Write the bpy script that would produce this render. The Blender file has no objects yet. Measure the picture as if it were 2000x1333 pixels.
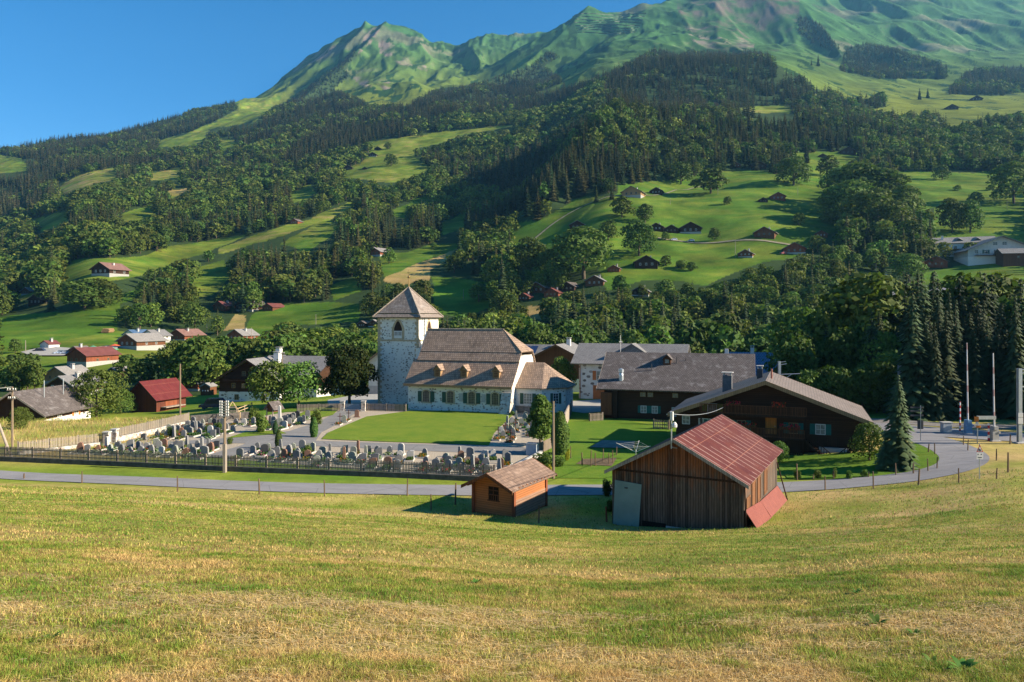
import bpy, bmesh, math, random
import numpy as np
from mathutils import Vector, Matrix
random.seed(7); RNG = np.random.default_rng(7)
R = math.radians
SC = bpy.context.scene
COL = SC.collection
# ---------------------------------------------------------------- camera, sky, sun
F = 1430.0; CX = 1000.0; HZ = 620.0            # focal length and horizon of the photograph in its own pixels
cd = bpy.data.cameras.new('camera'); cam = bpy.data.objects.new('camera', cd); COL.objects.link(cam)
cd.sensor_width = 36; cd.lens = 36 * F / 2000; cd.shift_y = -(666.5 - HZ) / 2000
cd.clip_start = 0.1; cd.clip_end = 20000
cam.location = (0, 0, 0); cam.rotation_euler = (R(90), 0, 0)
SC.camera = cam
SUN_EL = 25.0; SUN_AZ = -9.0                    # azimuth from +X towards +Y
w = bpy.data.worlds.new('World'); SC.world = w; w.use_nodes = True
nt = w.node_tree; bg = nt.nodes['Background']
sky = nt.nodes.new('ShaderNodeTexSky'); sky.sky_type = 'NISHITA'; sky.sun_disc = False
sky.sun_elevation = R(SUN_EL); sky.sun_rotation = R(90 - SUN_AZ); sky.altitude = 1100
sky.air_density = 1.0; sky.dust_density = 0.0; sky.ozone_density = 3.0
hs = nt.nodes.new('ShaderNodeHueSaturation'); hs.inputs['Saturation'].default_value = 1.36; hs.inputs['Value'].default_value = 1.0
nt.links.new(sky.outputs[0], hs.inputs['Color']); nt.links.new(hs.outputs[0], bg.inputs[0]); bg.inputs[1].default_value = 0.072
sl = bpy.data.lights.new('sun', 'SUN'); so = bpy.data.objects.new('sun', sl); COL.objects.link(so)
sl.energy = 5.0; sl.angle = R(0.5); sl.color = (1.0, 0.88, 0.70)
sd = Vector((math.cos(R(SUN_EL)) * math.cos(R(SUN_AZ)), math.cos(R(SUN_EL)) * math.sin(R(SUN_AZ)), math.sin(R(SUN_EL))))
so.rotation_euler = sd.to_track_quat('Z', 'Y').to_euler(); so.location = (60, 0, 60)
SC.view_settings.view_transform = 'Standard'; SC.view_settings.look = 'None'
SC.view_settings.exposure = 1.3; SC.view_settings.gamma = 1
SC.cycles.use_denoising = True; SC.cycles.max_bounces = 5; SC.cycles.volume_bounces = 0
SC.cycles.transparent_max_bounces = 4; SC.cycles.sample_clamp_indirect = 4

# ---------------------------------------------------------------- helpers
def tag(o, label=None, cat=None, group=None, kind=None):
    if label: o['label'] = label
    if cat: o['category'] = cat
    if group: o['group'] = group
    if kind: o['kind'] = kind
    return o
def empty(name, x, y, z, rot=0):
    o = bpy.data.objects.new(name, None); COL.objects.link(o)
    o.location = (x, y, z); o.rotation_euler = (0, 0, rot); o.empty_display_size = .3
    return o
def link(name, me, parent=None, loc=(0, 0, 0), rot=0):
    o = bpy.data.objects.new(name, me); COL.objects.link(o)
    o.parent = parent; o.location = loc; o.rotation_euler = (0, 0, rot)
    return o
def copy_tree(o, parent=None):
    c = o.copy(); COL.objects.link(c); c.parent = parent
    for ch in list(CH.get(o.name, [])): copy_tree(ch, c)
    return c
CH = {}
def tri_mesh(name, V, T, C=None, mats=(), midx=None):
    me = bpy.data.meshes.new(name)
    V = np.asarray(V, dtype=np.float32); T = np.asarray(T, dtype=np.int32)
    n, k = T.shape
    me.vertices.add(len(V)); me.vertices.foreach_set('co', V.ravel())
    me.loops.add(n * k); me.loops.foreach_set('vertex_index', T.ravel())
    me.polygons.add(n); me.polygons.foreach_set('loop_start', np.arange(0, n * k, k, dtype=np.int32))
    me.polygons.foreach_set('loop_total', np.full(n, k, dtype=np.int32))
    if midx is not None: me.polygons.foreach_set('material_index', np.asarray(midx, dtype=np.int32))
    for m in mats: me.materials.append(m)
    me.update(calc_edges=True)
    if C is not None:
        a = me.color_attributes.new('Col', 'FLOAT_COLOR', 'POINT')
        c4 = np.ones((len(V), 4), dtype=np.float32); c4[:, :3] = C
        a.data.foreach_set('color', c4.ravel())
    return me
class MB:
    """collects faces with their own uv in metres; builds ONE mesh"""
    def __init__(s): s.v = []; s.f = []; s.uv = []; s.mi = []
    def face(s, pts, uv=None, mi=0):
        b = len(s.v); s.v += [tuple(p) for p in pts]; s.f.append(list(range(b, b + len(pts))))
        if uv is None:
            p0, p1, p2 = Vector(pts[0]), Vector(pts[1]), Vector(pts[-1])
            e = (p1 - p0); e = e.normalized() if e.length > 1e-6 else Vector((1, 0, 0))
            n = e.cross(p2 - p0); n = n.normalized() if n.length > 1e-9 else Vector((0, 0, 1)); q = n.cross(e)
            uv = [((Vector(p) - p0).dot(e), (Vector(p) - p0).dot(q)) for p in pts]
        s.uv += uv; s.mi.append(mi)
    def box(s, x0, x1, y0, y1, z0, z1, mi=0):
        a = [(x0, y0, z0), (x1, y0, z0), (x1, y1, z0), (x0, y1, z0), (x0, y0, z1), (x1, y0, z1), (x1, y1, z1), (x0, y1, z1)]
        for q in ((0, 1, 5, 4), (1, 2, 6, 5), (2, 3, 7, 6), (3, 0, 4, 7), (4, 5, 6, 7), (3, 2, 1, 0)): s.face([a[i] for i in q], mi=mi)
    def hexa(s, a, mi=0):
        for q in ((0, 1, 5, 4), (1, 2, 6, 5), (2, 3, 7, 6), (3, 0, 4, 7), (4, 5, 6, 7), (3, 2, 1, 0)): s.face([a[i] for i in q], mi=mi)
    def prism(s, poly, y0, y1, mi=0):   # poly in x,z, extruded in y
        n = len(poly)
        s.face([(x, y0, z) for x, z in poly], mi=mi); s.face([(x, y1, z) for x, z in reversed(poly)], mi=mi)
        for i in range(n):
            (xa, za), (xb, zb) = poly[i], poly[(i + 1) % n]
            s.face([(xa, y0, za), (xa, y1, za), (xb, y1, zb), (xb, y0, zb)], mi=mi)
    def column(s, poly, z0, z1, mi=0):   # poly in x,y
        n = len(poly)
        s.face([(x, y, z1) for x, y in poly], mi=mi); s.face([(x, y, z0) for x, y in reversed(poly)], mi=mi)
        for i in range(n):
            (xa, ya), (xb, yb) = poly[i], poly[(i + 1) % n]
            s.face([(xa, ya, z0), (xb, yb, z0), (xb, yb, z1), (xa, ya, z1)], mi=mi)
    def slab(s, q, th=.12, mi=0, uvu=None):   # q: 4 (or 3) points of the top face, counter-clockwise from above; uv u along q0-q1, v up
        q = [Vector(p) for p in q]; n = (q[1] - q[0]).cross(q[-1] - q[0]).normalized()
        e = (q[1] - q[0]).normalized(); d = n.cross(e)
        s.face(q, uv=[((p - q[0]).dot(e) + 50, (p - q[0]).dot(d) + 50) for p in q], mi=mi)
        lo = [p - n * th for p in q]; s.face(list(reversed(lo)), mi=mi)
        for i in range(len(q)):
            j = (i + 1) % len(q); s.face([q[i], lo[i], lo[j], q[j]], mi=mi)
    def tube(s, p0, p1, r0, r1=None, n=8, mi=0, cap=True):
        r1 = r0 if r1 is None else r1
        p0, p1 = Vector(p0), Vector(p1); d = (p1 - p0).normalized()
        a = d.orthogonal().normalized(); b = d.cross(a)
        ring = lambda p, r: [p + (a * math.cos(t) + b * math.sin(t)) * r for t in [2 * math.pi * i / n for i in range(n)]]
        A, B = ring(p0, r0), ring(p1, r1)
        for i in range(n):
            j = (i + 1) % n; s.face([A[i], A[j], B[j], B[i]], mi=mi)
        if cap: s.face(list(reversed(A)), mi=mi); s.face(B, mi=mi)
    def lathe(s, prof, n=12, c=(0, 0), mi=0):
        for (r0, z0), (r1, z1) in zip(prof, prof[1:]):
            for i in range(n):
                t0, t1 = 2 * math.pi * i / n, 2 * math.pi * (i + 1) / n
                P = lambda r, t, z: (c[0] + r * math.cos(t), c[1] + r * math.sin(t), z)
                s.face([P(r0, t0, z0), P(r0, t1, z0), P(r1, t1, z1), P(r1, t0, z1)], mi=mi)
    def mesh(s, name, mats):
        me = bpy.data.meshes.new(name); me.from_pydata(s.v, [], s.f)
        for m in (mats if isinstance(mats, (list, tuple)) else [mats]): me.materials.append(m)
        uv = me.uv_layers.new(name='UVMap')
        uv.data.foreach_set('uv', np.array(s.uv, dtype=np.float32).ravel())
        me.polygons.foreach_set('material_index', np.array(s.mi, dtype=np.int32)); me.update()
        return me
    def build(s, name, mats, parent=None, loc=(0, 0, 0), rot=0):
        o = link(name, s.mesh(name, mats), parent, loc, rot)
        if parent is not None: CH.setdefault(parent.name, []).append(o)
        return o
# ---------------------------------------------------------------- materials
class NT:
    def __init__(s, name):
        s.m = bpy.data.materials.new(name); s.m.use_nodes = True; s.t = s.m.node_tree
        s.b = s.t.nodes['Principled BSDF']; s.out = s.t.nodes['Material Output']
    def n(s, ty, **kw):
        nd = s.t.nodes.new('ShaderNode' + ty)
        for k, v in kw.items():
            if k.startswith('i_'):
                key = k[2:]; key = int(key) if key.isdigit() else key.replace('_', ' ')
                nd.inputs[key].default_value = v
            else: setattr(nd, k, v)
        return nd
    def l(s, a, b): s.t.links.new(a, b)
    def math(s, op, a, b=None, c=None, clamp=False):
        nd = s.n('Math', operation=op); nd.use_clamp = clamp
        for i, x in enumerate((a, b, c)):
            if x is None: continue
            if isinstance(x, (int, float)): nd.inputs[i].default_value = x
            else: s.l(x, nd.inputs[i])
        return nd.outputs[0]
    def mix(s, f, a, b, mode='MIX'):
        nd = s.n('Mix', data_type='RGBA', blend_type=mode)
        for i, x in ((0, f), (6, a), (7, b)):
            if isinstance(x, (int, float)): nd.inputs[i].default_value = x
            elif isinstance(x, tuple): nd.inputs[i].default_value = (*x, 1)[:4]
            else: s.l(x, nd.inputs[i])
        return nd.outputs[2]
    def ramp(s, f, stops, inter='LINEAR'):
        nd = s.n('ValToRGB'); e = nd.color_ramp.elements; nd.color_ramp.interpolation = inter
        while len(e) < len(stops): e.new(.5)
        for i, (p, c) in enumerate(stops):
            e[i].position = p; e[i].color = (*c, 1) if isinstance(c, tuple) else (c, c, c, 1)
        s.l(f, nd.inputs[0]); return nd.outputs[0]
    def coord(s, which='Object', scale=None):
        o = s.n('TexCoord').outputs[which]
        if scale:
            mp = s.n('Mapping'); mp.inputs['Scale'].default_value = scale; s.l(o, mp.inputs[0]); o = mp.outputs[0]
        return o
    def noise(s, vec, scale, detail=4, rough=.6, dist=0):
        nd = s.n('TexNoise'); nd.inputs['Scale'].default_value = scale; nd.inputs['Detail'].default_value = detail
        nd.inputs['Roughness'].default_value = rough; nd.inputs['Distortion'].default_value = dist
        s.l(vec, nd.inputs['Vector']); return nd.outputs[0]
    def bump(s, h, strength=.5, dist=.02):
        nd = s.n('Bump'); nd.inputs['Strength'].default_value = strength; nd.inputs['Distance'].default_value = dist
        s.l(h, nd.inputs['Height']); s.l(nd.outputs[0], s.b.inputs['Normal'])
    def fin(s, col, rough=.85, spec=.2, metal=0):
        if isinstance(col, tuple): s.b.inputs['Base Color'].default_value = (*col, 1)
        else: s.l(col, s.b.inputs['Base Color'])
        s.b.inputs['Roughness'].default_value = rough; s.b.inputs['Specular IOR Level'].default_value = spec
        s.b.inputs['Metallic'].default_value = metal
        return s.m
MC = {}
def plain(name, c, rough=.8, var=.25, scale=3.0, spec=.2, metal=0):
    if name in MC: return MC[name]
    k = NT(name); v = k.coord()
    n = k.noise(v, scale, 5); d = tuple(x * (1 - var) for x in c); b = tuple(min(1, x * (1 + var)) for x in c)
    MC[name] = k.fin(k.ramp(n, [(.3, d), (.7, b)]), rough, spec, metal); return MC[name]
def wood(name, c, horiz=False, pitch=.18, rough=.85, rnd=.5):
    """planks: vertical boards (or horizontal logs) with gaps, each board its own tone, weathered streaks"""
    if name in MC: return MC[name]
    k = NT(name); sp = k.n('SeparateXYZ'); k.l(k.coord(), sp.inputs[0])
    a = sp.outputs[2] if horiz else k.math('ADD', sp.outputs[0], sp.outputs[1])
    t = k.math('DIVIDE', a, pitch); fl = k.math('FLOOR', t); fr = k.math('FRACT', t)
    wn = k.n('TexWhiteNoise', noise_dimensions='1D'); k.l(fl, wn.inputs['W'])
    tone = k.math('MULTIPLY_ADD', wn.outputs[0], rnd, 1 - rnd / 2)
    st = k.noise(k.coord(scale=(6, 6, .7) if not horiz else (.7, .7, 9)), 2.0, 6, .7)
    big = k.noise(k.coord(), .8, 4)
    edge = k.math('MINIMUM', k.math('MULTIPLY', fr, 9.0), k.math('MULTIPLY', k.math('SUBTRACT', 1.0, fr), 9.0), clamp=True)
    v = k.math('MULTIPLY', tone, k.math('MULTIPLY_ADD', st, 1.3, .35)); v = k.math('MULTIPLY', v, k.math('MULTIPLY_ADD', edge, .75, .25))
    lo = tuple(x * .45 for x in c); col = k.mix(k.ramp(big, [(.35, 0.0), (.65, 1.0)]), tuple(c), (c[0] * 1.25, c[1] * 1.15, c[2] * 1.05))
    m = k.mix(1.0, col, k.ramp(v, [(0, 0.0), (1, 1.0)]), 'MULTIPLY')
    k.bump(edge, .6, .03); MC[name] = k.fin(m, rough); return MC[name]
def shingle(name, c1, c2, row=.28, wid=.35, dark=.35, spec=.2, patch=None, rough=.85):
    if name in MC: return MC[name]
    k = NT(name); uv = k.coord('UV')
    br = k.n('TexBrick', offset=.5); k.l(uv, br.inputs['Vector'])
    br.inputs['Scale'].default_value = 1.0; br.inputs['Brick Width'].default_value = wid; br.inputs['Row Height'].default_value = row
    br.inputs['Mortar Size'].default_value = row * .09; br.inputs['Mortar Smooth'].default_value = .3; br.inputs['Bias'].default_value = 0
    br.inputs['Color1'].default_value = (*c1, 1); br.inputs['Color2'].default_value = (*c2, 1)
    br.inputs['Mortar'].default_value = (*[x * dark for x in c1], 1)
    big = k.noise(uv, .5, 6, .7, .3); fine = k.noise(k.coord('UV', (1.5, 5, 1)), 3.0, 4, .7)
    v = k.math('MULTIPLY', k.math('MULTIPLY_ADD', big, 1.2, .4), k.math('MULTIPLY_ADD', fine, .9, .55))
    m = k.mix(1.0, br.outputs[0], k.ramp(v, [(0, 0.0), (1, 1.0)]), 'MULTIPLY')
    if patch:
        m = k.mix(k.ramp(k.noise(uv, .9, 5, .65), [(.55, 0.0), (.7, .8)]), m, patch)
    k.bump(br.outputs[1], -.8, .04); MC[name] = k.fin(m, rough, spec); return MC[name]
# ---------------------------------------------------------------- numpy noise
_P = RNG.random((256, 256)).astype(np.float64)
def vnoise(x, y):
    xi = np.floor(x).astype(int); yi = np.floor(y).astype(int); fx = x - xi; fy = y - yi
    fx = fx * fx * fx * (fx * (fx * 6 - 15) + 10); fy = fy * fy * fy * (fy * (fy * 6 - 15) + 10)
    g = lambda a, b: _P[a & 255, b & 255]
    return (g(xi, yi) * (1 - fx) * (1 - fy) + g(xi + 1, yi) * fx * (1 - fy) + g(xi, yi + 1) * (1 - fx) * fy + g(xi + 1, yi + 1) * fx * fy) * 2 - 1
def fbm(x, y, o=5, rg=False):
    s = np.zeros_like(x, dtype=float); a = 1.0; t = 0
    for i in range(o):
        n = vnoise(x * 2 ** i + 17.3 * i, y * 2 ** i - 9.1 * i)
        s += a * ((1 - 2 * np.abs(n)) if rg else n); t += a; a *= .5
    return s / t
# ---------------------------------------------------------------- terrain heights
PXN = [-3000, -600, 0, 250, 500, 750, 1000, 1250, 1500, 1750, 2000, 2600, 5000]
DN = [0, 10, 20, 30, 40, 48, 55, 60, 66, 75, 90, 105, 120, 140, 165, 200]
ZN = [[-1.7, -3.6, -5.4, -7.2, -9, -10.3, -11.3, -12, -12.5, -13, -13.6, -14.3, -15, -16, -17, -18],
      [-1.7, -3.6, -5.4, -7.2, -9, -10.3, -11.3, -12, -12.5, -13, -13.6, -14.3, -15.5, -17, -18, -19],
      [-1.7, -3.8, -5.9, -7.9, -9.9, -11.5, -12.8, -13.5, -13.8, -14, -14.3, -15, -16.8, -17.5, -18, -19],
      [-1.7, -3.9, -6.1, -8.2, -10.3, -11.9, -13.2, -13.8, -14, -14, -14.3, -15, -16.7, -17.7, -18, -18.7],
      [-1.7, -4.0, -6.3, -8.6, -10.8, -12.5, -13.7, -14.0, -14.1, -14, -13.9, -14.2, -14.9, -16.3, -17, -18],
      [-1.7, -4.1, -6.5, -8.9, -11.2, -13.0, -14.0, -14.1, -14.1, -14, -14, -14.1, -14.3, -15, -17, -18.5],
      [-1.7, -4.3, -6.8, -9.3, -11.8, -13.5, -14.2, -14.2, -14.2, -14.1, -14, -14.1, -14.2, -14.5, -17, -19],
      [-1.7, -4.35, -6.95, -9.55, -12, -13.7, -14.2, -14.2, -14.2, -14, -13.9, -13.8, -14, -14.5, -18, -20],
      [-1.7, -4.3, -6.9, -9.4, -11.8, -13.3, -13.9, -14, -13.9, -13.8, -13.7, -13.7, -13.8, -14.5, -18, -20],
      [-1.7, -4.2, -6.6, -9.05, -11.2, -12.4, -13.0, -13.2, -13.0, -12.5, -12.3, -12.5, -13.5, -15, -17, -18],
      [-1.7, -4.1, -6.5, -8.8, -10.4, -11.2, -11.8, -12.05, -12.15, -12.2, -12.3, -12.6, -13.5, -15, -16, -17],
      [-1.7, -3.95, -6.2, -8.3, -9.7, -10.1, -10.7, -11, -11.2, -11.4, -11.6, -12, -12.5, -13.5, -14, -15],
      [-1.7, -3.4, -5, -6, -7, -7.6, -8, -8.3, -8.6, -9, -9.5, -10, -10.5, -11, -12, -13]]
PXF = [-3000, -600, 0, 200, 400, 600, 750, 900, 1050, 1200, 1350, 1500, 1650, 1800, 2000, 2700, 5000]
DF = [260, 330, 400, 470, 560, 680, 820, 1000, 1250, 1550, 1900, 2300, 2800, 3300, 3900, 4600]
RF = [[705, 690, 670, 650, 630, 600, 570, 540, 500, 460, 430, 400, 380, 380, 390, 400],
      [710, 680, 650, 625, 600, 570, 540, 500, 450, 400, 360, 340, 330, 340, 350, 380],
      [705, 660, 625, 600, 570, 540, 500, 455, 405, 330, 292, 298, 340, 360, 380, 400],
      [703, 655, 600, 537, 505, 465, 430, 385, 345, 316, 280, 274, 292, 312, 330, 350],
      [715, 680, 620, 575, 535, 480, 440, 385, 340, 297, 258, 232, 218, 245, 280, 310],
      [720, 670, 610, 560, 515, 455, 415, 370, 310, 258, 222, 202, 190, 152, 117, 160],
      [725, 660, 595, 540, 500, 450, 415, 350, 285, 235, 195, 175, 145, 92, 50, 120],
      [725, 660, 600, 535, 490, 445, 410, 350, 272, 225, 192, 176, 158, 118, 70, 110],
      [725, 650, 570, 520, 455, 412, 378, 322, 250, 212, 176, 162, 152, 124, 64, 110],
      [720, 630, 535, 465, 392, 335, 228, 240, 195, 150, 130, 105, 62, 24, 60, 100],
      [715, 620, 530, 470, 400, 355, 268, 228, 208, 125, 122, 98, 50, 0, -30, 20],
      [712, 605, 520, 445, 395, 345, 290, 235, 212, 122, 115, 90, 50, 0, -60, -50],
      [700, 590, 515, 455, 405, 350, 300, 250, 208, 170, 140, 110, 75, 30, -20, -50],
      [680, 575, 520, 450, 400, 350, 305, 260, 225, 190, 155, 120, 80, 30, -20, -50],
      [650, 555, 505, 445, 395, 350, 300, 255, 220, 190, 160, 130, 85, 35, -20, -50],
      [620, 545, 490, 440, 390, 340, 290, 250, 210, 180, 150, 120, 80, 40, 0, -20],
      [620, 550, 500, 450, 400, 350, 300, 260, 220, 190, 160, 130, 90, 60, 20, 0]]
DALL = np.array(DN + DF, float)
def _pchip(x, y, xi):
    x = np.asarray(x, float); y = np.asarray(y, float); h = np.diff(x); d = np.diff(y, axis=0) / h.reshape(-1, *([1] * (y.ndim - 1)))
    m = np.zeros_like(y); m[0] = d[0]; m[-1] = d[-1]
    a, b = d[:-1], d[1:]; ok = a * b > 0
    den = np.where(ok, a + b, 1); m[1:-1] = np.where(ok, 2 * a * b / np.where(np.abs(den) < 1e-12, 1, den), 0)
    i = np.clip(np.searchsorted(x, xi) - 1, 0, len(x) - 2); t = (xi - x[i]) / h[i]
    sh = (-1,) + (1,) * (y.ndim - 1); t = t.reshape(sh); hh = h[i].reshape(sh)
    return (2 * t**3 - 3 * t**2 + 1) * y[i] + (t**3 - 2 * t**2 + t) * hh * m[i] + (-2 * t**3 + 3 * t**2) * y[i + 1] + (t**3 - t**2) * hh * m[i + 1]
# dense lattice of z over (column px, depth)
LPX = np.concatenate([np.linspace(-3000, -60, 60), np.linspace(-50, 2050, 421), np.linspace(2060, 5000, 60)])
LD = np.concatenate([np.linspace(0, 240, 241), np.geomspace(242, 4600, 420)])
zn = _pchip(PXN, np.array(ZN, float), LPX)                      # (px, DN)
zf = (HZ - _pchip(PXF, np.array(RF, float), LPX)) / F * np.array(DF)[None, :]
LZ = _pchip(DALL, np.concatenate([zn, zf], 1).T, LD).T          # (px, LD)
def base_z(x, y):
    x = np.asarray(x, float); y = np.asarray(y, float)
    px = CX + F * x / np.maximum(y, 12); D = np.clip(y, 0, 4600)
    px = np.clip(px, -2999, 4999)
    i = np.clip(np.searchsorted(LPX, px) - 1, 0, len(LPX) - 2); j = np.clip(np.searchsorted(LD, D) - 1, 0, len(LD) - 2)
    a = (px - LPX[i]) / (LPX[i + 1] - LPX[i]); b = (D - LD[j]) / (LD[j + 1] - LD[j])
    z = LZ[i, j] * (1 - a) * (1 - b) + LZ[i + 1, j] * a * (1 - b) + LZ[i, j + 1] * (1 - a) * b + LZ[i + 1, j + 1] * a * b
    return z + np.where(y < 0, -y * .2, 0)
CRESTS = [([(752, 44, 3700), (728, 75, 3450), (702, 100, 3250), (660, 135, 3000), (615, 172, 2750), (560, 215, 2350)], .9),
          ([(1150, 14, 3250), (1112, 58, 3000), (1062, 100, 2750), (1000, 142, 2450), (930, 168, 2250)], .9),
          ([(1335, -10, 3500), (1440, -60, 3500), (1560, 8, 3100), (1610, 62, 2700), (1645, 110, 2350)], .8),
          ([(1150, 15, 3250), (1200, 27, 3300), (1255, 9, 3300), (1300, 6, 3350), (1335, -10, 3500)], .7), ([(1215, 212, 860), (1165, 262, 770), (1118, 330, 670), (1072, 392, 600)], 1.0),
          ([(752, 47, 3700), (700, 76, 3600), (655, 102, 3500), (600, 136, 3400), (560, 168, 3200), (480, 214, 2850)], .8)]
def crest_z(x, y, z):
    for pts, sl_ in CRESTS:
        P = [((a - CX) / F * d, d, (HZ - b) / F * d) for a, b, d in pts]
        for (x0, y0, z0), (x1, y1, z1) in zip(P, P[1:]):
            dx, dy = x1 - x0, y1 - y0; t = np.clip(((x - x0) * dx + (y - y0) * dy) / (dx * dx + dy * dy), 0, 1)
            dist = np.hypot(x - x0 - t * dx, y - y0 - t * dy)
            c = z0 + t * (z1 - z0) - sl_ * dist; k = 12.0
            z = np.where(np.abs(c - z) < 3 * k, np.logaddexp(c / k, z / k) * k, np.maximum(c, z))
    return z
def G(x, y):
    sc = np.isscalar(x); x = np.atleast_1d(np.asarray(x, float)); y = np.atleast_1d(np.asarray(y, float))
    z = base_z(x, y)
    a1 = np.clip((y - 230) / 500, 0, 1); a2 = np.clip((y - 1300) / 1600, 0, 1)
    z = z + a1 * (3.0 * fbm(x / 60, y / 60, 4)) + a1 * 5 * fbm(x / 190, y / 190, 3)
    ru = x * .87 + y * .2; 
    z = z + a2 * (62 * (fbm(x / 330 + .3 * fbm(x / 500, y / 500, 2), y / 900, 3, True) - .42) + 13 * (fbm(x / 90 + .5 * fbm(x / 200, y / 200, 2), y / 420, 4, True) - .4))
    far = y > 480
    if far.any(): z[far] = crest_z(x[far], y[far], z[far])
    a3 = np.clip((y - 2200) / 800, 0, 1); z = z + a3 * (5 * (fbm(x / 60 + .5 * fbm(x / 90, y / 90, 2), y / 200, 4, True) - .2) + 7 * fbm(x / 160, y / 160, 3))
    nr = np.clip((60 - y) / 30, 0, 1)
    z = z + nr * (.06 * fbm(x / 5, y / 3.2, 3) + .05 * fbm(x / 1.1, y / .9, 2)) * np.clip((y - 1) / 4, 0, 1)
    return float(z[0]) if sc else z
def hit(px, row, lo=30.0, hi=4500.0):
    """ground point seen at a pixel of the photograph, beyond lo metres"""
    D = np.geomspace(lo, hi, 2500); u = (px - CX) / F
    r = HZ - F * G(u * D, D) / D
    k = np.where(r <= row)[0]
    if len(k) == 0 or k[0] == 0: d = D[k[0]] if len(k) else D[np.argmin(np.abs(r - row))]
    else:
        i = k[0]; t = (r[i - 1] - row) / max(r[i - 1] - r[i], 1e-9); d = D[i - 1] + t * (D[i] - D[i - 1])
    return u * d, d, G(u * d, d)
def proj(x, y, z): return CX + F * x / y, HZ - F * z / y
def inpoly(px, py, poly):
    r = np.zeros(px.shape, bool); n = len(poly)
    for i in range(n):
        x0, y0 = poly[i]; x1, y1 = poly[(i + 1) % n]
        if y0 == y1: continue
        c = ((y0 > py) != (y1 > py)) & (px < (x1 - x0) * (py - y0) / (y1 - y0) + x0); r ^= c
    return r
# open grass in the photograph: (polygon in photo pixels, tone 0 green .. 1 hay)
MEADOWS = [
 ([(-20, 308), (45, 315), (55, 330), (0, 335), (-20, 335)], .35),
 ([(112, 360), (150, 348), (225, 335), (228, 350), (120, 372)], .6), ([(291, 340), (355, 333), (355, 350), (294, 350)], .6),
 ([(322, 376), (372, 369), (372, 375), (332, 386)], .8),
 ([(310, 290), (309, 275), (375, 257), (430, 232), (465, 215), (465, 193), (520, 165), (560, 185), (500, 235), (450, 245), (405, 255), (400, 275), (370, 285)], .35),
 ([(428, 272), (468, 280), (430, 292)], .3),
 ([(719, 279), (782, 273), (875, 261), (1007, 250), (1007, 254), (890, 270), (854, 285), (815, 291), (812, 306), (845, 327), (830, 333), (770, 351), (668, 342), (668, 327), (704, 318), (719, 300)], .42),
 ([(620, 422), (675, 400), (707, 402), (685, 412), (640, 432), (585, 445), (537, 462), (500, 472), (430, 492), (430, 480), (500, 456), (532, 447), (560, 440), (610, 427)], .5),
 ([(760, 410), (807, 395), (845, 385), (842, 393), (805, 402), (795, 420), (770, 418)], .1),
 ([(740, 520), (740, 495), (795, 492), (837, 482), (912, 477), (900, 490), (875, 500), (800, 520), (757, 538)], .15),
 ([(757, 538), (800, 520), (875, 500), (900, 490), (885, 505), (842, 525), (838, 545), (787, 556), (752, 545)], .95),
 ([(997, 463), (1005, 434), (1057, 428), (1120, 392), (1147, 384), (1197, 381), (1205, 363), (1268, 355), (1320, 350), (1367, 342), (1410, 337), (1484, 334), (1523, 342), (1583, 318), (1536, 300), (1615, 297), (1680, 297), (1680, 303), (1654, 318), (1654, 355), (1638, 376), (1633, 418), (1654, 431), (1649, 450), (1588, 460), (1575, 486), (1547, 507), (1491, 512), (1431, 533), (1373, 557), (1326, 547), (1268, 547), (1228, 557), (1189, 568), (1163, 528), (1120, 534), (1089, 513), (1068, 481), (1005, 520), (1002, 497), (997, 476)], .14),
 ([(1736, 334), (1836, 337), (1965, 337), (2030, 337), (2030, 480), (1826, 463), (1826, 407), (1789, 413), (1768, 373), (1757, 347)], .2),
 ([(1805, 533), (1889, 518), (2030, 508), (2030, 545), (1780, 560), (1768, 562)], .1),
 ([(1760, 580), (2030, 560), (2030, 600), (1850, 600)], .25),
 ([(840, 555), (960, 565), (960, 595), (900, 610), (850, 605)], .05), ([(1030, 598), (1070, 598), (1070, 625), (1020, 625)], 1.0),
 ([(494, 614), (540, 598), (646, 595), (715, 600), (696, 629), (600, 634), (542, 634), (528, 665), (494, 667), (475, 648)], .15),
 ([(373, 550), (415, 542), (413, 559), (384, 564)], .4), ([(435, 640), (455, 620), (480, 622), (475, 640)], 1.0),
 ([(-20, 622), (45, 613), (135, 610), (212, 592), (286, 568), (266, 590), (239, 599), (234, 626), (236, 644), (216, 649), (158, 671), (68, 690), (-20, 692)], .1),
 ([(126, 513), (167, 507), (245, 516), (288, 500), (290, 534), (248, 545), (203, 550), (158, 543), (126, 561), (113, 581)], .3),
 ([(125, 522), (175, 505), (250, 502), (287, 497), (350, 482), (487, 462), (400, 495), (300, 525), (200, 515)], .3),
 ([(11, 585), (45, 574), (88, 572), (88, 590)], .7),
 ([(20, 690), (230, 650), (460, 668), (500, 672), (440, 690), (300, 700), (240, 710), (205, 770), (30, 775), (60, 700)], .3),
 ([(1430, 212), (1520, 205), (1560, 215), (1540, 222), (1480, 220)], .4)]
MEADOWS += [([(373, 535), (440, 522), (452, 545), (413, 568), (384, 572)], .3), ([(545, 470), (640, 436), (665, 450), (600, 482)], .35), ([(60, 430), (130, 418), (140, 432), (80, 446)], .4), ([(230, 420), (300, 405), (310, 418), (250, 432)], .4), ([(560, 380), (610, 366), (618, 378), (575, 392)], .3), ([(640, 560), (700, 548), (712, 566), (650, 580)], .2), ([(850, 440), (900, 425), (915, 440), (870, 452)], .2)]
MEADOWS = [([(a, sum(p[1] for p in q) / len(q) + (b - sum(p[1] for p in q) / len(q)) * (1.5 if max(p[1] for p in q) - min(p[1] for p in q) < 60 else 1.12)) for a, b in q], v) if max(p[0] for p in q) < 1010 and min(p[1] for p in q) > 240 else (q, v) for q, v in MEADOWS]
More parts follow.
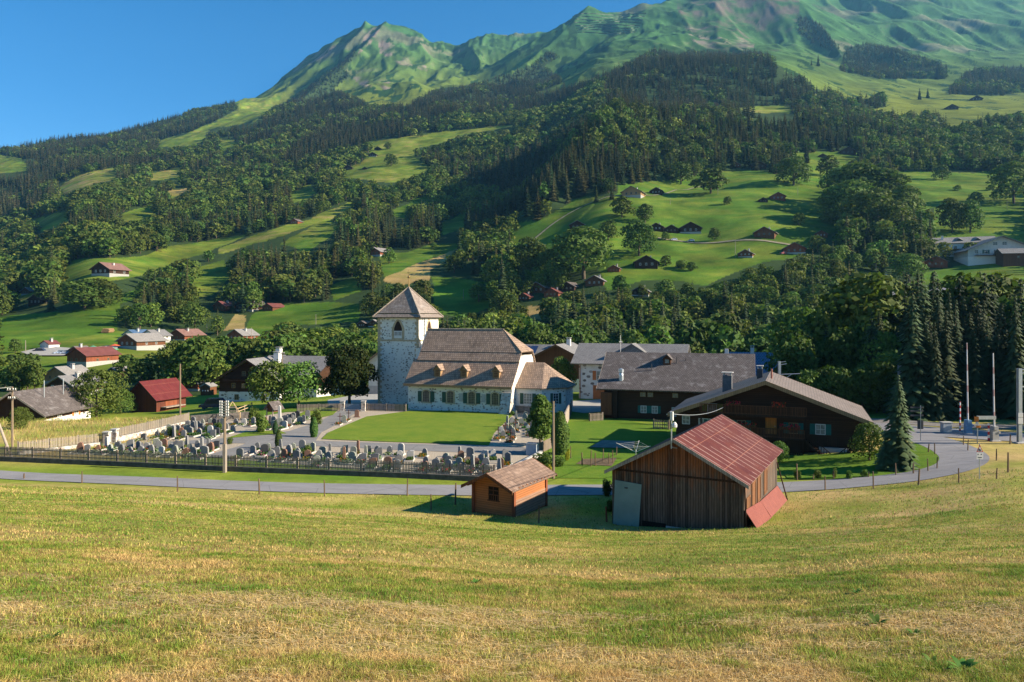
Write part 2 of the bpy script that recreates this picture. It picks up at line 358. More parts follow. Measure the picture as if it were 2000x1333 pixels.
MOUNT = [(505, 60), (470, 178), (458, 196), (464, 224), (500, 230), (554, 205), (600, 172), (640, 140), (668, 130), (684, 146), (652, 177), (692, 189), (722, 208), (800, 208), (854, 174), (920, 168), (980, 150), (1040, 126), (1070, 100), (1095, 112), (1062, 128), (1100, 162), (1042, 183), (1062, 185), (1155, 160), (1195, 140), (1235, 125), (1275, 98), (1325, 107), (1362, 100), (1400, 105), (1475, 102), (1500, 112), (1532, 140), (1580, 160), (1590, 175), (1640, 185), (1650, 200), (1700, 225), (1750, 232), (1825, 230), (1862, 255), (1925, 240), (2040, 222), (2040, -700), (505, -700)]
TREEISLES = [[(1640, 140), (1650, 95), (1690, 85), (1735, 92), (1790, 110), (1850, 130), (1850, 155), (1715, 155)], [(1845, 185), (1890, 140), (1990, 130), (2040, 140), (2040, 178), (1960, 188)],
             [(1560, 30), (1600, 45), (1638, 92), (1638, 102), (1590, 88), (1556, 60)], [(640, 145), (690, 100), (700, 105), (655, 160), (610, 185)], [(1640, 205), (1660, 195), (1730, 195), (1730, 210), (1650, 222)]]
ROCKS = [[(1320, -60), (1560, -60), (1562, 30), (1545, 62), (1500, 82), (1420, 70), (1345, 52), (1322, 18)], [(1335, 50), (1425, 65), (1475, 85), (1470, 102), (1390, 100), (1350, 78)],
         [(700, 105), (712, 70), (735, 50), (742, 60), (715, 98)], [(738, 78), (762, 84), (830, 128), (835, 138), (790, 130), (742, 104)], [(685, 150), (715, 152), (742, 186), (724, 182)],
         [(590, 112), (655, 90), (645, 108), (600, 128), (560, 148)], [(735, 165), (760, 160), (770, 180), (760, 183)]]
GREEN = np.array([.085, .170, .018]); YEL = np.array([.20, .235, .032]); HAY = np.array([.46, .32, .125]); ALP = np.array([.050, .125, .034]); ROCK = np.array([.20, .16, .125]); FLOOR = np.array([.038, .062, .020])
def meadow_col(t):
    t = np.asarray(t)[..., None]; return np.where(t < .5, GREEN + (YEL - GREEN) * t * 2, YEL + (HAY - YEL) * (t * 2 - 1))
def tone_of(px, py):
    """tone of open grass per pixel, -1 where trees stand"""
    t = np.full(px.shape, -1.0)
    m = inpoly(px, py, MOUNT); t[m] = .9
    for q in TREEISLES: m &= ~inpoly(px, py, q)
    t[~m] = -1; t[m] = 2.0
    for q, v in MEADOWS: t[inpoly(px, py, q)] = v
    return t
def build_terrain():
    S = np.concatenate([-np.geomspace(2.6, .86, 60)[:-1], np.linspace(-.86, .86, 1000), np.geomspace(.86, 2.6, 60)[1:]])
    Y = np.concatenate([np.linspace(-40, 1, 20), np.linspace(2, 60, 150), np.linspace(60.5, 170, 190), np.geomspace(171, 4600, 560)])
    yy, ss = np.meshgrid(Y, S, indexing='ij'); off = np.where(yy < 60, 25, np.maximum(0, 25 - (yy - 60) * .12))
    off = np.where(yy < 0, 25, off); xx = ss * (np.maximum(yy, 0) + off)
    x, y = xx.ravel(), yy.ravel(); z = G(x, y)
    ny, ns = yy.shape; i = np.arange(ny - 1)[:, None] * ns + np.arange(ns - 1)[None, :]; i = i.ravel()
    T = np.stack([i, i + 1, i + 1 + ns, i + ns], 1)
    C = np.tile(meadow_col(.4), (len(x), 1)).astype(float)
    px, py = proj(x, np.maximum(y, 1), z)
    far = y > 165
    jx, jy = fbm(x[far] / 22, y[far] / 40, 3), fbm(x[far] / 30 + 50, y[far] / 50, 3); t = tone_of(px[far] + 9 * jx, py[far] + 4.5 * jy)
    n1 = fbm(x[far] / 45, y[far] / 45, 4); n2 = fbm(x[far] / 400, y[far] / 250, 5)
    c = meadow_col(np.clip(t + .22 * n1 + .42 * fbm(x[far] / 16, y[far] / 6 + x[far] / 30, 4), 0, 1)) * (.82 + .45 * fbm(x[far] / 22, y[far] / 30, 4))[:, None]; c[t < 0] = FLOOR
    mt = t == 2.0
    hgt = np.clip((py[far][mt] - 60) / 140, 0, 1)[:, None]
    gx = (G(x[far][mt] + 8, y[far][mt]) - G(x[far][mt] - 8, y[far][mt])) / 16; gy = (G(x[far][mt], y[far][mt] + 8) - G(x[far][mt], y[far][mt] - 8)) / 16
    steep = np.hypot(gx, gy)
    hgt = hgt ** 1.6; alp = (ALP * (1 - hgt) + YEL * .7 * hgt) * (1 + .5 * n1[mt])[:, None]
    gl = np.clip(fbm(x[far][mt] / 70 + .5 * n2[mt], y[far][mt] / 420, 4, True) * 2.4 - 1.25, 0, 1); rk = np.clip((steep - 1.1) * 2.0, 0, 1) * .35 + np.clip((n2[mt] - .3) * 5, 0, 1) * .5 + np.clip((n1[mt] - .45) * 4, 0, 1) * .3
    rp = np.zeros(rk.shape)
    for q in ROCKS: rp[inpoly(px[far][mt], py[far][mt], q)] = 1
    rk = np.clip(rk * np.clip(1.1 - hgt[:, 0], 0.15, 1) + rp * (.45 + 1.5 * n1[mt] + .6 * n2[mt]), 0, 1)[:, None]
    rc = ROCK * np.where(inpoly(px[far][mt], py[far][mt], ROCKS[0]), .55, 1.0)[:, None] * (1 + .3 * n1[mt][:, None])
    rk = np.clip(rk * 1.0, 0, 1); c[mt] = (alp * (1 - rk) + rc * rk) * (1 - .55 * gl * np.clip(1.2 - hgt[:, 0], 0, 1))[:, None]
    shrub = (fbm(x[far] / 34, y[far] / 90, 4) > .30) & mt & (py[far] > 40); c[shrub] = ALP * .45
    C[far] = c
    nr = ~far                                              # near ground
    t = np.full(nr.sum(), .5); xn, yn = x[nr], y[nr]
    t = .66 + .5 * fbm(xn / 7, yn / 3.5, 4) + .10 * np.clip((40 - yn) / 40, 0, 1)
    pxn = px[nr]; sm_ = lambda a, lo, hi: np.clip((a - lo) / (hi - lo), 0, 1)
    t = t * (1 - sm_(yn, 58, 64)) + (.34 + .4 * fbm(xn / 9, yn / 9, 4)) * sm_(yn, 58, 64)
    wl = sm_(yn, 64, 74) * (1 - sm_(yn, 118, 126)) * (1 - sm_(pxn, 330, 400)); t = t * (1 - wl) + wl * (.78 + .35 * fbm(xn / 8, yn / 5, 4))
    wr = sm_(yn, 20, 28) * (1 - sm_(yn, 84, 92)) * sm_(pxn, 1480, 1600); t = t * (1 - wr) + wr * (.80 + .4 * fbm(xn / 6, yn / 4, 4))
    cn = meadow_col(np.clip(t, 0, 1)); lit = ((1 - sm_(yn, 18, 46)) * .55)[:, None]; C[nr] = cn * (1 - lit) + np.array([.24, .17, .07]) * lit
    me = tri_mesh('ground', np.stack([x, y, z], 1), T, C, [ground_mat()])
    me.polygons.foreach_set('use_smooth', np.ones(len(T), bool))
    o = link('ground', me); tag(o, kind='structure'); return o
def ground_mat():
    k = NT('grassland'); at = k.n('Attribute', attribute_name='Col'); v = k.coord()
    sp = k.n('SeparateXYZ'); k.l(v, sp.inputs[0])
    n1 = k.noise(v, 9.0, 6, .75); n2 = k.noise(v, .9, 5, .7); n3 = k.noise(k.coord(scale=(.11, .11, .11)), 1.0, 8, .7)
    f = k.math('MULTIPLY', k.math('MULTIPLY_ADD', n1, 1.1, .45), k.math('MULTIPLY', k.math('MULTIPLY_ADD', n2, .9, .55), k.math('MULTIPLY_ADD', n3, 1.0, .5)))
    c = k.mix(1.0, at.outputs[0], k.ramp(k.math('MULTIPLY', f, .5), [(0, 0.0), (1, 2.0)]), 'MULTIPLY')
    k.bump(k.math('ADD', k.math('MULTIPLY', n1, .3), n2), .5, .12)
    return k.fin(c, .95, .05)
# ---------------------------------------------------------------- foliage
def leaf_mat(name, c, var=.35, trans=.3, wn=True):
    k = NT(name); at = k.n('Attribute', attribute_name='Col'); oi = k.n('ObjectInfo')
    hs = k.n('HueSaturation'); k.l(at.outputs[0], hs.inputs['Color'])
    k.l(k.math('MULTIPLY_ADD', oi.outputs['Random'], .05, .475), hs.inputs['Hue'])
    k.l(k.math('MULTIPLY_ADD', oi.outputs['Random'], var, 1 - var / 2), hs.inputs['Value'])
    hs.inputs['Saturation'].default_value = 1.0
    k.l(hs.outputs[0], k.b.inputs['Base Color']); k.b.inputs['Roughness'].default_value = .7; k.b.inputs['Specular IOR Level'].default_value = .15
    tr = k.n('BsdfTranslucent'); k.l(k.mix(1.0, hs.outputs[0], (1.0, 1.15, .55), 'MULTIPLY'), tr.inputs[0])
    mx = k.n('MixShader'); mx.inputs[0].default_value = trans
    k.l(k.b.outputs[0], mx.inputs[1]); k.l(tr.outputs[0], mx.inputs[2]); k.l(mx.outputs[0], k.out.inputs[0])
    return k.m
LEAF = leaf_mat('leaves', 0); NEEDLE = leaf_mat('needles', 0, trans=.12)
BARK = plain('bark', (.10, .075, .05), .9, .4, 6)
BL = np.array([.074, .118, .022]); SP = np.array([.032, .044, .017])
def cards(P, N, size, rng, jit=.5, base=BL, cvar=.3, asp=1.4):
    """one diamond-shaped leaf clump per point, roughly facing its normal"""
    n = len(P); N = N + rng.normal(0, jit, (n, 3)); N /= np.linalg.norm(N, axis=1)[:, None] + 1e-9
    a = np.cross(N, rng.normal(0, 1, (n, 3))); a /= np.linalg.norm(a, axis=1)[:, None] + 1e-9; b = np.cross(N, a)
    s = (size * rng.uniform(.6, 1.3, n))[:, None]
    q = np.stack([P - a * s * asp * .5, P - b * s * .5 + a * s * .1, P + a * s * asp * .5, P + b * s * .45], 1)
    V = q.reshape(-1, 3); i = np.arange(n)[:, None] * 4
    T = np.concatenate([i + np.array([[0, 1, 2]]), i + np.array([[0, 2, 3]])])
    c = base * (1 + cvar * rng.uniform(-1, 1, (n, 1))) * np.array([1, 1, 1]) + np.array([.02, .012, 0]) * rng.uniform(-.6, 1, (n, 1))
    return V, T, np.repeat(np.clip(c, .004, 1), 4, 0)
def merge(parts):
    V = []; T = []; C = []; M = []; b = 0
    for i, (v, t, c) in enumerate(parts):
        V.append(v); T.append(t + b); C.append(c if len(np.shape(c)) == 2 else np.tile(c, (len(v), 1))); M.append(np.full(len(t), i)); b += len(v)
    return np.concatenate(V), np.concatenate(T), np.concatenate(C), np.concatenate(M)
def cone(p0, p1, r0, r1, n=6):
    p0 = np.array(p0, float); p1 = np.array(p1, float); d = p1 - p0; d /= np.linalg.norm(d)
    a = np.cross(d, [.3, .9, .1]); a /= np.linalg.norm(a); b = np.cross(d, a); t = np.arange(n) * 2 * np.pi / n
    ring = np.cos(t)[:, None] * a + np.sin(t)[:, None] * b
    V = np.concatenate([p0 + ring * r0, p1 + ring * r1]); i = np.arange(n); j = (i + 1) % n
    T = np.concatenate([np.stack([i, j, j + n], 1), np.stack([i, j + n, i + n], 1)])
    return V, T
def broadleaf(seed, n, h=1.0, wd=.34, nl=9, size=.05, trunk=True, base=BL, low=.10, lobe=.42):
    """crown of leaf clumps on several lobes + trunk with limbs; unit height"""
    rng = np.random.default_rng(seed); P = []; N = []
    L = []
    for k in range(nl):
        fz = (k + .5) / nl; zc = low + (1 - low) * (.10 + .74 * fz); env = math.sin(math.pi * (.24 + .66 * fz)) ** .7
        a = k * 2.4 + rng.uniform(0, 1); r = wd * env * rng.uniform(.35, .72)
        L.append((r * math.cos(a), r * math.sin(a), zc * h, wd * lobe * 1.45 * rng.uniform(.75, 1.15) * (.6 + .5 * env)))
    L.append((0, 0, .36, wd * .66)); L.append((0, 0, .58, wd * .72)); L.append((rng.uniform(-.04, .04), 0, .85, wd * .42))
    w_ = np.array([l[3] ** 2 for l in L]); w_ /= w_.sum()
    for l, f in zip(L, w_):
        m = max(3, int(n * f)); d = rng.normal(0, 1, (m, 3)); d /= np.linalg.norm(d, axis=1)[:, None]
        d[:, 2] = np.where(d[:, 2] < -.5, -d[:, 2], d[:, 2])
        rad = l[3] * rng.uniform(.72, 1.12, (m, 1)) ; P.append(np.array(l[:3]) + d * rad * np.array([1, 1, .85])); N.append(d)
    P = np.concatenate(P); N = np.concatenate(N)
    ins = np.zeros(len(P), bool)
    for l in L: ins |= (np.linalg.norm((P - np.array(l[:3])) / np.array([1, 1, .85]), axis=1) < l[3] * .62)
    P, N = P[~ins], N[~ins]
    crown = cards(P, N, size, rng, base=base)
    parts = []
    V, T = cone((0, 0, -.03), (0.01, 0, .5), .028, .014); parts.append((V, T))
    for l in L[:6]:
        parts.append(cone((0, 0, .22 + .02 * rng.uniform(0, 6)), (l[0] * .8, l[1] * .8, l[2]), .011, .004, 4))
    tv, tt, _, _ = merge([(a, b, np.array([.1, .08, .05])) for a, b in parts])
    return crown, (tv, tt, np.tile([.10, .08, .05], (len(tv), 1)))
def spruce(seed, layers, nb, sub=1, wd=.17, base=SP, low=.06, pw=.85, cvar=.3):
    rng = np.random.default_rng(seed); V = []; T = []; C = []; b = 0
    for k in range(layers):
        t = (k + rng.uniform(-.3, .3)) / layers; t = min(max(t, 0), .985); z = low + (1 - low) * t
        R0 = wd * (1 - t) ** pw * rng.uniform(.8, 1.15) + .012
        m = max(4, int(nb * (1 - .5 * t)))
        for j in range(m):
            a = 2 * math.pi * (j + rng.uniform(-.35, .35)) / m + k * 1.3; r = R0 * rng.uniform(.7, 1.2)
            ca, sa = math.cos(a), math.sin(a); dr = .32 * r + .015 * (1 - t); hw = r * .34
            c = base * (1 + cvar * rng.uniform(-1, 1))
            for q in range(sub):
                f0, f1 = q / sub * .85, (q + 1) / sub
                o = rng.uniform(-.12, .12) * r if sub > 1 else 0; wq = hw * (1.1 - .5 * f0) * (.75 if sub > 1 else 1)
                zz0 = z - dr * f0 ** 1.3 + .010; zz1 = z - dr * f1 ** 1.3 - .008; mid = (f0 + f1) / 2 * r * .9
                zm = (zz0 + zz1) / 2 - .25 * wq
                pts = [(ca * r * f0, sa * r * f0, zz0), (ca * mid - sa * (wq + o), sa * mid + ca * (wq + o), zm), (ca * r * f1, sa * r * f1, zz1), (ca * mid + sa * (wq - o), sa * mid - ca * (wq - o), zm)]
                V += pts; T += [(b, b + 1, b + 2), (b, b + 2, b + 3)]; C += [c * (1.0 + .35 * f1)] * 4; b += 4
    crown = (np.array(V), np.array(T), np.array(C))
    V, T = cone((0, 0, -.03), (0, 0, .985), .013, .001, 5)
    return crown, (V, T, np.tile([.09, .065, .045], (len(V), 1)))
def one_mesh(name, pr, leafm):
    (cv, ct, cc), (tv, tt, tc) = pr; V, T, C, M = merge([(cv, ct, cc), (tv, tt, tc)])
    return tri_mesh(name, V, T, C, [leafm, BARK], M)
def hero(pr, leafm, nm):
    (cv, ct, cc), (tv, tt, tc) = pr
    return tri_mesh(nm + '_crown', cv, ct, cc, [leafm]), tri_mesh(nm + '_trunk', tv, tt, tc, [BARK])
def hero_tree(name, label, cat, x, y, h, meshes, wd=1.0, rot=0, group=None, z=None):
    z = G(x, y) if z is None else z
    r = empty(name, x, y, z, rot); r.scale = (h * wd, h * wd, h); tag(r, label, cat, group)
    link('crown', meshes[0], r); link('trunk', meshes[1], r); return r
# ---------------------------------------------------------------- forest
def region(px, row, conif, hp):
    kind = 'dark green spruce' if conif else 'green leafy tree'
    sz = 'tall ' if hp > (150 if px > 1560 and row > 740 else 75) else 'short ' if hp < (100 if px > 1560 and row > 740 else 50) else 'medium '
    if row > 700 and px > 1560:
        w_ = 'behind the railway mast at the right edge' if px > 1960 else 'behind the right crossing barrier' if px > 1915 else 'behind the left crossing barrier' if px > 1840 else 'between the garden spruce and the left barrier' if px > 1770 else 'behind the garden spruce' if px > 1690 else 'behind the right eave of the large chalet'
        return f'{sz}{kind} in the wood {w_}'
    if row > 640 and px < 760:
        w_ = 'behind the roof of the left red barn' if px < 420 else 'behind the chalet with the tall white chimney' if px < 580 else 'behind the orchard trees' if px < 650 else 'left of the bell tower'
        return f'{sz}{kind} of the tree belt {w_}'
    if row > 620:
        w_ = 'behind the church nave' if px < 1000 else 'behind the timber house with solar panels' if px < 1130 else 'behind the fieldstone house' if px < 1300 else 'behind the long farmhouse' if px < 1460 else 'behind the large chalet' if px < 1700 else 'below the upper road at right'
        return f'{sz}{kind} of the dense belt {w_}'
    if px < 260: return f'{sz}{kind} around the lone pink-roofed chalet on the left slope'
    if px < 520: return f'{sz}{kind} around the three red and dark roofs on the left slope'
    if px < 860: return f'{sz}{kind} in the wood above the bell tower roof'
    if row > 540: return f'{sz}{kind} around the red-roofed hillside huts' if px < 1330 else f'{sz}{kind} in the wood below the hillside chalets' if px < 1700 else f'{sz}{kind} beside the upper road'
    if row > 380: return f'{sz}{kind} beside the sunny hillside hamlet' if px < 1580 else f'{sz}{kind} left of the white guesthouse'
    return f'{sz}{kind} at the top edge of the hillside meadows'
HBOX = []
SINGLES = [ # px, base row, height px, conifer, width factor: trees standing alone on the meadows
 (982, 598, 92, 1, 1.2), (1248, 500, 72, 0, 1.2), (1040, 545, 82, 0, 1.2), (1095, 540, 62, 0, 1.0), (1140, 545, 105, 0, 1.5), (1215, 425, 42, 0, 1.3), (1260, 435, 38, 0, 1.1), (1482, 505, 50, 1, 1.3), (1300, 470, 18, 0, 1.2), (1370, 462, 20, 0, 1.2), (1395, 470, 26, 0, 1.1), (1188, 470, 40, 0, 1.2), (1175, 500, 34, 0, 1.1), (1350, 530, 20, 0, 1.3), (1300, 520, 22, 0, 1.3), (1500, 470, 18, 0, 1.1), (1420, 400, 16, 0, 1.2), (1120, 470, 38, 0, 1.3), (1150, 500, 50, 0, 1.4), (1075, 545, 60, 0, 1.2), (1180, 560, 36, 0, 1.2), (1210, 575, 40, 0, 1.1), (1300, 590, 46, 0, 1.2), (1560, 440, 26, 0, 1.3), (1600, 500, 50, 0, 1.3), (1620, 470, 40, 0, 1.2), (1640, 440, 70, 0, 1.4), (1665, 440, 90, 0, 1.5), (1705, 460, 95, 0, 1.5), (1745, 470, 80, 0, 1.3), (1780, 490, 60, 0, 1.2), (1800, 450, 40, 0, 1.1), (1330, 360, 44, 0, 1.2), (1505, 350, 44, 0, 1.3), (1615, 345, 40, 0, 1.2), (1270, 392, 26, 0, 1.2), (1165, 395, 34, 1, 1.2), (1195, 390, 40, 1, 1.2), (1905, 400, 26, 0, 1.3), (1840, 352, 30, 0, 1.2), (1935, 372, 12, 0, 1.5), (1870, 373, 12, 0, 1.5), (1955, 345, 40, 1, 1.2), (1352, 570, 26, 1, .9),
 (1388, 378, 50, 0, 1.6), (1442, 375, 58, 0, 1.6), (1550, 362, 58, 0, 1.5), (1590, 350, 60, 0, 1.0), (1575, 318, 42, 1, 1.2), (1776, 552, 58, 0, 1.5), (1860, 455, 68, 0, 1.0), (1895, 455, 66, 0, 1.0), (1980, 398, 84, 0, 1.2), (1690, 420, 100, 0, 1.7), (1655, 405, 85, 0, 1.4), (1730, 420, 90, 0, 1.4), (1770, 440, 80, 0, 1.1),
 (764, 325, 24, 0, 1.3), (758, 292, 14, 0, 1.3), (822, 268, 12, 0, 1), (1720, 203, 24, 0, 1.2), (1700, 205, 15, 0, 1.2), (1598, 130, 25, 1, 1.2), (1585, 128, 12, 1, 1.2), (1796, 195, 24, 1, 1.4), (1812, 192, 20, 1, 1.4), (1832, 155, 34, 1, 1.3), (1742, 110, 18, 1, 1.3),
 (165, 605, 62, 0, 1.9), (200, 598, 55, 0, 1.6), (100, 608, 60, 1, 1.2), (30, 690, 30, 0, 1), (1862, 520, 20, 0, 1.3), (760, 515, 32, 0, 1), (847, 485, 12, 0, 1.4), (935, 590, 40, 0, 1.3), (45, 748, 62, 0, 1.5), (85, 755, 50, 0, 1.4), (275, 760, 62, 0, 1.2), (310, 745, 60, 0, 1.4), (340, 745, 55, 0, 1.2), (250, 740, 50, 0, 1.3), (10, 735, 40, 0, 1.2), (125, 735, 30, 0, .9), (820, 800, 0, 0, 0)]
TREEROWS = [([(350, 752), (740, 748)], 60, 95, .12, 185), ([(360, 744), (740, 738)], 60, 90, .15, 205), ([(870, 720), (1330, 716)], 60, 112, .25, 215), ([(880, 700), (1560, 690)], 50, 112, .35, 235), ([(1320, 725), (1760, 735)], 60, 130, .3, 200),
            ([(1560, 790), (1760, 790)], 16, 165, .35, 130), ([(1775, 806), (2040, 832)], 44, 225, .96, 92), ([(1760, 815), (2050, 818)], 46, 235, .98, 104), ([(1700, 790), (2040, 790)], 40, 230, .85, 118), ([(1590, 815), (1770, 820)], 12, 105, .1, 98), ([(1560, 800), (1780, 805)], 16, 150, .35, 112), ([(1700, 800), (1790, 805)], 5, 190, .9, 105), ([(2050, 835), (3300, 850)], 60, 240, .96, 88), ([(2740, 835), (3500, 850)], 26, 400, .95, 71), ([(2590, 835), (3400, 850)], 26, 380, .95, 78), ([(2050, 820), (3200, 830)], 40, 235, .96, 104), ([(0, 764), (90, 762)], 8, 60, 0, 190)]
def grow_forest():
    bh = [hero(broadleaf(s, 4200, wd=.36, nl=11, size=.044, base=BL * f), LEAF, 'leafy_tree') for s, f in ((11, 1.0), (12, 1.25), (13, .85))]
    bm = [one_mesh('leafy_tree', broadleaf(20 + s, 1300, wd=.33 + .03 * (s % 3), nl=9, size=.068, base=BL * f), LEAF) for s, f in enumerate((1.0, 1.35, .8, 1.1, .95))]
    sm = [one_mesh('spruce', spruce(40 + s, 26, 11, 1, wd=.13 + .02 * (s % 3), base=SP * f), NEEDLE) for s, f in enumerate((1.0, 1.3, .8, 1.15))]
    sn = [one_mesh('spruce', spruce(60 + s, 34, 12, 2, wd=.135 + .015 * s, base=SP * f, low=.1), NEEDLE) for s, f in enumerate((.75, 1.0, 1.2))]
    lows = {0: [merge([c, t]) for c, t in (broadleaf(80 + s, 110, wd=.36, nl=6, size=.17, base=BL) for s in range(3))],
            1: [merge([c, t]) for c, t in (spruce(90 + s, 11, 6, 1, wd=.17, base=SP) for s in range(3))]}
    mids = {0: [merge([c, t]) for c, t in (broadleaf(100 + s, 330, wd=.35, nl=8, size=.11, base=BL) for s in range(3))],
            1: [merge([c, t]) for c, t in (spruce(110 + s, 20, 8, 1, wd=.16, base=SP) for s in range(3))]}
    fine = {0: [merge([c, t]) for c, t in (broadleaf(120 + s, 850, wd=.35, nl=9, size=.072, base=BL) for s in range(3))], 1: [merge([c, t]) for c, t in (spruce(130 + s, 24, 9, 1, wd=.14, base=SP) for s in range(3))]}
    trees = []                                            # x, y, z, h, conif, w, forced
    for px, row, hp, cf, wf in SINGLES:
        if hp == 0: continue
        x, y, z = hit(px, row, 150); trees.append((x, y, z, hp / F * y, cf, wf, 1))
    rr = random.Random(5)
    for (a, b), n, hp, pc, D in TREEROWS:
        for i in range(n):
            t = (i + rr.uniform(-.4, .4)) / n; px = a[0] + (b[0] - a[0]) * t; d = D + rr.uniform(-9, 9) * (1 if D > 120 else .45)
            x = (px - CX) / F * d; h = hp / F * D * rr.uniform(.55, 1.14); cf = int(rr.random() < pc)
            trees.append((x, d, G(x, d), h, cf, rr.uniform(.9, 1.3) if cf else rr.uniform(.75, 1.1), 1))
    # scattered forest, denser near
    rng = np.random.default_rng(3); cand = []
    edges = np.geomspace(215, 3300, 60)
    for d0, d1 in zip(edges, edges[1:]):
        sp_ = 6.3 + 5.0 * min(1, (d0 - 200) / 1500); area = 1.72 * (d1 * d1 - d0 * d0) / 2; n = int(area / sp_ ** 2)
        y = np.sqrt(rng.uniform(d0 * d0, d1 * d1, n)); x = rng.uniform(-.86, .86, n) * y; cand.append(np.stack([x, y], 1))
    c = np.concatenate(cand); x, y = c[:, 0], c[:, 1]; z = G(x, y)
    px, py = proj(x, y, z); cl = fbm(x / 90, y / 130, 3)
    conif_p = .35 + 1.3 * cl + .55 * np.clip((y - 900) / 600, 0, 1) + np.where((px > 1000) & (px < 1560) & (y > 640) & (y < 1700), .6, 0)
    conif_p = np.where((px > 860) & (px < 1180) & (y > 1100) & (y < 1500), -.2, conif_p); conif_p = np.where((y < 520), np.minimum(conif_p, .32 + .5 * cl), conif_p)
    cf = rng.random(len(x)) < conif_p
    h = np.where(cf, rng.uniform(15, 26, len(x)), rng.uniform(9, 17, len(x))) * np.where(y > 2200, .8, 1) * np.where(y < 420, .82, 1)
    h *= 1 + .25 * fbm(x / 50, y / 60, 3); ok = (fbm(x / 28 + 9, y / 34, 3) > -.42) | (y > 1500)
    for f in (0.0, .3, .6, .85):
        q = py - f * F * h / y; t = tone_of(px, q); ok &= ~((t >= 0) & ((t < 1.5) | (f < .4)))
    ok &= ~((px > 1700) & (py > 540) & (py < 600)) & (py > -40) & (G(x, y) / y < .47)
    # tree line: none on the bare upper mountain, nor beyond the crest behind it
    x, y, z, cf, h, px, py = [v[ok] for v in (x, y, z, cf, h, px, py)]
    # drop trees hidden behind nearer ground
    o = np.argsort(y); best = np.full(2200, 2000.0); keep = np.zeros(len(x), bool)
    gpx = np.linspace(0, 2199, 2200) - 100; gD = np.geomspace(200, 3400, 260); hid = np.full((260, 2200), 2000.0); cur = np.full(2200, 2000.0)
    for k, d in enumerate(gD):
        X = (gpx - CX) / F * d; r = HZ - F * G(X, np.full(2200, d)) / d; hid[k] = cur; cur = np.minimum(cur, r)
    kk = np.clip(np.searchsorted(gD, y * .985) - 1, 0, 259); cc_ = np.clip(px + 100, 0, 2199).astype(int)
    keep = (py - F * h / y) < hid[kk, cc_] + 3
    x, y, z, cf, h, px, py = [v[keep] for v in (x, y, z, cf, h, px, py)]
    wf = rng.uniform(.85, 1.25, len(x))
    for a in zip(x, y, z, h, cf.astype(int), wf): trees.append((*a, 0))
    def hides(x_, y_, z_, h_, w_):
        a, b = proj(x_, y_, z_); hw = .34 * w_ * h_ / y_ * F; tp = b - h_ / y_ * F * .95
        return any(y_ < D and a + hw * .7 > p0 and a - hw * .7 < p1 and tp < r1 - .25 * (r1 - r0) and b > r0 for p0, p1, r0, r1, D in HBOX)
    trees = [t for t in trees if t[6] and t[5] >= 9 or not (t[1] > 150 and hides(t[0], t[1], t[2], t[3], t[5]))]
    print('forest trees', len(trees), 'scattered', len(x))
    trees.sort(key=lambda t: -(t[3] / t[1]) * (1.6 if t[6] else 1) - (9 if (t[6] and t[5] >= 1 and t[1] > 235) else 0))
    cnt = {0: 0, 1: 0}; rest = {0: [], 1: []}
    for t in trees:
        x_, y_, z_, h_, c_, w_, fz = t; p_ = proj(x_, y_, z_)
        if cnt[c_] < 285 and -20 < p_[0] < 2020:
            cnt[c_] += 1; k = cnt[c_]
            ms = (sn if y_ < 140 else sm) if c_ else bm; big_ = not c_ and y_ < 170
            if big_ or (not c_ and h_ / y_ * F > 52 and fz and w_ >= 1): 
                r = hero_tree('leafy_tree', None, None, x_, y_, h_, bh[k % 3], w_, k * 2.1, z=z_ - .3)
            else:
                r = link('spruce_tree' if c_ else 'leafy_tree', ms[k % len(ms)], None, (x_, y_, z_ - .3), k * 1.7)
                s_ = h_ * (1.0 if c_ else w_ * 1.15); r.scale = (h_ * w_ * (1 if c_ else 1.12), h_ * w_ * (1 if c_ else 1.12), h_)
            lb = region(*p_, c_, h_ / y_ * F); tag(r, lb, 'tree', lb.replace('green spruce', 'green spruces').replace('leafy tree', 'leafy trees'))
        else: rest[c_].append(t)
    for c_ in (0, 1):
        A = np.array(rest[c_]); VV = []; TT = []; CC = []; MM = []; b = 0
        for lod, sel in ((fine, A[:, 1] < 430), (mids, (A[:, 1] >= 430) & (A[:, 1] < 1000)), (lows, A[:, 1] >= 1000)):
            for v in range(3):
                Q = A[sel][v::3]; V, T, C, M = lod[c_][v]; n = len(Q)
                if n == 0: continue
                a = rng.uniform(0, 6.28, n); hh = Q[:, 3]; ww = hh * Q[:, 5] * np.where(Q[:, 1] > 950, 1.25, 1.1)
                X = (V[:, 0] * np.cos(a)[:, None] - V[:, 1] * np.sin(a)[:, None]) * ww[:, None] + Q[:, 0:1]
                Y = (V[:, 0] * np.sin(a)[:, None] + V[:, 1] * np.cos(a)[:, None]) * ww[:, None] + Q[:, 1:2]
                Z = V[:, 2] * hh[:, None] + Q[:, 2:3] - .3
                VV.append(np.stack([X, Y, Z], 2).reshape(-1, 3)); TT.append((T[None] + (np.arange(n) * len(V))[:, None, None] + b).reshape(-1, 3)); b += n * len(V)
                cn = fbm(Q[:, 0] / 45, Q[:, 1] / 60, 3); br = (rng.uniform(.65, 1.4, n) * (1 + .45 * cn))[:, None, None]; tint = np.stack([rng.uniform(.85, 1.75 if c_ else 1.4, n), np.ones(n), rng.uniform(.8, 1.1, n)], 1)[:, None, :]
                CC.append((C[None] * br * tint).reshape(-1, 3)); MM.append(np.tile(M, n))
        me = tri_mesh('forest', np.concatenate(VV), np.concatenate(TT), np.concatenate(CC), [NEEDLE if c_ else LEAF, BARK], np.concatenate(MM))
        o = link('spruce_forest' if c_ else 'leafy_forest', me)
        tag(o, 'dark spruce forest covering the far mountainsides' if c_ else 'green broadleaf woodland covering the valley slopes', 'forest', kind='stuff')
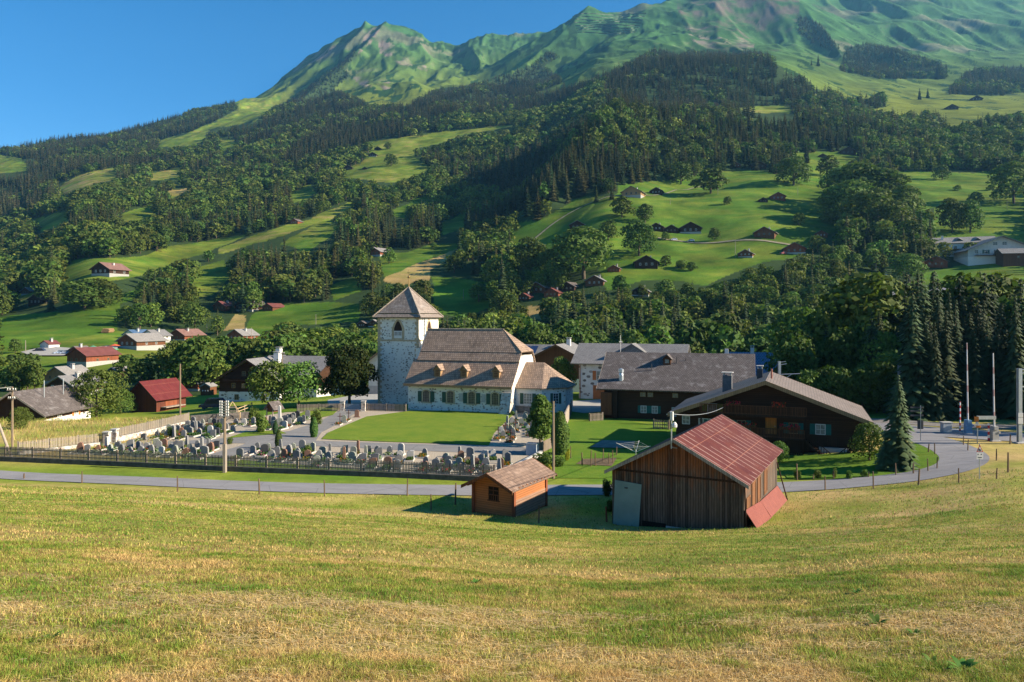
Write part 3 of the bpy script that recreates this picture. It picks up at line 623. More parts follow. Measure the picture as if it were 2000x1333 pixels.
        print('stuff', c_, len(A), [(A[:, 1] < q).sum() for q in (430, 1000)], 'tris', sum(len(t) for t in TT))
# ---------------------------------------------------------------- building kit
def stone_mat(name, base=(.80, .78, .72), stones=(.12, .10, .085), scale=2.1, thr=.34, base2=(.62, .60, .55)):
    if name in MC: return MC[name]
    k = NT(name); v = k.coord(scale=(1, 1, 1.55)); nz = k.n('TexNoise'); nz.inputs['Scale'].default_value = 3; k.l(v, nz.inputs[0])
    vv = k.mix(.12, v, nz.outputs[1])
    vo = k.n('TexVoronoi', feature='F1'); vo.inputs['Scale'].default_value = scale; vo.inputs['Randomness'].default_value = .9; k.l(vv, vo.inputs['Vector'])
    wn = k.n('SeparateColor'); k.l(vo.outputs['Color'], wn.inputs[0])
    th = k.math('MULTIPLY_ADD', wn.outputs[0], .22, thr - .13)
    f = k.math('LESS_THAN', vo.outputs['Distance'], th); f = k.math('MULTIPLY', f, k.math('GREATER_THAN', wn.outputs[1], .12))
    sc_ = k.mix(wn.outputs[2], stones, tuple(min(1, c * 3.0) for c in stones))
    pl = k.mix(k.ramp(k.noise(k.coord(), 1.2, 6, .7), [(.35, 0.0), (.7, 1.0)]), base, base2)
    col = k.mix(f, pl, sc_); k.bump(k.math('ADD', k.noise(v, 8, 4), f), .5, .03)
    MC[name] = k.fin(col, .9, .1); return MC[name]
def metal_roof(name, c, rust=(.30, .10, .05), pitch=.9, ln=.55):
    k = NT(name); uv = k.coord('UV'); sp = k.n('SeparateXYZ'); k.l(uv, sp.inputs[0])
    fine = k.math('FRACT', k.math('DIVIDE', sp.outputs[0], .14)); cor = k.math('ABSOLUTE', k.math('SUBTRACT', fine, .5))
    t = k.math('FRACT', k.math('DIVIDE', sp.outputs[0], pitch)); line = k.math('LESS_THAN', t, .085)
    hz = k.math('LESS_THAN', k.math('FRACT', k.math('DIVIDE', sp.outputs[1], 2.35)), .015)
    big = k.noise(uv, .7, 6, .7); st = k.noise(k.coord('UV', (7, .35, 1)), 1.0, 5, .7)
    br = k.math('MULTIPLY', line, k.math('GREATER_THAN', k.noise(k.coord('UV', (3, .4, 1)), 1.0, 3), .45))
    col = k.mix(k.ramp(big, [(.4, 0.0), (.68, .55)]), c, rust); col = k.mix(1.0, col, k.ramp(st, [(.2, .45), (.75, 1.35)]), 'MULTIPLY')
    col = k.mix(k.math('MULTIPLY', br, ln), col, (.60, .46, .40)); col = k.mix(k.math('MULTIPLY', hz, .5), col, (.45, .2, .12))
    k.bump(cor, .5, .03); return k.fin(col, .6, .25)
W_DARK = wood('dark_planks', (.045, .023, .013), pitch=.2); W_LOG = wood('dark_logs', (.050, .024, .012), True, .2)
W_BROWN = wood('brown_planks', (.13, .055, .025), pitch=.2); W_RED = wood('reddish_planks', (.20, .065, .03), pitch=.22)
W_ORANGE = wood('orange_log_siding', (.33, .13, .05), True, .16, rnd=.3); W_GREY = wood('weathered_grey_wood', (.30, .26, .22), pitch=.16)
W_BARN = wood('weathered_barn_boards', (.16, .075, .035), pitch=.17, rnd=.9)
W_TAN = wood('tan_cladding', (.30, .19, .10), pitch=.18, rnd=.3)
WHITE = plain('white_render', (.62, .60, .56), .9, .08, 1.5); PLASTER_GREY = plain('grey_plaster', (.38, .37, .35), .9, .15, 2)
GLASS = plain('window_glass', (.03, .035, .04), .12, .2, 1, .6); GLASSL = plain('curtained_glass', (.22, .22, .19), .3, .5, 3, .5)
FRAME = plain('window_frame_wood', (.28, .20, .10), .6, .15); FRAMEW = plain('white_window_frame', (.62, .60, .55), .6, .1)
SH_GREEN = plain('green_shutter_paint', (.035, .085, .06), .6, .15, 2); SH_TEAL = plain('teal_shutter_paint', (.02, .12, .10), .6, .15, 2); SH_OR = plain('orange_shutter_wood', (.45, .15, .05), .6, .2, 2)
GRANITE = plain('tawny_granite', (.42, .33, .21), .9, .25, 3); CONC = plain('concrete', (.42, .40, .37), .9, .15, 2); RUBBLE = stone_mat('rubble', (.30, .27, .23), (.16, .13, .11), 2.6, .48)
METAL = plain('galvanised_metal', (.42, .45, .47), .4, .15, 4, .5, .6); DARKM = plain('dark_metal', (.05, .05, .055), .5, .2, 4)
RS = shingle('weathered_wood_shingles', (.39, .27, .19), (.23, .165, .125), .42, .34, .30, patch=(.34, .25, .19))
RDK = shingle('dark_grey_shingles', (.105, .088, .080), (.155, .13, .12), .30, .32, .35, patch=(.24, .22, .21))
RGR = shingle('grey_roof_tiles', (.20, .19, .185), (.25, .24, .23), .32, .30, .5); RLG = shingle('light_grey_roof_tiles', (.25, .23, .21), (.30, .28, .26), .32, .3, .6)
RBR = shingle('brown_grey_roof_tiles', (.17, .135, .115), (.22, .18, .155), .30, .30, .45, rough=.6, spec=.4)
RRED = metal_roof('red_metal_roof', (.30, .055, .05), (.32, .12, .07)); RRED2 = plain('red_roof_paint', (.15, .052, .043), .6, .2, .6); RORG = plain('terracotta_roof', (.21, .115, .09), .7, .2, .6)
RBLUE = shingle('blue_slate_tiles', (.05, .085, .14), (.07, .11, .17), .45, .42, 2.6, rough=.35, spec=.6)
def fr_box(mb, fr, s0, s1, z0, z1, o0, o1, mi=0):
    ox, oy, dx, dy, nx, ny = fr
    P = lambda s, o, z: (ox + dx * s + nx * o, oy + dy * s + ny * o, z)
    mb.hexa([P(s0, o1, z0), P(s1, o1, z0), P(s1, o0, z0), P(s0, o0, z0), P(s0, o1, z1), P(s1, o1, z1), P(s1, o0, z1), P(s0, o0, z1)], mi)
def window(root, fr, s, z, w=.9, h=1.1, shut=None, fm=None, gm=None, n=2, m=2, sill=False, shw=None, name='window'):
    fm = fm or FRAME; gm = gm or GLASS; b = MB(); t = .07
    fr_box(b, fr, s - w / 2, s + w / 2, z, z + t, 0, .07); fr_box(b, fr, s - w / 2, s + w / 2, z + h - t, z + h, 0, .07)
    fr_box(b, fr, s - w / 2, s - w / 2 + t, z + t, z + h - t, 0, .07); fr_box(b, fr, s + w / 2 - t, s + w / 2, z + t, z + h - t, 0, .07)
    for i in range(1, n): q = s - w / 2 + w * i / n; fr_box(b, fr, q - .025, q + .025, z + t, z + h - t, 0, .055)
    for i in range(1, m): q = z + h * i / m; fr_box(b, fr, s - w / 2 + t, s + w / 2 - t, q - .02, q + .02, 0, .050)
    if sill: fr_box(b, fr, s - w / 2 - .1, s + w / 2 + .1, z - .1, z - .003, 0, .14)
    o = b.build(name, fm, root); p = MB(); fr_box(p, fr, s - w / 2 + t, s + w / 2 - t, z + t, z + h - t, 0, .022); p.build('pane', gm, o)
    if shut:
        sw = shw or w * .5
        for sg in (-1, 1):
            q = MB(); c = s + sg * (w / 2 + sw / 2 + .03); fr_box(q, fr, c - sw / 2, c + sw / 2, z, z + h, 0, .05); q.build('shutter', shut, root)
    return o
def chimney(roof, x, y, z0, z1, w=.7, m=None, cap=True):
    b = MB(); b.box(x - w / 2, x + w / 2, y - w / 2, y + w / 2, z0, z1)
    o = b.build('chimney', m or WHITE, roof)
    if cap:
        q = MB(); 
        for sx in (-1, 1):
            for sy in (-1, 1): q.box(x + sx * w * .36 - .06, x + sx * w * .36 + .06, y + sy * w * .36 - .06, y + sy * w * .36 + .06, z1, z1 + .28)
        q.box(x - w * .62, x + w * .62, y - w * .62, y + w * .62, z1 + .28, z1 + .36); q.build('chimney_cap', CONC, o)
    return o
def house(name, label, cat, x, y, z, rot, w, l, he, hr, wall, roof, ov=.6, og=.8, pl=0, plm=None, chim=(), group=None, base=1.2, th=.2, fascia=None, wins=(), shut=None, fm=None, gm=None, inset=True):
    """gabled building: local x across the front gable (centred), y back from it; root at the front wall's foot"""
    if inset: x += -math.sin(rot) * og; y += math.cos(rot) * og
    r = empty(name, x, y, z, rot); tag(r, label, cat, group)
    b = MB(); hw = w / 2; b.prism([(-hw, pl if pl else -base), (hw, pl if pl else -base), (hw, he), (0, hr), (-hw, he)], 0, l); wl = b.build('wall', wall, r)
    if pl: q = MB(); q.box(-hw - .04, hw + .04, -.04, l + .04, -base, pl); q.build('plinth', plm or WHITE, r)
    k = (hr - he) / hw; ez = he - ov * k + th; rz = hr + th; ro = MB(); e = hw + ov
    ro.slab([(e, -og, ez), (e, l + og, ez), (0, l + og, rz), (0, -og, rz)], th); ro.slab([(-e, l + og, ez), (-e, -og, ez), (0, -og, rz), (0, l + og, rz)], th)
    rf = ro.build('roof', roof, r)
    if fascia is not None:
        for yy in (-og - .05, l + og):
            f = MB()
            for sg in (-1, 1): f.hexa([(0, yy, rz - th - .12), (sg * e, yy, ez - th - .12), (sg * e, yy + .05, ez - th - .12), (0, yy + .05, rz - th - .12), (0, yy, rz + .015), (sg * e, yy, ez + .015), (sg * e, yy + .05, ez + .015), (0, yy + .05, rz + .015)])
            f.build('bargeboard', fascia, r)
    for c in chim:
        cx, cy, ch = c[:3]; cw = c[3] if len(c) > 3 else .7; zz = hr - abs(cx) * k
        chimney(r, cx, cy, zz - .3, zz + ch, cw, c[4] if len(c) > 4 else PLASTER_GREY if w < 14 and base == 4 else None)
    FR = {'F': (0, 0, 1, 0, 0, -1), 'R': (hw, l / 2, 0, 1, 1, 0), 'L': (-hw, l / 2, 0, -1, -1, 0), 'B': (0, l, -1, 0, 0, 1)}
    if pl: FR['PF'] = (0, -.04, 1, 0, 0, -1); FR['PR'] = (hw + .04, l / 2, 0, 1, 1, 0)
    for wn in wins:
        fc, s, zz = wn[:3]; ww = wn[3] if len(wn) > 3 else .9; wh = wn[4] if len(wn) > 4 else 1.1; sh = wn[5] if len(wn) > 5 else shut
        window(r, FR[fc], s, zz, ww, wh, sh, fm, gm)
    return r, FR, rf
def vrot(v): return -math.atan((v - CX) / F)
# ---------------------------------------------------------------- church
def church():
    rot = vrot(1500); ox, oy, oz = -15.96, 112.4, -14.3
    r = empty('church', ox, oy, oz, rot); tag(r, 'whitewashed stone church with wood shingle roof and square bell tower beside the cemetery lawn', 'church')
    ST = stone_mat('church_masonry', (.72, .69, .60), (.16, .14, .115), 2.6, .36); ST2 = stone_mat('church_masonry_smooth', (.74, .73, .66), (.16, .13, .10), 2.0, .26)
    L0 = 0; z = lambda a: a - oz
    # nave: x along the facade 0..16.9, y depth 0..13
    b = MB(); L, W = 16.9, 13.0; eh = z(-9.6); yk = 2.6; hk = z(-6.95); rz = z(-2.2)
    sec = [(0, -1.2), (W, -1.2), (W, eh), (W - yk, hk), (W / 2, rz), (yk, hk), (0, eh)]
    def ext(b, x0, x1, sec, mi=0):
        n = len(sec); b.face([(x0, y, zz) for y, zz in reversed(sec)], mi=mi); b.face([(x1, y, zz) for y, zz in sec], mi=mi)
        for i in range(n):
            (ya, za), (yb, zb) = sec[i], sec[(i + 1) % n]; b.face([(x0, ya, za), (x1, ya, za), (x1, yb, zb), (x0, yb, zb)], mi=mi)
    ext(b, 0, 13.2, sec); hz = z(-5.9); t = (hz - hk) / (rz - hk); yh = yk + t * (W / 2 - yk)
    ext(b, 13.2, L, [(0, -1.2), (W, -1.2), (W, eh), (W - yk, hk), (W - yh, hz), (yh, hz), (yk, hk), (0, eh)])
    b.box(-1.7, .05, 6.0, 12, -1, z(-5)); b.build('nave_wall', ST, r)
    # roof tiers (each laps over the next with a visible edge)
    s1 = (rz - hk) / (W / 2 - yk)
    Z = lambda y: (hk + (y - yk) * s1) if y > yk else (eh + (y - 0) * (hk - eh) / yk)
    ro = MB(); k1 = .16; lift = .22
    for sg in (0, 1):
        Y = (lambda y: y) if sg == 0 else (lambda y: W - y)
        def sl_(a, bb, x0, x1, x0t, x1t, up, dn):
            p = [(x0, Y(a), Z(a) + up), (x1, Y(a), Z(a) + up), (x1t, Y(bb), Z(bb) + dn), (x0t, Y(bb), Z(bb) + dn)]
            if sg: p = [p[1], p[0], p[3], p[2]]
            ro.slab(p, .16)
        hip = z(-5.5); yhp = yk + (hip - hk) / s1
        sl_(-.75, 2.75, -.35, L + .25, -.35, L + .25, lift, lift)
        sl_(2.45, yhp, .3, L + .25, .3, L + .25, lift + .24, lift + .12)
        sl_(yhp - .25, W / 2, .3, L + .25, .3, 13.3, lift + .24, lift + .05)
    ro.slab([(L + .3, yhp - .3, hip + .25), (L + .3, W - yhp + .3, hip + .25), (13.25, W / 2, rz + .3)], .16)
    rf = ro.build('roof', RS, r)
    rc = MB(); rc.tube((.2, W / 2, rz + .28), (13.3, W / 2, rz + .28), .13); rc.build('ridge_cap', W_GREY, rf)
    ev = MB(); ev.box(-.35, L + .25, -.93, -.80, Z(-.75) - .10, Z(-.75) + .26); ev.build('eave_board', W_TAN, r)
    # dormers
    for px in (853, 904.5, 967.5):
        u = (px - CX) / F; yy = .1; s = (u * (oy + .944 * yy) - ox - .33 * yy) / (.944 + .33 * u)
        d = empty('dormer', s, 0, 0); d.parent = r; CH.setdefault(r.name, []).append(d)
        zb = Z(.35) + .2; dm = MB(); ww = .52
        dm.prism([(-ww, zb), (ww, zb), (ww, zb + 1.15), (0, zb + 1.75), (-ww, zb + 1.15)], .3, 2.2); dm.build('dormer_wall', W_TAN, d)
        dr = MB()
        dr.slab([(ww + .25, .05, zb + 1.0), (ww + .25, 2.9, zb + 1.0), (0, 2.9, zb + 1.92), (0, .05, zb + 1.92)], .1); dr.slab([(-ww - .25, 2.9, zb + 1.0), (-ww - .25, .05, zb + 1.0), (0, .05, zb + 1.92), (0, 2.9, zb + 1.92)], .1)
        dr.build('dormer_roof', RS, d); lv = MB()
        for q in range(4): lv.box(-.32, .32, .27, .30, zb + .2 + q * .24, zb + .34 + q * .24)
        lv.build('louvre', W_BROWN, d)
    FRF = (0, 0, 1, 0, 0, -1)
    for i, px in enumerate((832.5, 880, 921.5, 967)):
        u = (px - CX) / F; s = (u * oy - ox) / (.944 + .33 * u); zz = 1.45; b = MB()
        for q in range(9):    # arched granite surround
            a = math.pi * q / 9; a2 = math.pi * (q + 1) / 9
            P = lambda rr, a: (s + rr * math.cos(a), zz + 1.45 + rr * .55 * math.sin(a))
            (xa, za), (xb, zb), (xc, zc), (xd, zd) = P(.50, a), P(.72, a), P(.72, a2), P(.50, a2)
            b.hexa([(xa, -.1, za), (xb, -.1, zb), (xb, 0, zb), (xa, 0, za), (xd, -.1, zd), (xc, -.1, zc), (xc, 0, zc), (xd, 0, zd)])
        for sg in (-1, 1): b.box(*sorted((s + sg * .5, s + sg * .72)), -.1, 0, zz, zz + 1.45)
        b.box(s - .8, s + .8, -.14, 0, zz - .16, zz)
        o = b.build('window', GRANITE, r); g = MB(); g.box(s - .5, s + .5, -.03, 0, zz, zz + 1.45); g.prism([(s - .5, zz + 1.45), (s + .5, zz + 1.45), (s + .25, zz + 1.7), (s - .25, zz + 1.7)], -.03, 0); g.build('pane', GLASS, o)
        m = MB()
        for q in (-.25, 0, .25): m.box(s + q - .02, s + q + .02, -.06, -.03, zz, zz + 1.6)
        for q in range(1, 6): m.box(s - .5, s + .5, -.055, -.03, zz + q * .26 - .015, zz + q * .26 + .015)
        m.build('glazing_bars', plain('church_bars', (.30, .25, .18), .6), o)
        for sg in ((-1, 1) if i != 1 else (-1,)):
            q = MB(); c = s + sg * 1.06; q.box(c - .3, c + .3, -.12, -.04, zz, zz + 1.6)
            for k in range(7): q.box(c - .25, c + .25, -.14, -.12, zz + .12 + k * .21, zz + .22 + k * .21)
            q.build('shutter', SH_GREEN, r)
    for px in (900, 944.5):
        u = (px - CX) / F; s = (u * oy - ox) / (.944 + .33 * u); q = MB(); q.box(s - .3, s + .3, -.06, 0, 1.7, 2.9); q.build('wall_plaque', PLASTER_GREY, r)
    # buttress at the right end of the facade
    q = MB(); q.hexa([(15.3, -1.9, -1), (17.0, -1.9, -1), (17.0, .1, -1), (15.3, .1, -1), (15.5, -.5, 3.3), (17.0, -.5, 3.3), (17.0, .1, 3.3), (15.5, .1, 3.3)]); q.build('buttress', RUBBLE, r)
    # choir with polygonal apse
    P = [(16.9, 1.7), (20.9, 1.7), (23.8, 4.3), (23.8, 8.7), (20.9, 11.3), (16.9, 11.3)]; q = MB(); q.column(P, -1.2, z(-10.45)); ch = q.build('choir', ST2, r)
    ro = MB(); zt = z(-6.9); ze = z(-10.4); A, B = (16.95, 6.5, zt), (19.85, 6.5, zt); o = .45
    E = [(16.95, 1.7 - o), (21.1, 1.7 - o), (24.3, 4.1), (24.3, 8.9), (21.1, 11.3 + o), (16.95, 11.3 + o)]; e3 = lambda p: (*p, ze)
    ro.slab([e3(E[0]), e3(E[1]), B, A], .14); ro.slab([e3(E[1]), e3(E[2]), B], .14); ro.slab([e3(E[2]), e3(E[3]), B], .14); ro.slab([e3(E[3]), e3(E[4]), B], .14); ro.slab([e3(E[4]), e3(E[5]), A, B], .14)
    ro.build('choir_roof', RS, r)
    fr = (16.9, 1.7, 1, 0, 0, -1); window(r, fr, 1.9, 1.5, 1.3, 1.6, SH_GREEN, FRAMEW, GLASSL, 3, 4, shw=.55)
    d = Vector((2.9, 2.6)).normalized(); fr = (20.9, 1.7, d.x, d.y, d.y, -d.x); window(r, fr, 2.3, 1.5, .9, 1.6, SH_GREEN, FRAMEW, GLASS, 2, 4, shw=.4)
    # tower
    x0, x1, y0, y1 = -9.0, -1.46, 6.6, 14.1; top = z(.15); t = MB(); t.box(x0, x1, y0, y1, -1.5, top); tw = t.build('tower_wall', ST, r)
    q = MB(); zb = z(-3.95)
    for a in ((x0 - .08, x1 + .08, y0 - .08, y0), (x0 - .08, x1 + .08, y1, y1 + .08), (x1, x1 + .08, y0, y1), (x0 - .08, x0, y0, y1)): q.box(*a, zb, zb + .28)
    q.build('belt_course', GRANITE, r)
    q = MB(); k = 0; zz = -.5
    while zz < top - .3:
        ln = .75 if k % 2 else .45
        q.box(x1 - ln, x1 + .02, y0 - .025, y0 + .0, zz, zz + .42); q.box(x0 - .02, x0 + ln, y0 - .025, y0, zz, zz + .42); zz += .44; k += 1
    q.build('quoin_stones', GRANITE, r)
    b = MB(); o = .65; E = [(x0 - o, y0 - o), (x1 + o, y0 - o), (x1 + o, y1 + o), (x0 - o, y1 + o)]; cx, cy = (x0 + x1) / 2, (y0 + y1) / 2; ap = (cx, cy, z(5.05)); ze = top - .12
    M_ = [(cx + (a - cx) * .86, cy + (c - cy) * .86, ze + .52) for a, c in E]
    for i in range(4):
        j = (i + 1) % 4; b.slab([(*E[i], ze), (*E[j], ze), M_[j], M_[i]], .14); b.slab([(M_[i][0], M_[i][1], M_[i][2] + .14), (M_[j][0], M_[j][1], M_[j][2] + .14), ap], .12)
    b.face([(*e, ze - .14) for e in reversed(E)]); tr = b.build('tower_roof', shingle('tower_shingles', (.33, .265, .22), (.21, .17, .145), .36, .3, .35, patch=(.34, .30, .27)), r)
    h = MB()
    for i in range(4): h.tube((E[i][0], E[i][1], ze + .08), (ap[0], ap[1], ap[2] + .1), .10, .10, 6)
    h.build('hip_ridge', W_GREY, tr)
    f = MB(); f.tube(ap, (cx, cy, ap[2] + 1.5), .12, .05); f.lathe([(0, ap[2] + 1.5), (.18, ap[2] + 1.58), (.22, ap[2] + 1.72), (.15, ap[2] + 1.88), (0, ap[2] + 1.94)], 10, (cx, cy)); f.tube((cx, cy, ap[2] + 1.9), (cx, cy, ap[2] + 3.0), .03)
    f.box(cx - .3, cx + .3, cy - .03, cy + .03, ap[2] + 2.45, ap[2] + 2.52); f.build('finial', plain('bronze', (.25, .16, .06), .4, .1, 4, .5, .8), tr)
    def belfry(fr, nm):
        ox_, oy_, dx, dy, nx, ny = fr; P = lambda s, o, zz: (ox_ + dx * s + nx * o, oy_ + dy * s + ny * o, zz)
        zs = z(-3.45); wdt = .72; arc = lambda k, wd, top_: [(-wd, zs), *[(-wd + (wd) * (i / 6), zs + 1.6 + top_ * math.sin(math.pi / 2 * i / 6) ** .9) for i in range(7)], *[(wd * (i / 6), zs + 1.6 + top_ * math.sin(math.pi / 2 * (6 - i) / 6) ** .9) for i in range(1, 7)], (wd, zs)]
        outer = arc(0, wdt + .42, 1.5); inner = arc(0, wdt, 1.2); g = MB(); n = len(inner)
        for i in range(n - 1):
            a, bq, c, dd = outer[i], outer[i + 1], inner[i + 1], inner[i]
            g.hexa([P(a[0], .06, a[1]), P(dd[0], .06, dd[1]), P(dd[0], 0, dd[1]), P(a[0], 0, a[1]), P(bq[0], .06, bq[1]), P(c[0], .06, c[1]), P(c[0], 0, c[1]), P(bq[0], 0, bq[1])])
        fr_box(g, fr, -wdt - .42, wdt + .42, zs - .2, zs, 0, .1); wn = g.build('belfry_window', GRANITE, r)
        v = MB(); v.face([P(a, .03, c) for a, c in reversed(inner)]); v.build('opening', plain('belfry_dark', (.035, .018, .012), .9, .3), wn)
        bl = MB(); fr_box(bl, fr, -wdt, wdt, zs, zs + .45, 0, .05); fr_box(bl, fr, -wdt, wdt, zs + 1.05, zs + 1.2, 0, .07)
        for k in range(6): c = -wdt + .12 + k * (2 * wdt - .24) / 5; fr_box(bl, fr, c - .06, c + .06, zs + .45, zs + 1.05, 0, .055)
        bl.build('balustrade', FRAMEW, wn)
    belfry((cx, y0, 1, 0, 0, -1), 0); belfry((x1, cy, 0, 1, 1, 0), 1)
    q = MB(); q.tube((x1 + .1, y0 + 2.0, top - .3), (x1 + .1, y0 + 2.0, z(-9)), .07); q.build('downpipe', METAL, r)
# ---------------------------------------------------------------- the large buildings near the church
def railing(root, fr, s0, s1, z0, z1, o, m, gap=.14, name='railing'):
    b = MB(); fr_box(b, fr, s0, s1, z1 - .08, z1, o - .04, o + .04); fr_box(b, fr, s0, s1, z0 + .05, z0 + .11, o - .03, o + .03)
    n = int((s1 - s0) / gap)
    for i in range(n + 1): s = s0 + (s1 - s0) * i / n; fr_box(b, fr, s - .035, s + .035, z0 + .11, z1 - .08, o - .015, o + .015)
    return b.build(name, m, root)
def flower_box(root, fr, s0, s1, z, o, rng, col=(.55, .02, .02)):
    b = MB(); fr_box(b, fr, s0, s1, z, z + .18, o, o + .2); bx = b.build('flower_box', W_BROWN, root)
    n = int((s1 - s0) * 90); ox, oy, dx, dy, nx, ny = fr; s = rng.uniform(s0, s1, n); oo = o + rng.uniform(-.05, .35, n); zz = z + rng.uniform(.0, .5, n)
    P = np.stack([ox + dx * s + nx * oo, oy + dy * s + ny * oo, zz], 1); V, T, C = cards(P, rng.normal(0, 1, (n, 3)), .12, rng, base=np.array(col), cvar=.4, asp=1)
    g = rng.random(n) < .35; C[np.repeat(g, 4)] = (.03, .09, .02)
    o_ = link('geraniums', tri_mesh('geraniums', V, T, C, [LEAF]), bx); return bx
def big_chalet():
    D = 74.5; x = .347 * D; r, FR, rf = house('chalet', 'large dark timber chalet with wide low roof, geranium balconies and stairs behind the red-roofed barn', 'chalet', x, D, -13.8, vrot(1560), 18.0, 11.5, 3.75, 7.15, W_LOG, RBR, ov=.75, og=1.2, pl=1.9, plm=W_DARK, th=.28, fascia=W_TAN,
        chim=((-4.1, 3.6, 1.9, .95, plain('dark_flue_brick', (.12, .12, .125), .8)), (-.9, 6.5, 1.3, .6, DARKM)), inset=False)
    rng = np.random.default_rng(5); f = FR['F']
    window(r, f, -5.3, 3.6, 1.0, 1.2, plain('lime_green_shutter', (.10, .20, .02), .6), FRAMEW, GLASSL)
    window(r, f, -6.2, 1.95 + .25, 1.0, 1.0, None, FRAMEW, GLASSL); window(r, f, -8.0, 2.5, .8, .9, None, FRAMEW, GLASSL)
    window(r, f, -5.2, 2.1, .9, 1.1, SH_TEAL, FRAMEW, GLASSL); window(r, f, -2.4, 2.1, .9, 1.1, SH_TEAL, FRAME, GLASS)
    window(r, f, 5.1, 2.15, .95, 1.05, SH_TEAL, FRAMEW, GLASSL); window(r, f, 2.6, 2.1, .9, 1.1, SH_TEAL, FRAME, GLASS)
    q = MB(); fr_box(q, f, -.05, 1.0, 1.95, 3.6, 0, .07); dr = q.build('door', wood('orange_door', (.50, .19, .04), pitch=.2, rnd=.2), r); q = MB(); fr_box(q, f, .82, .88, 2.7, 2.8, .07, .12); q.build('handle', METAL, dr)
    # upper and lower balcony
    for s0, s1, z0, nm in ((-6.4, 3.8, 3.95, 0), (-4.2, 3.6, 1.75, 1)):
        b = MB(); fr_box(b, f, s0, s1, z0 - .2, z0, 0, 1.3); bl = b.build('balcony', W_DARK, r); railing(bl, f, s0, s1, z0, z0 + .95, 1.25, W_BROWN)
        for sx in (s0 + .1, (s0 + s1) / 2, s1 - .1): q = MB(); fr_box(q, f, sx - .07, sx + .07, -.8 if nm else 1.75, z0, 1.12, 1.26); q.build('balcony_post', W_DARK, bl)
    for s0, s1, zz in ((-2.7, -.9, 2.75), (1.3, 3.2, 2.75), (.6, 1.9, 4.85), (-3.9, -2.4, 4.85)): flower_box(r, f, s0, s1, zz, 1.35, rng)
    b = MB(); n = 36
    for i in range(n): s = -3.9 + 7.2 * i / n; fr_box(b, f, s, s + .13, -.6, 1.5, 1.05, 1.10)
    b.build('slatted_screen', W_DARK, r)
    for sg, s0 in ((1, 3.7), (-1, 8.9)):       # two flights down to the landing
        b = MB()
        for i in range(9): s = s0 + sg * i * .27; fr_box(b, f, min(s, s + sg * .3), max(s, s + sg * .3), 1.6 - i * .24, 1.68 - i * .24, .35, 1.25)
        P = lambda s, o, z: (s, -o, z)
        for o in (.3, 1.28):
            b.hexa([(s0, -o - .03, 1.45), (s0 + sg * 2.5, -o - .03, -.75), (s0 + sg * 2.5, -o + .03, -.75), (s0, -o + .03, 1.45), (s0, -o - .03, 1.7), (s0 + sg * 2.5, -o - .03, -.5), (s0 + sg * 2.5, -o + .03, -.5), (s0, -o + .03, 1.7)])
        st = b.build('stair', W_DARK, r); q = MB()
        q.hexa([(s0, -1.31, 2.45), (s0 + sg * 2.5, -1.31, .3), (s0 + sg * 2.5, -1.25, .3), (s0, -1.25, 2.45), (s0, -1.31, 2.55), (s0 + sg * 2.5, -1.31, .4), (s0 + sg * 2.5, -1.25, .4), (s0, -1.25, 2.55)])
        for i in range(11): s = s0 + sg * i * .24; q.box(s - .03, s + .03, -1.30, -1.26, 1.6 - i * .215, 2.5 - i * .215)
        q.build('stair_rail', W_DARK, st)
    b = MB(); b.prism([(4.9, .95), (7.6, .95), (6.9, -.8), (5.6, -.8)], -.5, -.045); b.build('cellar_wall', CONC, r)
    b = MB(); b.tube((0.4, 4, 6.5), (.4, 4, 8.3), .1); b.build('flue', plain('copper_flue', (.25, .10, .07), .5), r)
    b = MB(); b.tube((-9.9, -.6, 3.5), (-9.6, 12, 3.5), .07); b.build('gutter', METAL, r)
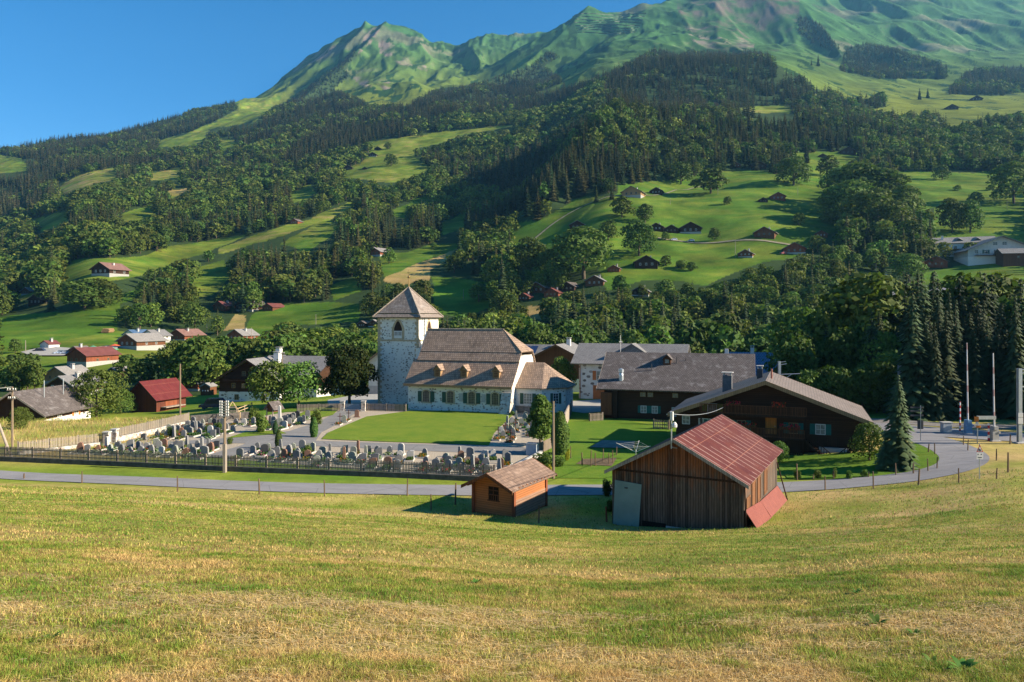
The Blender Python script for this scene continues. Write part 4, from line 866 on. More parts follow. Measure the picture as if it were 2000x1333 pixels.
def farmhouse():
    # long shingled farmhouse: long side faces the camera -> local frame turned by 90 degrees
    D = 101.0; u = (1180 - CX) / F; x = u * D; rot = vrot(1450) + R(90); W, L = 14.0, 18.9
    ex, ey = math.cos(rot - R(90)), math.sin(rot - R(90)); fx, fy = -ey, ex       # ex: along the facade, f: depth
    cx, cy = x + ex * L + fx * W / 2, D + ey * L + fy * W / 2
    r, FR, rf = house('farmhouse', 'long dark timber farmhouse with silvery shingle roof and one small dormer, right of the church', 'farmhouse', cx, cy, -13.9, rot, W, L, 4.5, 8.6, W_LOG, RDK, ov=1.0, og=.9, th=.2, fascia=W_GREY, inset=False, base=1)
    f = FR['L']; S = lambda t: -(L / 2) + t       # t metres from the left end of the facade
    f = (-W / 2, L / 2, 0, -1, -1, 0); s_ = lambda t: -(L / 2) + t
    for t in (5.4, 6.9): window(r, f, s_(t), .9, .8, 1.0, SH_TEAL if t > 6 else SH_TEAL, FRAMEW, GLASSL, shw=.35)
    window(r, f, s_(9.6), .6, .9, 1.2, None, FRAMEW, GLASSL)
    for t in (5.3, 6.3, 9.6, 14.0): window(r, f, s_(t), 3.1, .75, .6, None, FRAME, GLASSL)
    window(r, f, s_(13), .9, .8, 1.0, SH_TEAL, FRAMEW, GLASSL); window(r, f, s_(16), .9, .8, 1.0, SH_TEAL, FRAMEW, GLASSL)
    q = MB(); fr_box(q, f, s_(1.3), s_(1.9), -1, 4.2, .02, .7); q.build('timber_pier', W_DARK, r); q = MB(); fr_box(q, f, s_(-.3), s_(1.2), .6, 3.6, .3, 1.0); q.build('log_stack', W_BROWN, r)
    q = MB(); fr_box(q, f, s_(2.2), s_(17), -.6, -.05, .4, 3.0); q.build('terrace', CONC, r)
    for sx in (-1,):
        d = empty('dormer', 0, 0, 0); d.parent = r; CH.setdefault(r.name, []).append(d); k = (8.6 - 4.5) / (W / 2); xr = -2.1; zr = 8.6 - 2.1 * k
        yy = L - 8.1; b = MB(); P = [(yy - .5, zr - .2), (yy + .5, zr - .2), (yy + .5, zr + .75), (yy, zr + 1.2), (yy - .5, zr + .75)]
        n = 5; b.face([(xr - .6, a, c) for a, c in reversed(P)])
        for i in range(n): (a, c), (e, g) = P[i], P[(i + 1) % n]; b.face([(xr - .6, a, c), (xr + 1.5, a, c), (xr + 1.5, e, g), (xr - .6, e, g)])
        b.build('dormer_wall', W_BROWN, d); b = MB()
        b.slab([(xr - .9, yy - .75, zr + .62), (xr + 1.9, yy - .75, zr + .62), (xr + 1.9, yy, zr + 1.34), (xr - .9, yy, zr + 1.34)], .08); b.slab([(xr + 1.9, yy + .75, zr + .62), (xr - .9, yy + .75, zr + .62), (xr - .9, yy, zr + 1.34), (xr + 1.9, yy, zr + 1.34)], .08)
        b.build('dormer_roof', RDK, d); b = MB(); b.box(xr - .63, xr - .6, yy - .28, yy + .28, zr + .1, zr + .6); b.build('pane', GLASSL, d)
    b = MB(); yv = L - 2.2; b.lathe([(.33, 4.4), (.33, 5.9), (.26, 6.2), (.36, 6.3), (.36, 6.7), (0, 6.85)], 12, (-6.0, yv)); b.build('chimney', METAL, rf)
    for yy, zz in ((L - 6.1, 6.3), (L - 9.4, 7.3), (L - 10.6, 7.0)): b = MB(); b.tube((-4.0 + (L - 6 - yy) * .5, yy, zz - .6), (-4.0 + (L - 6 - yy) * .5, yy, zz + 1.1), .06); b.build('vent_pipe', DARKM, rf)
    b = MB(); b.box(1, 1.5, 2.6, 3.1, 7.2, 9.4); b.build('chimney', WHITE, rf)
def stone_house():
    D = 128.0; rot = vrot(1480) + R(90); W, L = 11.0, 17.0; ex, ey = math.cos(rot - R(90)), math.sin(rot - R(90)); fx, fy = -ey, ex; x = (1131 - CX) / F * D
    cx, cy = x + ex * L + fx * W / 2, D + ey * L + fy * W / 2
    r, FR, rf = house('stone_house', 'white and grey fieldstone house with orange shutters behind the long farmhouse', 'house', cx, cy, -14.4, rot, W, L, 6.7, 9.5, stone_mat('fieldstone', (.74, .74, .72), (.13, .12, .11), 1.3, .33), RGR, ov=1.0, og=1.3, th=.2, inset=False)
    f = (-W / 2, L / 2, 0, -1, -1, 0); s_ = lambda t: -(L / 2) + t
    window(r, f, s_(3.6), 3.5, 1.1, 1.6, SH_OR, FRAMEW, GLASSL, shw=.6); q = MB(); fr_box(q, f, s_(2.5), s_(5.6), 0, 2.6, 0, .08); q.build('door', SH_OR, r); window(r, f, s_(4.0), .3, 1.3, 2.0, None, FRAMEW, GLASSL)
    q = MB(); q.tube((-W / 2 - .15, L - .2, 0), (-W / 2 - .15, L - .2, 6.3), .08); q.build('downpipe', SH_OR, r)
    q = MB(); yy = L - 9.0   # small cross gable
    P = [(yy - 2.4, 8.1), (yy + 2.4, 8.1), (yy, 9.7)]; q.face([(-4.2, a, c) for a, c in reversed(P)]); q.slab([(-4.5, yy - 2.9, 8.0), (-.2, yy - 2.9, 8.0), (-.2, yy, 9.85), (-4.5, yy, 9.85)], .12); q.slab([(-.2, yy + 2.9, 8.0), (-4.5, yy + 2.9, 8.0), (-4.5, yy, 9.85), (-.2, yy, 9.85)], .12); q.build('cross_gable', RGR, rf)
def solar_house():
    D = 152.0; rot = vrot(1500); x = (1085 - CX) / F * D
    r, FR, rf = house('timber_house', 'brown timber house with solar panels on its grey roof, behind the choir of the church', 'house', x, D, -14.8, rot, 10.5, 12, 6.3, 8.9, W_BROWN, RGR, ov=1.2, og=1.2, th=.25, pl=2.0, plm=WHITE, fascia=W_BROWN, chim=((.8, 6.5, 1.5, .8),), wins=(('F', -3, 3.3), ('F', 0, 3.3), ('F', 3, 3.3), ('F', 0, 5.4)), fm=FRAME)
    b = MB(); k = 6.0 / 12.5
    w = MB(); w.prism([(-12.5, -1), (-5.26, -1), (-5.26, 6.2), (-12.5, 6.2)], 3, 10.5); w.build('side_wing', W_BROWN, r)
    w = MB(); w.slab([(-13.2, 2.2, 6.1), (-4.5, 2.2, 6.1), (-1.5, 6.8, 8.8), (-12.8, 6.8, 8.8)], .2); w.slab([(-1.5, 11.2, 6.1), (-13.2, 11.2, 6.1), (-12.8, 6.8, 8.8), (-1.5, 6.8, 8.8)], .2); wr = w.build('side_roof', RGR, r)
    s = MB(); pane = plain('solar_cell', (.02, .035, .09), .15, .1, 2, .8)
    for i in range(3):
        x0 = -11.0 + i * 1.75; s.hexa([(x0, 3.5, 7.0), (x0 + 1.6, 3.5, 7.0), (x0 + 1.6, 5.9, 8.41), (x0, 5.9, 8.41), (x0, 3.5, 7.12), (x0 + 1.6, 3.5, 7.12), (x0 + 1.6, 5.9, 8.53), (x0, 5.9, 8.53)])
    s.build('solar_panel', pane, r)
def other_near_houses():
    D = 124.0; rot = vrot(1480) + R(90); x = (1518 - CX) / F * D
    house('slate_house', 'house with shiny blue-grey slate roof peeking out between the farmhouse and the large chalet', 'house', x, D, -14.3, rot, 9, 8, 5.0, 8.1, W_BROWN, RBLUE, ov=.7, og=.6, chim=((-1, 4.0, 1.7, .6),), inset=False)
    D = 143.0; x = (480 - CX) / F * D
    r, FR, rf = house('chalet', 'dark timber chalet with a tall white chimney behind the two round orchard trees', 'chalet', x, D, -16.6, vrot(1190), 12.4, 15.0, 4.4, 8.2, W_LOG, RGR, ov=1.2, og=1.2, pl=1.9, plm=stone_mat('fieldstone', (.55, .54, .52), (.13, .12, .11), 1.3, .33), th=.2, fascia=W_DARK, chim=((2.6, 7, 2.6, 1.1),), wins=(('F', -3.2, 2.6, .8, 1), ('F', -1.1, 2.6, .8, 1), ('F', 1.1, 2.6, .8, 1), ('F', -1, 5, .8, .9), ('F', 1, 5, .8, .9), ('PF', -2.5, .3, .9, 1.1), ('PF', 3, .3, .9, 1.1)))
    b = MB(); fr_box(b, FR['F'], -4.8, 4.8, 4.1, 4.25, 0, 1.2); bl = b.build('balcony', W_DARK, r); railing(bl, FR['F'], -4.8, 4.8, 4.25, 5.1, 1.15, W_DARK, .25)
    D = 152.0; x = (648 - CX) / F * D
    r, FR, rf = house('chalet', 'dark chalet with a white chimney, half hidden by the dark round tree', 'chalet', x, D, -16.3, vrot(1400) + R(90), 12, 14, 5.2, 8.0, W_LOG, RGR, ov=1.2, og=.9, pl=2.0, plm=WHITE, fascia=W_DARK, chim=((-1.5, 11.5, 2.4, 1.0),), inset=False)
    for t in (-4, -1.5, 1.5, 4): window(r, FR['L'], t, 2.8, .8, 1.0, None, FRAMEW, GLASS)
    D = 150.0; x = (748 - CX) / F * D
    r, FR, rf = house('rendered_house', 'white rendered house with black and white striped shutters just left of the bell tower', 'house', x, D, -15.7, vrot(1300), 7.2, 12, 6.6, 9.2, WHITE, RGR, ov=.9, og=1.1, pl=1.5, plm=PLASTER_GREY, fascia=W_TAN)
    stp = NT('striped_shutter'); sp = stp.n('SeparateXYZ'); stp.l(stp.coord(), sp.inputs[0]); fr_ = stp.math('FRACT', stp.math('MULTIPLY', stp.math('ADD', sp.outputs[2], sp.outputs[0]), 3.0))
    ms = stp.fin(stp.mix(stp.math('LESS_THAN', fr_, .5), (.75, .73, .7), (.02, .02, .02)), .6)
    for zz in (1.7, 4.1): window(r, FR['F'], -.6, zz, .9, 1.4, ms, FRAMEW, GLASS, shw=.55)
    # left edge chalet in the hollow
    D = 112.0; x = (26 - CX) / F * D
    r, FR, rf = house('chalet', 'low chalet with broad speckled grey roof at the left edge beyond the hay field', 'chalet', x, D, -16.9, vrot(1090), 9.6, 11.2, 2.3, 5.35, W_DARK, RDK, ov=.9, og=.7, th=.18, fascia=W_GREY, base=1.5, pl=1.2, plm=WHITE, inset=False)
    window(r, FR['R'], -2, .9, 1, .9, None, FRAMEW, GLASS); window(r, FR['R'], 2, .9, 1, .9, SH_OR, FRAMEW, GLASS)
    for yy in (4, 8.5): b = MB(); b.tube((2.0, yy, 4), (2.0, yy, 6.9), .07); b.build('flue', METAL, rf)
    D = 135.0; x = (279 - CX) / F * D
    r, FR, rf = house('barn', 'tall dark brown barn with plain dark red metal roof beyond the hay field', 'barn', x, D, -17.9, vrot(1450), 6.2, 7.4, 3.3, 6.0, wood('red_brown_boards', (.11, .035, .02), pitch=.2), metal_roof('dull_red_metal_roof', (.115, .018, .017), (.15, .035, .026), 3.0, 0.0), ov=.85, og=.9, th=.12, fascia=W_DARK, base=1.5, inset=False)
    b = MB(); fr_box(b, FR['R'], -1.6, 1.4, 0, 2.6, 0, .06); b.build('door', W_RED, r); b = MB(); b.box(3.1, 4.4, 1, 6, 1.2, 1.35); b.build('lean_to', W_GREY, r)
# ---------------------------------------------------------------- red roofed barn and small hut
def red_barn():
    D = 46.5; x = .2203 * D; rot = vrot(1780)
    k = NT('barn_boards'); sp = k.n('SeparateXYZ'); k.l(k.coord(), sp.inputs[0]); a = k.math('ADD', sp.outputs[0], sp.outputs[1]); t = k.math('DIVIDE', a, .165); fl = k.math('FLOOR', t); fr = k.math('FRACT', t)
    wn = k.n('TexWhiteNoise', noise_dimensions='1D'); k.l(fl, wn.inputs['W']); edge = k.math('MINIMUM', k.math('MULTIPLY', fr, 8.0), k.math('MULTIPLY', k.math('SUBTRACT', 1.0, fr), 8.0), clamp=True)
    st = k.noise(k.coord(scale=(7, 7, .6)), 1.6, 7, .75); hh = k.math('ADD', k.math('MULTIPLY', k.math('SUBTRACT', sp.outputs[2], 2.6), .22), k.math('MULTIPLY_ADD', k.noise(k.coord(scale=(2, 2, .4)), 1.5, 5), 1.4, -.4))
    c = k.mix(k.ramp(hh, [(.3, 0.0), (.75, 1.0)]), (.115, .085, .065), (.25, .085, .03)); c = k.mix(k.ramp(st, [(.52, 0.0), (.75, .7)]), c, (.30, .23, .17))
    v = k.math('MULTIPLY', k.math('MULTIPLY_ADD', wn.outputs[0], .9, .5), k.math('MULTIPLY_ADD', edge, .85, .15)); v = k.math('MULTIPLY', v, k.math('MULTIPLY_ADD', st, 1.5, .2))
    k.bump(edge, .8, .04); BB = k.fin(k.mix(1.0, c, k.ramp(v, [(0, 0.0), (1, 1.0)]), 'MULTIPLY'), .9)
    r, FR, rf = house('barn', 'weathered dark board barn with shiny red ribbed metal roof beside the road', 'barn', x, D, -13.55, rot, 8.55, 12.6, 3.45, 5.72, BB, metal_roof('glossy_red_metal_roof', (.088, .017, .014), (.15, .045, .026), .95), ov=.38, og=.42, th=.1, base=1.6, fascia=W_GREY)
    f = FR['F']
    b = MB(); fr_box(b, f, -4.2, 4.2, 3.35, 3.47, 0, .05); b.build('cross_beam', W_DARK, r)
    b = MB(); ox = -4.15
    P = lambda s, o, z: (s, -o, z)
    b.hexa([P(-4.1, .30, -.15), P(-2.35, .30, -.35), P(-2.35, .25, -.35), P(-4.1, .25, -.15), P(-4.05, .09, 2.72), P(-2.2, .09, 2.62), P(-2.2, .05, 2.62), P(-4.05, .05, 2.72)]); dr = b.build('door_panel', plain('grey_green_painted_sheet', (.18, .25, .22), .6, .12, 1.2), r)
    b = MB(); fr_box(b, f, -3.35, -3.15, 2.25, 2.33, .12, .18); b.build('handle', DARKM, dr)
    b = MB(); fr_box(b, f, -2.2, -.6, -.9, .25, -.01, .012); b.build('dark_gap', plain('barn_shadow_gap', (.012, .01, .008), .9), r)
    b = MB(); fr_box(b, f, -.6, 4.29, -1.5, .12, 0, .05); b.build('foundation', PLASTER_GREY, r)
    # right wall: batten frames
    g = FR['R']; b = MB()
    for s0, s1, z0, z1 in ((-5.6, -4.4, .9, 2.3), (-3.9, -2.5, 1.0, 2.9), (-2.0, -.8, 1.2, 2.9), (.5, 1.8, 1.2, 2.9)):
        b = MB(); fr_box(b, g, s0, s1, z0, z0 + .12, 0, .05); fr_box(b, g, s0, s1, z1 - .12, z1, 0, .05); fr_box(b, g, s0, s0 + .12, z0 + .12, z1 - .12, 0, .05); fr_box(b, g, s1 - .12, s1, z0 + .12, z1 - .12, 0, .05); fr_box(b, g, s0 + .12, s1 - .12, z0 + .12, z1 - .12, 0, .02); b.build('hatch', W_BARN, r)
    # red corrugated sheet leaning along the foot of the right wall
    k = NT('faded_red_sheet'); s2 = k.n('SeparateXYZ'); k.l(k.coord('UV'), s2.inputs[0]); cw = k.math('ABSOLUTE', k.math('SUBTRACT', k.math('FRACT', k.math('DIVIDE', s2.outputs[0], .13)), .5)); k.bump(cw, .6, .03)
    SM = k.fin(k.ramp(k.noise(k.coord(), 2.0, 6, .7), [(.3, (.15, .032, .02)), (.7, (.23, .06, .04))]), .5, .4); hw = 4.275
    for i, (y0, y1, oz_) in enumerate(((-.15, 5.3, 0), (5.1, 12.2, .06))):
        gz = lambda xx, yy: G(x + math.cos(rot) * xx - math.sin(rot) * (yy + .42), 46.5 + math.sin(rot) * xx + math.cos(rot) * (yy + .42)) + 13.55; za, zb = gz(hw + .8, y0) - .03 + oz_, gz(hw + .8, y1) - .03 + oz_; b = MB(); b.slab([(hw + .8, y0, za), (hw + .8, y1, zb), (hw + .10, y1, zb + 1.05), (hw + .10, y0, za + 1.0)], .04); b.build('leaning_sheet', SM, r)
    b = MB(); b.tube((hw + .9, 12.6, -.9), (hw + .1, 11.9, 2.6), .05); b.build('prop_pole', W_DARK, r); b = MB(); b.tube((hw + .25, -.3, -.7), (hw + .05, -.05, 3.3), .05); b.build('downpipe', W_DARK, r)
    b = MB(); b.box(hw + .3, hw + .75, -.55, -.2, -1, -.35); b.tube((hw - .3, -.35, -.55), (hw - .3, -.35, -.2), .16, .16, 10); b.build('stone_block', CONC, r)
    # service bracket with insulator at the apex of the gable
    m = empty('service_bracket', 0, 0, 0); m.parent = r; CH.setdefault(r.name, []).append(m)
    b = MB(); b.tube((-.1, -.5, 5.2), (-.1, -.5, 7.2), .04); b.tube((-.1, -.5, 5.3), (.15, -.1, 5.2), .04); b.build('conduit', METAL, m); b = MB(); b.box(-.16, .02, -.6, -.42, 7.0, 7.55); b.build('terminal_box', FRAMEW, m); b = MB(); b.lathe([(0, 6.55), (.16, 6.6), (.17, 6.75), (.08, 6.9), (0, 6.92)], 10, (.12, -.55)); b.build('insulator', WHITE, m)
def small_hut():
    D = 51.0; x = -1.78; rot = vrot(1840)
    r, FR, rf = house('garden_hut', 'small orange-brown log hut with shingle roof and open gable window beside the cemetery fence', 'hut', x, D, -13.95, rot, 3.35, 4.75, 2.15, 2.72 + .25, W_ORANGE, shingle('brown_shingles', (.27, .18, .13), (.17, .115, .09), .30, .26, .4, patch=(.34, .24, .18)), ov=.45, og=.95, th=.10, base=.8, fascia=W_BROWN)
    f = FR['F']; o = empty('window', 0, 0, 0); o.parent = r; CH.setdefault(r.name, []).append(o)
    b = MB(); fr_box(b, f, -.42, .42, 1.0, 1.95, 0, .02); b.build('opening', plain('hut_dark_opening', (.02, .012, .008), .9), o)
    b = MB(); fr_box(b, f, -.03, .03, 1.0, 1.95, .02, .06); fr_box(b, f, -.42, .42, 1.35, 1.41, .02, .06); fr_box(b, f, -.42, .42, 1.68, 1.72, .02, .06)
    for i in range(5): fr_box(b, f, -.38 + i * .18, -.34 + i * .18, 1.0, 1.36, .02, .05)
    fr_box(b, f, -.5, .5, .92, 1.0, 0, .07); b.build('window_frame', W_BROWN, o)
    for sx in (-1.67, 1.67):
        for yy in (0, 4.75): b = MB(); b.box(sx - .1, sx + .1, yy - .14, yy + .1, -.6, 2.2); b.build('corner_post', W_RED, r)
    g = FR['R']; b = MB(); fr_box(b, g, -2.25, 2.2, -.1, 1.15, 0, .05); b.build('lower_boards', wood('pale_boards', (.26, .16, .11), True, .2, rnd=.3), r)
    b = MB()
    for i in range(9): fr_box(b, g, -2.3 + i * .55, -2.2 + i * .55, 2.0, 2.12, 0, .4)
    b.build('rafter_ends', W_ORANGE, r)
    b = MB(); b.tube((0, -.9, 2.9), (0, .1, 2.9), .07); b.tube((-1.67, -.8, 2.05), (-1.67, .1, 2.05), .07); b.tube((1.67, -.8, 2.05), (1.67, .1, 2.05), .07); b.build('purlin', W_ORANGE, r)
# ---------------------------------------------------------------- far houses: px, base row, width px, wall, roof, plinth, vp, wall height, label
FAR = [
 (1232, 386, 36, 'tan', 'lg', 1, 1650, 'pale timber chalet with light roof below the dark wood, topmost one'), (1281, 380, 22, 'dark', 'br', 0, 1500, 'small dark chalet just right of the pale chalet under the wood'),
 (1127, 448, 27, 'dark', 'gr', 0, 1200, 'lone dark barn at the bend of the hillside lane'), (1281, 452, 26, 'dark', 'br', 0, 1500, 'dark chalet at the left end of the hamlet above the curved wall'), (1311, 456, 26, 'dark', 'dk', 0, 1250, 'dark chalet second from left in the hamlet above the curved wall'), (1349, 458, 38, 'dark', 'dk', 1, 1250, 'widest dark chalet of the hamlet, in front of small white sheds'),
 (1492, 466, 36, 'brown', 'lg', 0, 1750, 'brown chalet with light grey right roof slope and thin chimney, mid hillside'), (1455, 504, 26, 'brown', 'lg', 1, 1750, 'tall brown chalet with white ground floor left of a lone spruce'), (1552, 498, 38, 'red', 'br', 1, 1500, 'red-brown chalet with white ground floor right of a lone spruce'),
 (1262, 526, 42, 'dark', 'dk', 0, 1300, 'broad dark chalet with low gable beside pale garden shrubs'), (1198, 532, 22, 'red', 'br', 0, 1500, 'tiny red-brown hut left of the broad dark chalet'),
 (1046, 574, 36, 'brown', 'lg', 0, 1800, 'brown barn with light grey roof above two red-roofed huts'), (1075, 582, 30, 'red', 'red', 0, 1800, 'brown hut with red roof, right one of the red-roofed pair'), (1021, 588, 24, 'brown', 'red', 0, 1800, 'small brown hut with red roof, left one of the red-roofed pair'), (1106, 570, 30, 'dark', 'dk', 0, 1800, 'black timber barn right of the red-roofed pair'), (1160, 560, 34, 'brown', 'gr', 0, 1500, 'brown chalet with chimney above the stream trees'), (1249, 580, 32, 'dark', 'gr', 1, 1500, 'dark chalet with grey roof and white base above the stream trees'),
 (1520, 392, 26, 'red', 'br', 0, 1300, 'lone reddish barn in the upper meadow'), (1491, 396, 16, 'dark', 'dk', 0, 1300, 'low open shed left of the lone reddish barn'), (1437, 328, 18, 'brown', 'br', 0, 1300, 'small chalet at the wood edge, leftmost of the upper row'), (1482, 331, 26, 'dark', 'dk', 0, 1300, 'dark chalet at the wood edge behind leafy trees'), (1607, 309, 14, 'dark', 'br', 0, 1300, 'small dark barn on the upper lane'), (1657, 303, 28, 'dark', 'dk', 0, 1300, 'wide dark barn at the top right of the upper lane'), (1604, 464, 22, 'brown', 'dk', 0, 1400, 'brown chalet in the deep tree shade'),
 (1828, 524, 38, 'red', 'br', 0, 1700, 'red-brown shed below the large white guesthouse'), (1722, 556, 34, 'brown', 'lg', 0, 1850, 'brown house with light roof left of the round tree by the upper road'),
 (728, 502, 30, 'red', 'lg', 1, 1700, 'red-brown chalet with pale roof at the edge of the striped field'), (573, 438, 17, 'red', 'br', 0, 1500, 'small barn in the shadow beside the narrow diagonal meadow'), (737, 294, 12, 'dark', 'br', 0, 1200, 'small dark barn, upper of the two on the high clearing'), (727, 307, 15, 'dark', 'br', 1, 1200, 'dark chalet, lower of the two on the high clearing'), (679, 333, 16, 'dark', 'dk', 0, 1200, 'dark barn at the lower left of the high clearing'), (712, 332, 9, 'dark', 'dk', 0, 1200, 'tiny dark barn right of the barn at the foot of the high clearing'),
 (383, 352, 26, 'red', 'red', 0, 1300, 'long low reddish house far up the left wood'), (193, 540, 44, 'dark', 'org', 1, 1500, 'dark chalet with pinkish roof alone on the left meadow'), (48, 577, 24, 'brown', 'gr', 1, 1500, 'chalet with grey roof at the left edge, the farther one'), (66, 598, 36, 'dark', 'br', 0, 1500, 'dark chalet at the left edge, the nearer one'),
 (426, 608, 30, 'brown', 'red', 0, 1700, 'long brown chalet with bright red roof left of the dark-roofed chalet'), (474, 610, 38, 'dark', 'dk', 1, 1500, 'dark-roofed chalet between the two red-roofed ones'), (521, 608, 24, 'brown', 'red', 0, 1600, 'small chalet with bright red roof right of the dark-roofed chalet'),
 (457, 668, 38, 'red', 'lg', 1, 1700, 'orange-brown chalet with light grey roof and terrace below the hillside field'), (343, 668, 38, 'red', 'org', 1, 1600, 'orange timber chalet with a driveway right of the restaurant'), (245, 682, 46, 'brown', 'lg', 1, 1500, 'restaurant building with light brown roof above the parasols'), (287, 668, 36, 'white', 'gr', 1, 1500, 'white house with grey roof behind the restaurant'), (250, 664, 30, 'white', 'blue', 1, 1500, 'small building with blue-grey roof behind the restaurant'),
 (146, 718, 48, 'red', 'red', 2, 1500, 'house with white ground floor and red roof below the car park'), (85, 682, 22, 'white', 'red', 0, 1500, 'small garage with orange-red roof at the head of the car park'), (143, 694, 22, 'brown', 'br', 0, 1400, 'small brown chalet at the edge of the car park'), (217, 737, 20, 'dark', 'lg', 0, 1600, 'steep dark shed with pale roof among the village trees'),
 (106, 752, 54, 'tan', 'lg', 1, 1350, 'tan house with pale roof behind the dark grey roof at left'), (112, 774, 60, 'dark', 'gr', 1, 1350, 'house with dark grey roofs in front of the tan house at left'), (372, 765, 30, 'red', 'gr', 1, 1500, 'small red house with grey roof peeking out behind the red-roofed barn'), (400, 773, 20, 'brown', 'lg', 0, 1300, 'small brown shed with pale roof in the field beside the dark car'),
 (728, 640, 24, 'brown', 'lg', 1, 1600, 'brown house with grey roof right behind the tower edge'), (705, 640, 16, 'brown', 'br', 0, 1500, 'tiny brown shed left of the house behind the tower'), (1860, 215, 22, 'dark', 'br', 0, 1300, 'dark barn ruin on the high pasture, the lower one'), (1908, 197, 20, 'dark', 'br', 0, 1300, 'dark barn on the high pasture, the upper one'), (1396, 207, 12, 'tan', 'lg', 0, 1500, 'tiny pale hut between the high woods')]
def far_houses():
    wl = {'tan': W_TAN, 'dark': W_DARK, 'brown': W_BROWN, 'red': W_RED, 'white': WHITE}; rl = {'lg': RLG, 'br': RBR, 'gr': RGR, 'dk': RDK, 'red': RRED2, 'org': RORG, 'blue': RBLUE}
    for i, (px, row, wp, wa, ro, pl, vp, lb) in enumerate(FAR):
        lb = lb
        x, y, z = hit(px, row, 150 if px < 420 and row > 730 else 190); w = wp / F * y * 1.05; rot = vrot(vp); z = z - .3
        HBOX.append((px - wp * .45, px + wp * .45, row - wp * .75, row, y - 3)); he = min(5.2, max(2.2, w * .36)) + (1.2 if pl == 2 else 0); hr = he + w * .27
        wins = [('F', -w * .26, he * .55, w * .09, w * .11), ('F', 0, he * .55, w * .09, w * .11), ('F', w * .26, he * .55, w * .09, w * .11)]
        if wp > 28: wins += [('R', -w * .25, he * .5, w * .1, w * .11), ('R', w * .25, he * .5, w * .1, w * .11)]
        if pl: wins = [(a, b, max(c, 1.9), *d) for a, b, c, *d in wins]
        house('chalet' if wp > 24 else 'hillside_barn', lb, 'house' if 'house' in lb or 'build' in lb else 'chalet' if wp > 24 else 'barn', x, y, z, rot, w, w * (1.0 + .25 * (i % 3)), he, hr, wl[wa], rl[ro], ov=w * .09, og=w * .08, pl=(he * .42 if pl == 1 else he * .5 if pl == 2 else 0), plm=plain('far_render', (.33, .32, .29), .9), base=4, th=.25,
              chim=((w * .18, w * .5, 1.3, .8),) if i % 3 != 2 and wp > 20 else (), wins=wins if wp > 14 else (), fm=FRAMEW if i % 2 else FRAME)
    # the guesthouse pair on the right
    HBOX.append((1830, 2010, 462, 515, 400)); x, y, z = hit(1882, 502, 190)
    r, FR, rf = house('guesthouse', 'long white guesthouse with light grey roof and two low dormers on the right hillside', 'guesthouse', x + 17, y + 2, z, vrot(1500) + R(90), 14, 31, 8.2, 11.6, WHITE, RLG, ov=1.2, og=1.5, base=5, chim=((-3, 25, 2.2, 1),), inset=False)
    for t in range(6): 
        for zz in (1.2, 4.6): window(r, FR['L'], -13 + t * 4.6, zz, 1.4, 1.5, None, FRAME, GLASS)
    for t in (8, 17):
        b = MB(); b.slab([(-5.6, t - 2, 9.2), (-1.5, t - 2, 10.9), (-1.2, t, 11.6), (-5.9, t, 10.5)], .12); b.slab([(-1.5, t + 2, 10.9), (-5.6, t + 2, 9.2), (-5.9, t, 10.5), (-1.2, t, 11.6)], .12); b.build('dormer', RGR, rf)
    b = MB(); fr_box(b, FR['L'], -8, -1, 3.6, 4.5, .0, 1.4); b.build('balcony', W_BROWN, r)
    x, y, z = hit(1946, 512, 190); BW = wood('grey_white_boards', (.42, .45, .46), pitch=.6, rnd=.15)
    r, FR, rf = house('guesthouse', 'broad gabled guesthouse clad in pale grey boards, right of the white one', 'guesthouse', x, y - 4, z - .5, vrot(1250), 32, 18, 7.0, 13.6, BW, RGR, ov=2.5, og=2.2, base=5, inset=False, pl=3.2, plm=WHITE)
    for t in range(6): window(r, FR['F'], -12 + t * 4.6, 4.8, 1.8, 1.9, SH_GREEN if t % 2 else None, FRAMEW, GLASS, shw=.8)
    for t in (-3, 1.5): window(r, FR['F'], t, 9.0, 2.2, 1.8, None, FRAMEW, GLASS)
    b = MB(); fr_box(b, FR['F'], -13, 13, 3.5, 3.7, 0, 1.6); bl = b.build('balcony', W_BROWN, r); railing(bl, FR['F'], -13, 13, 3.7, 4.6, 1.5, W_BROWN, .5)
    x, y, z = hit(1988, 514, 190)
    house('chalet', 'low brown annex chalet at the right edge in front of the pale board guesthouse', 'chalet', x + 2, y - 6, z, vrot(1300) + R(90), 9, 14, 4.6, 7.0, W_BROWN, RGR, ov=1, og=1, base=4, inset=False, wins=(('L', 0, 1.8, 1.2, 1.2), ('L', 4, 1.8, 1.2, 1.2)))
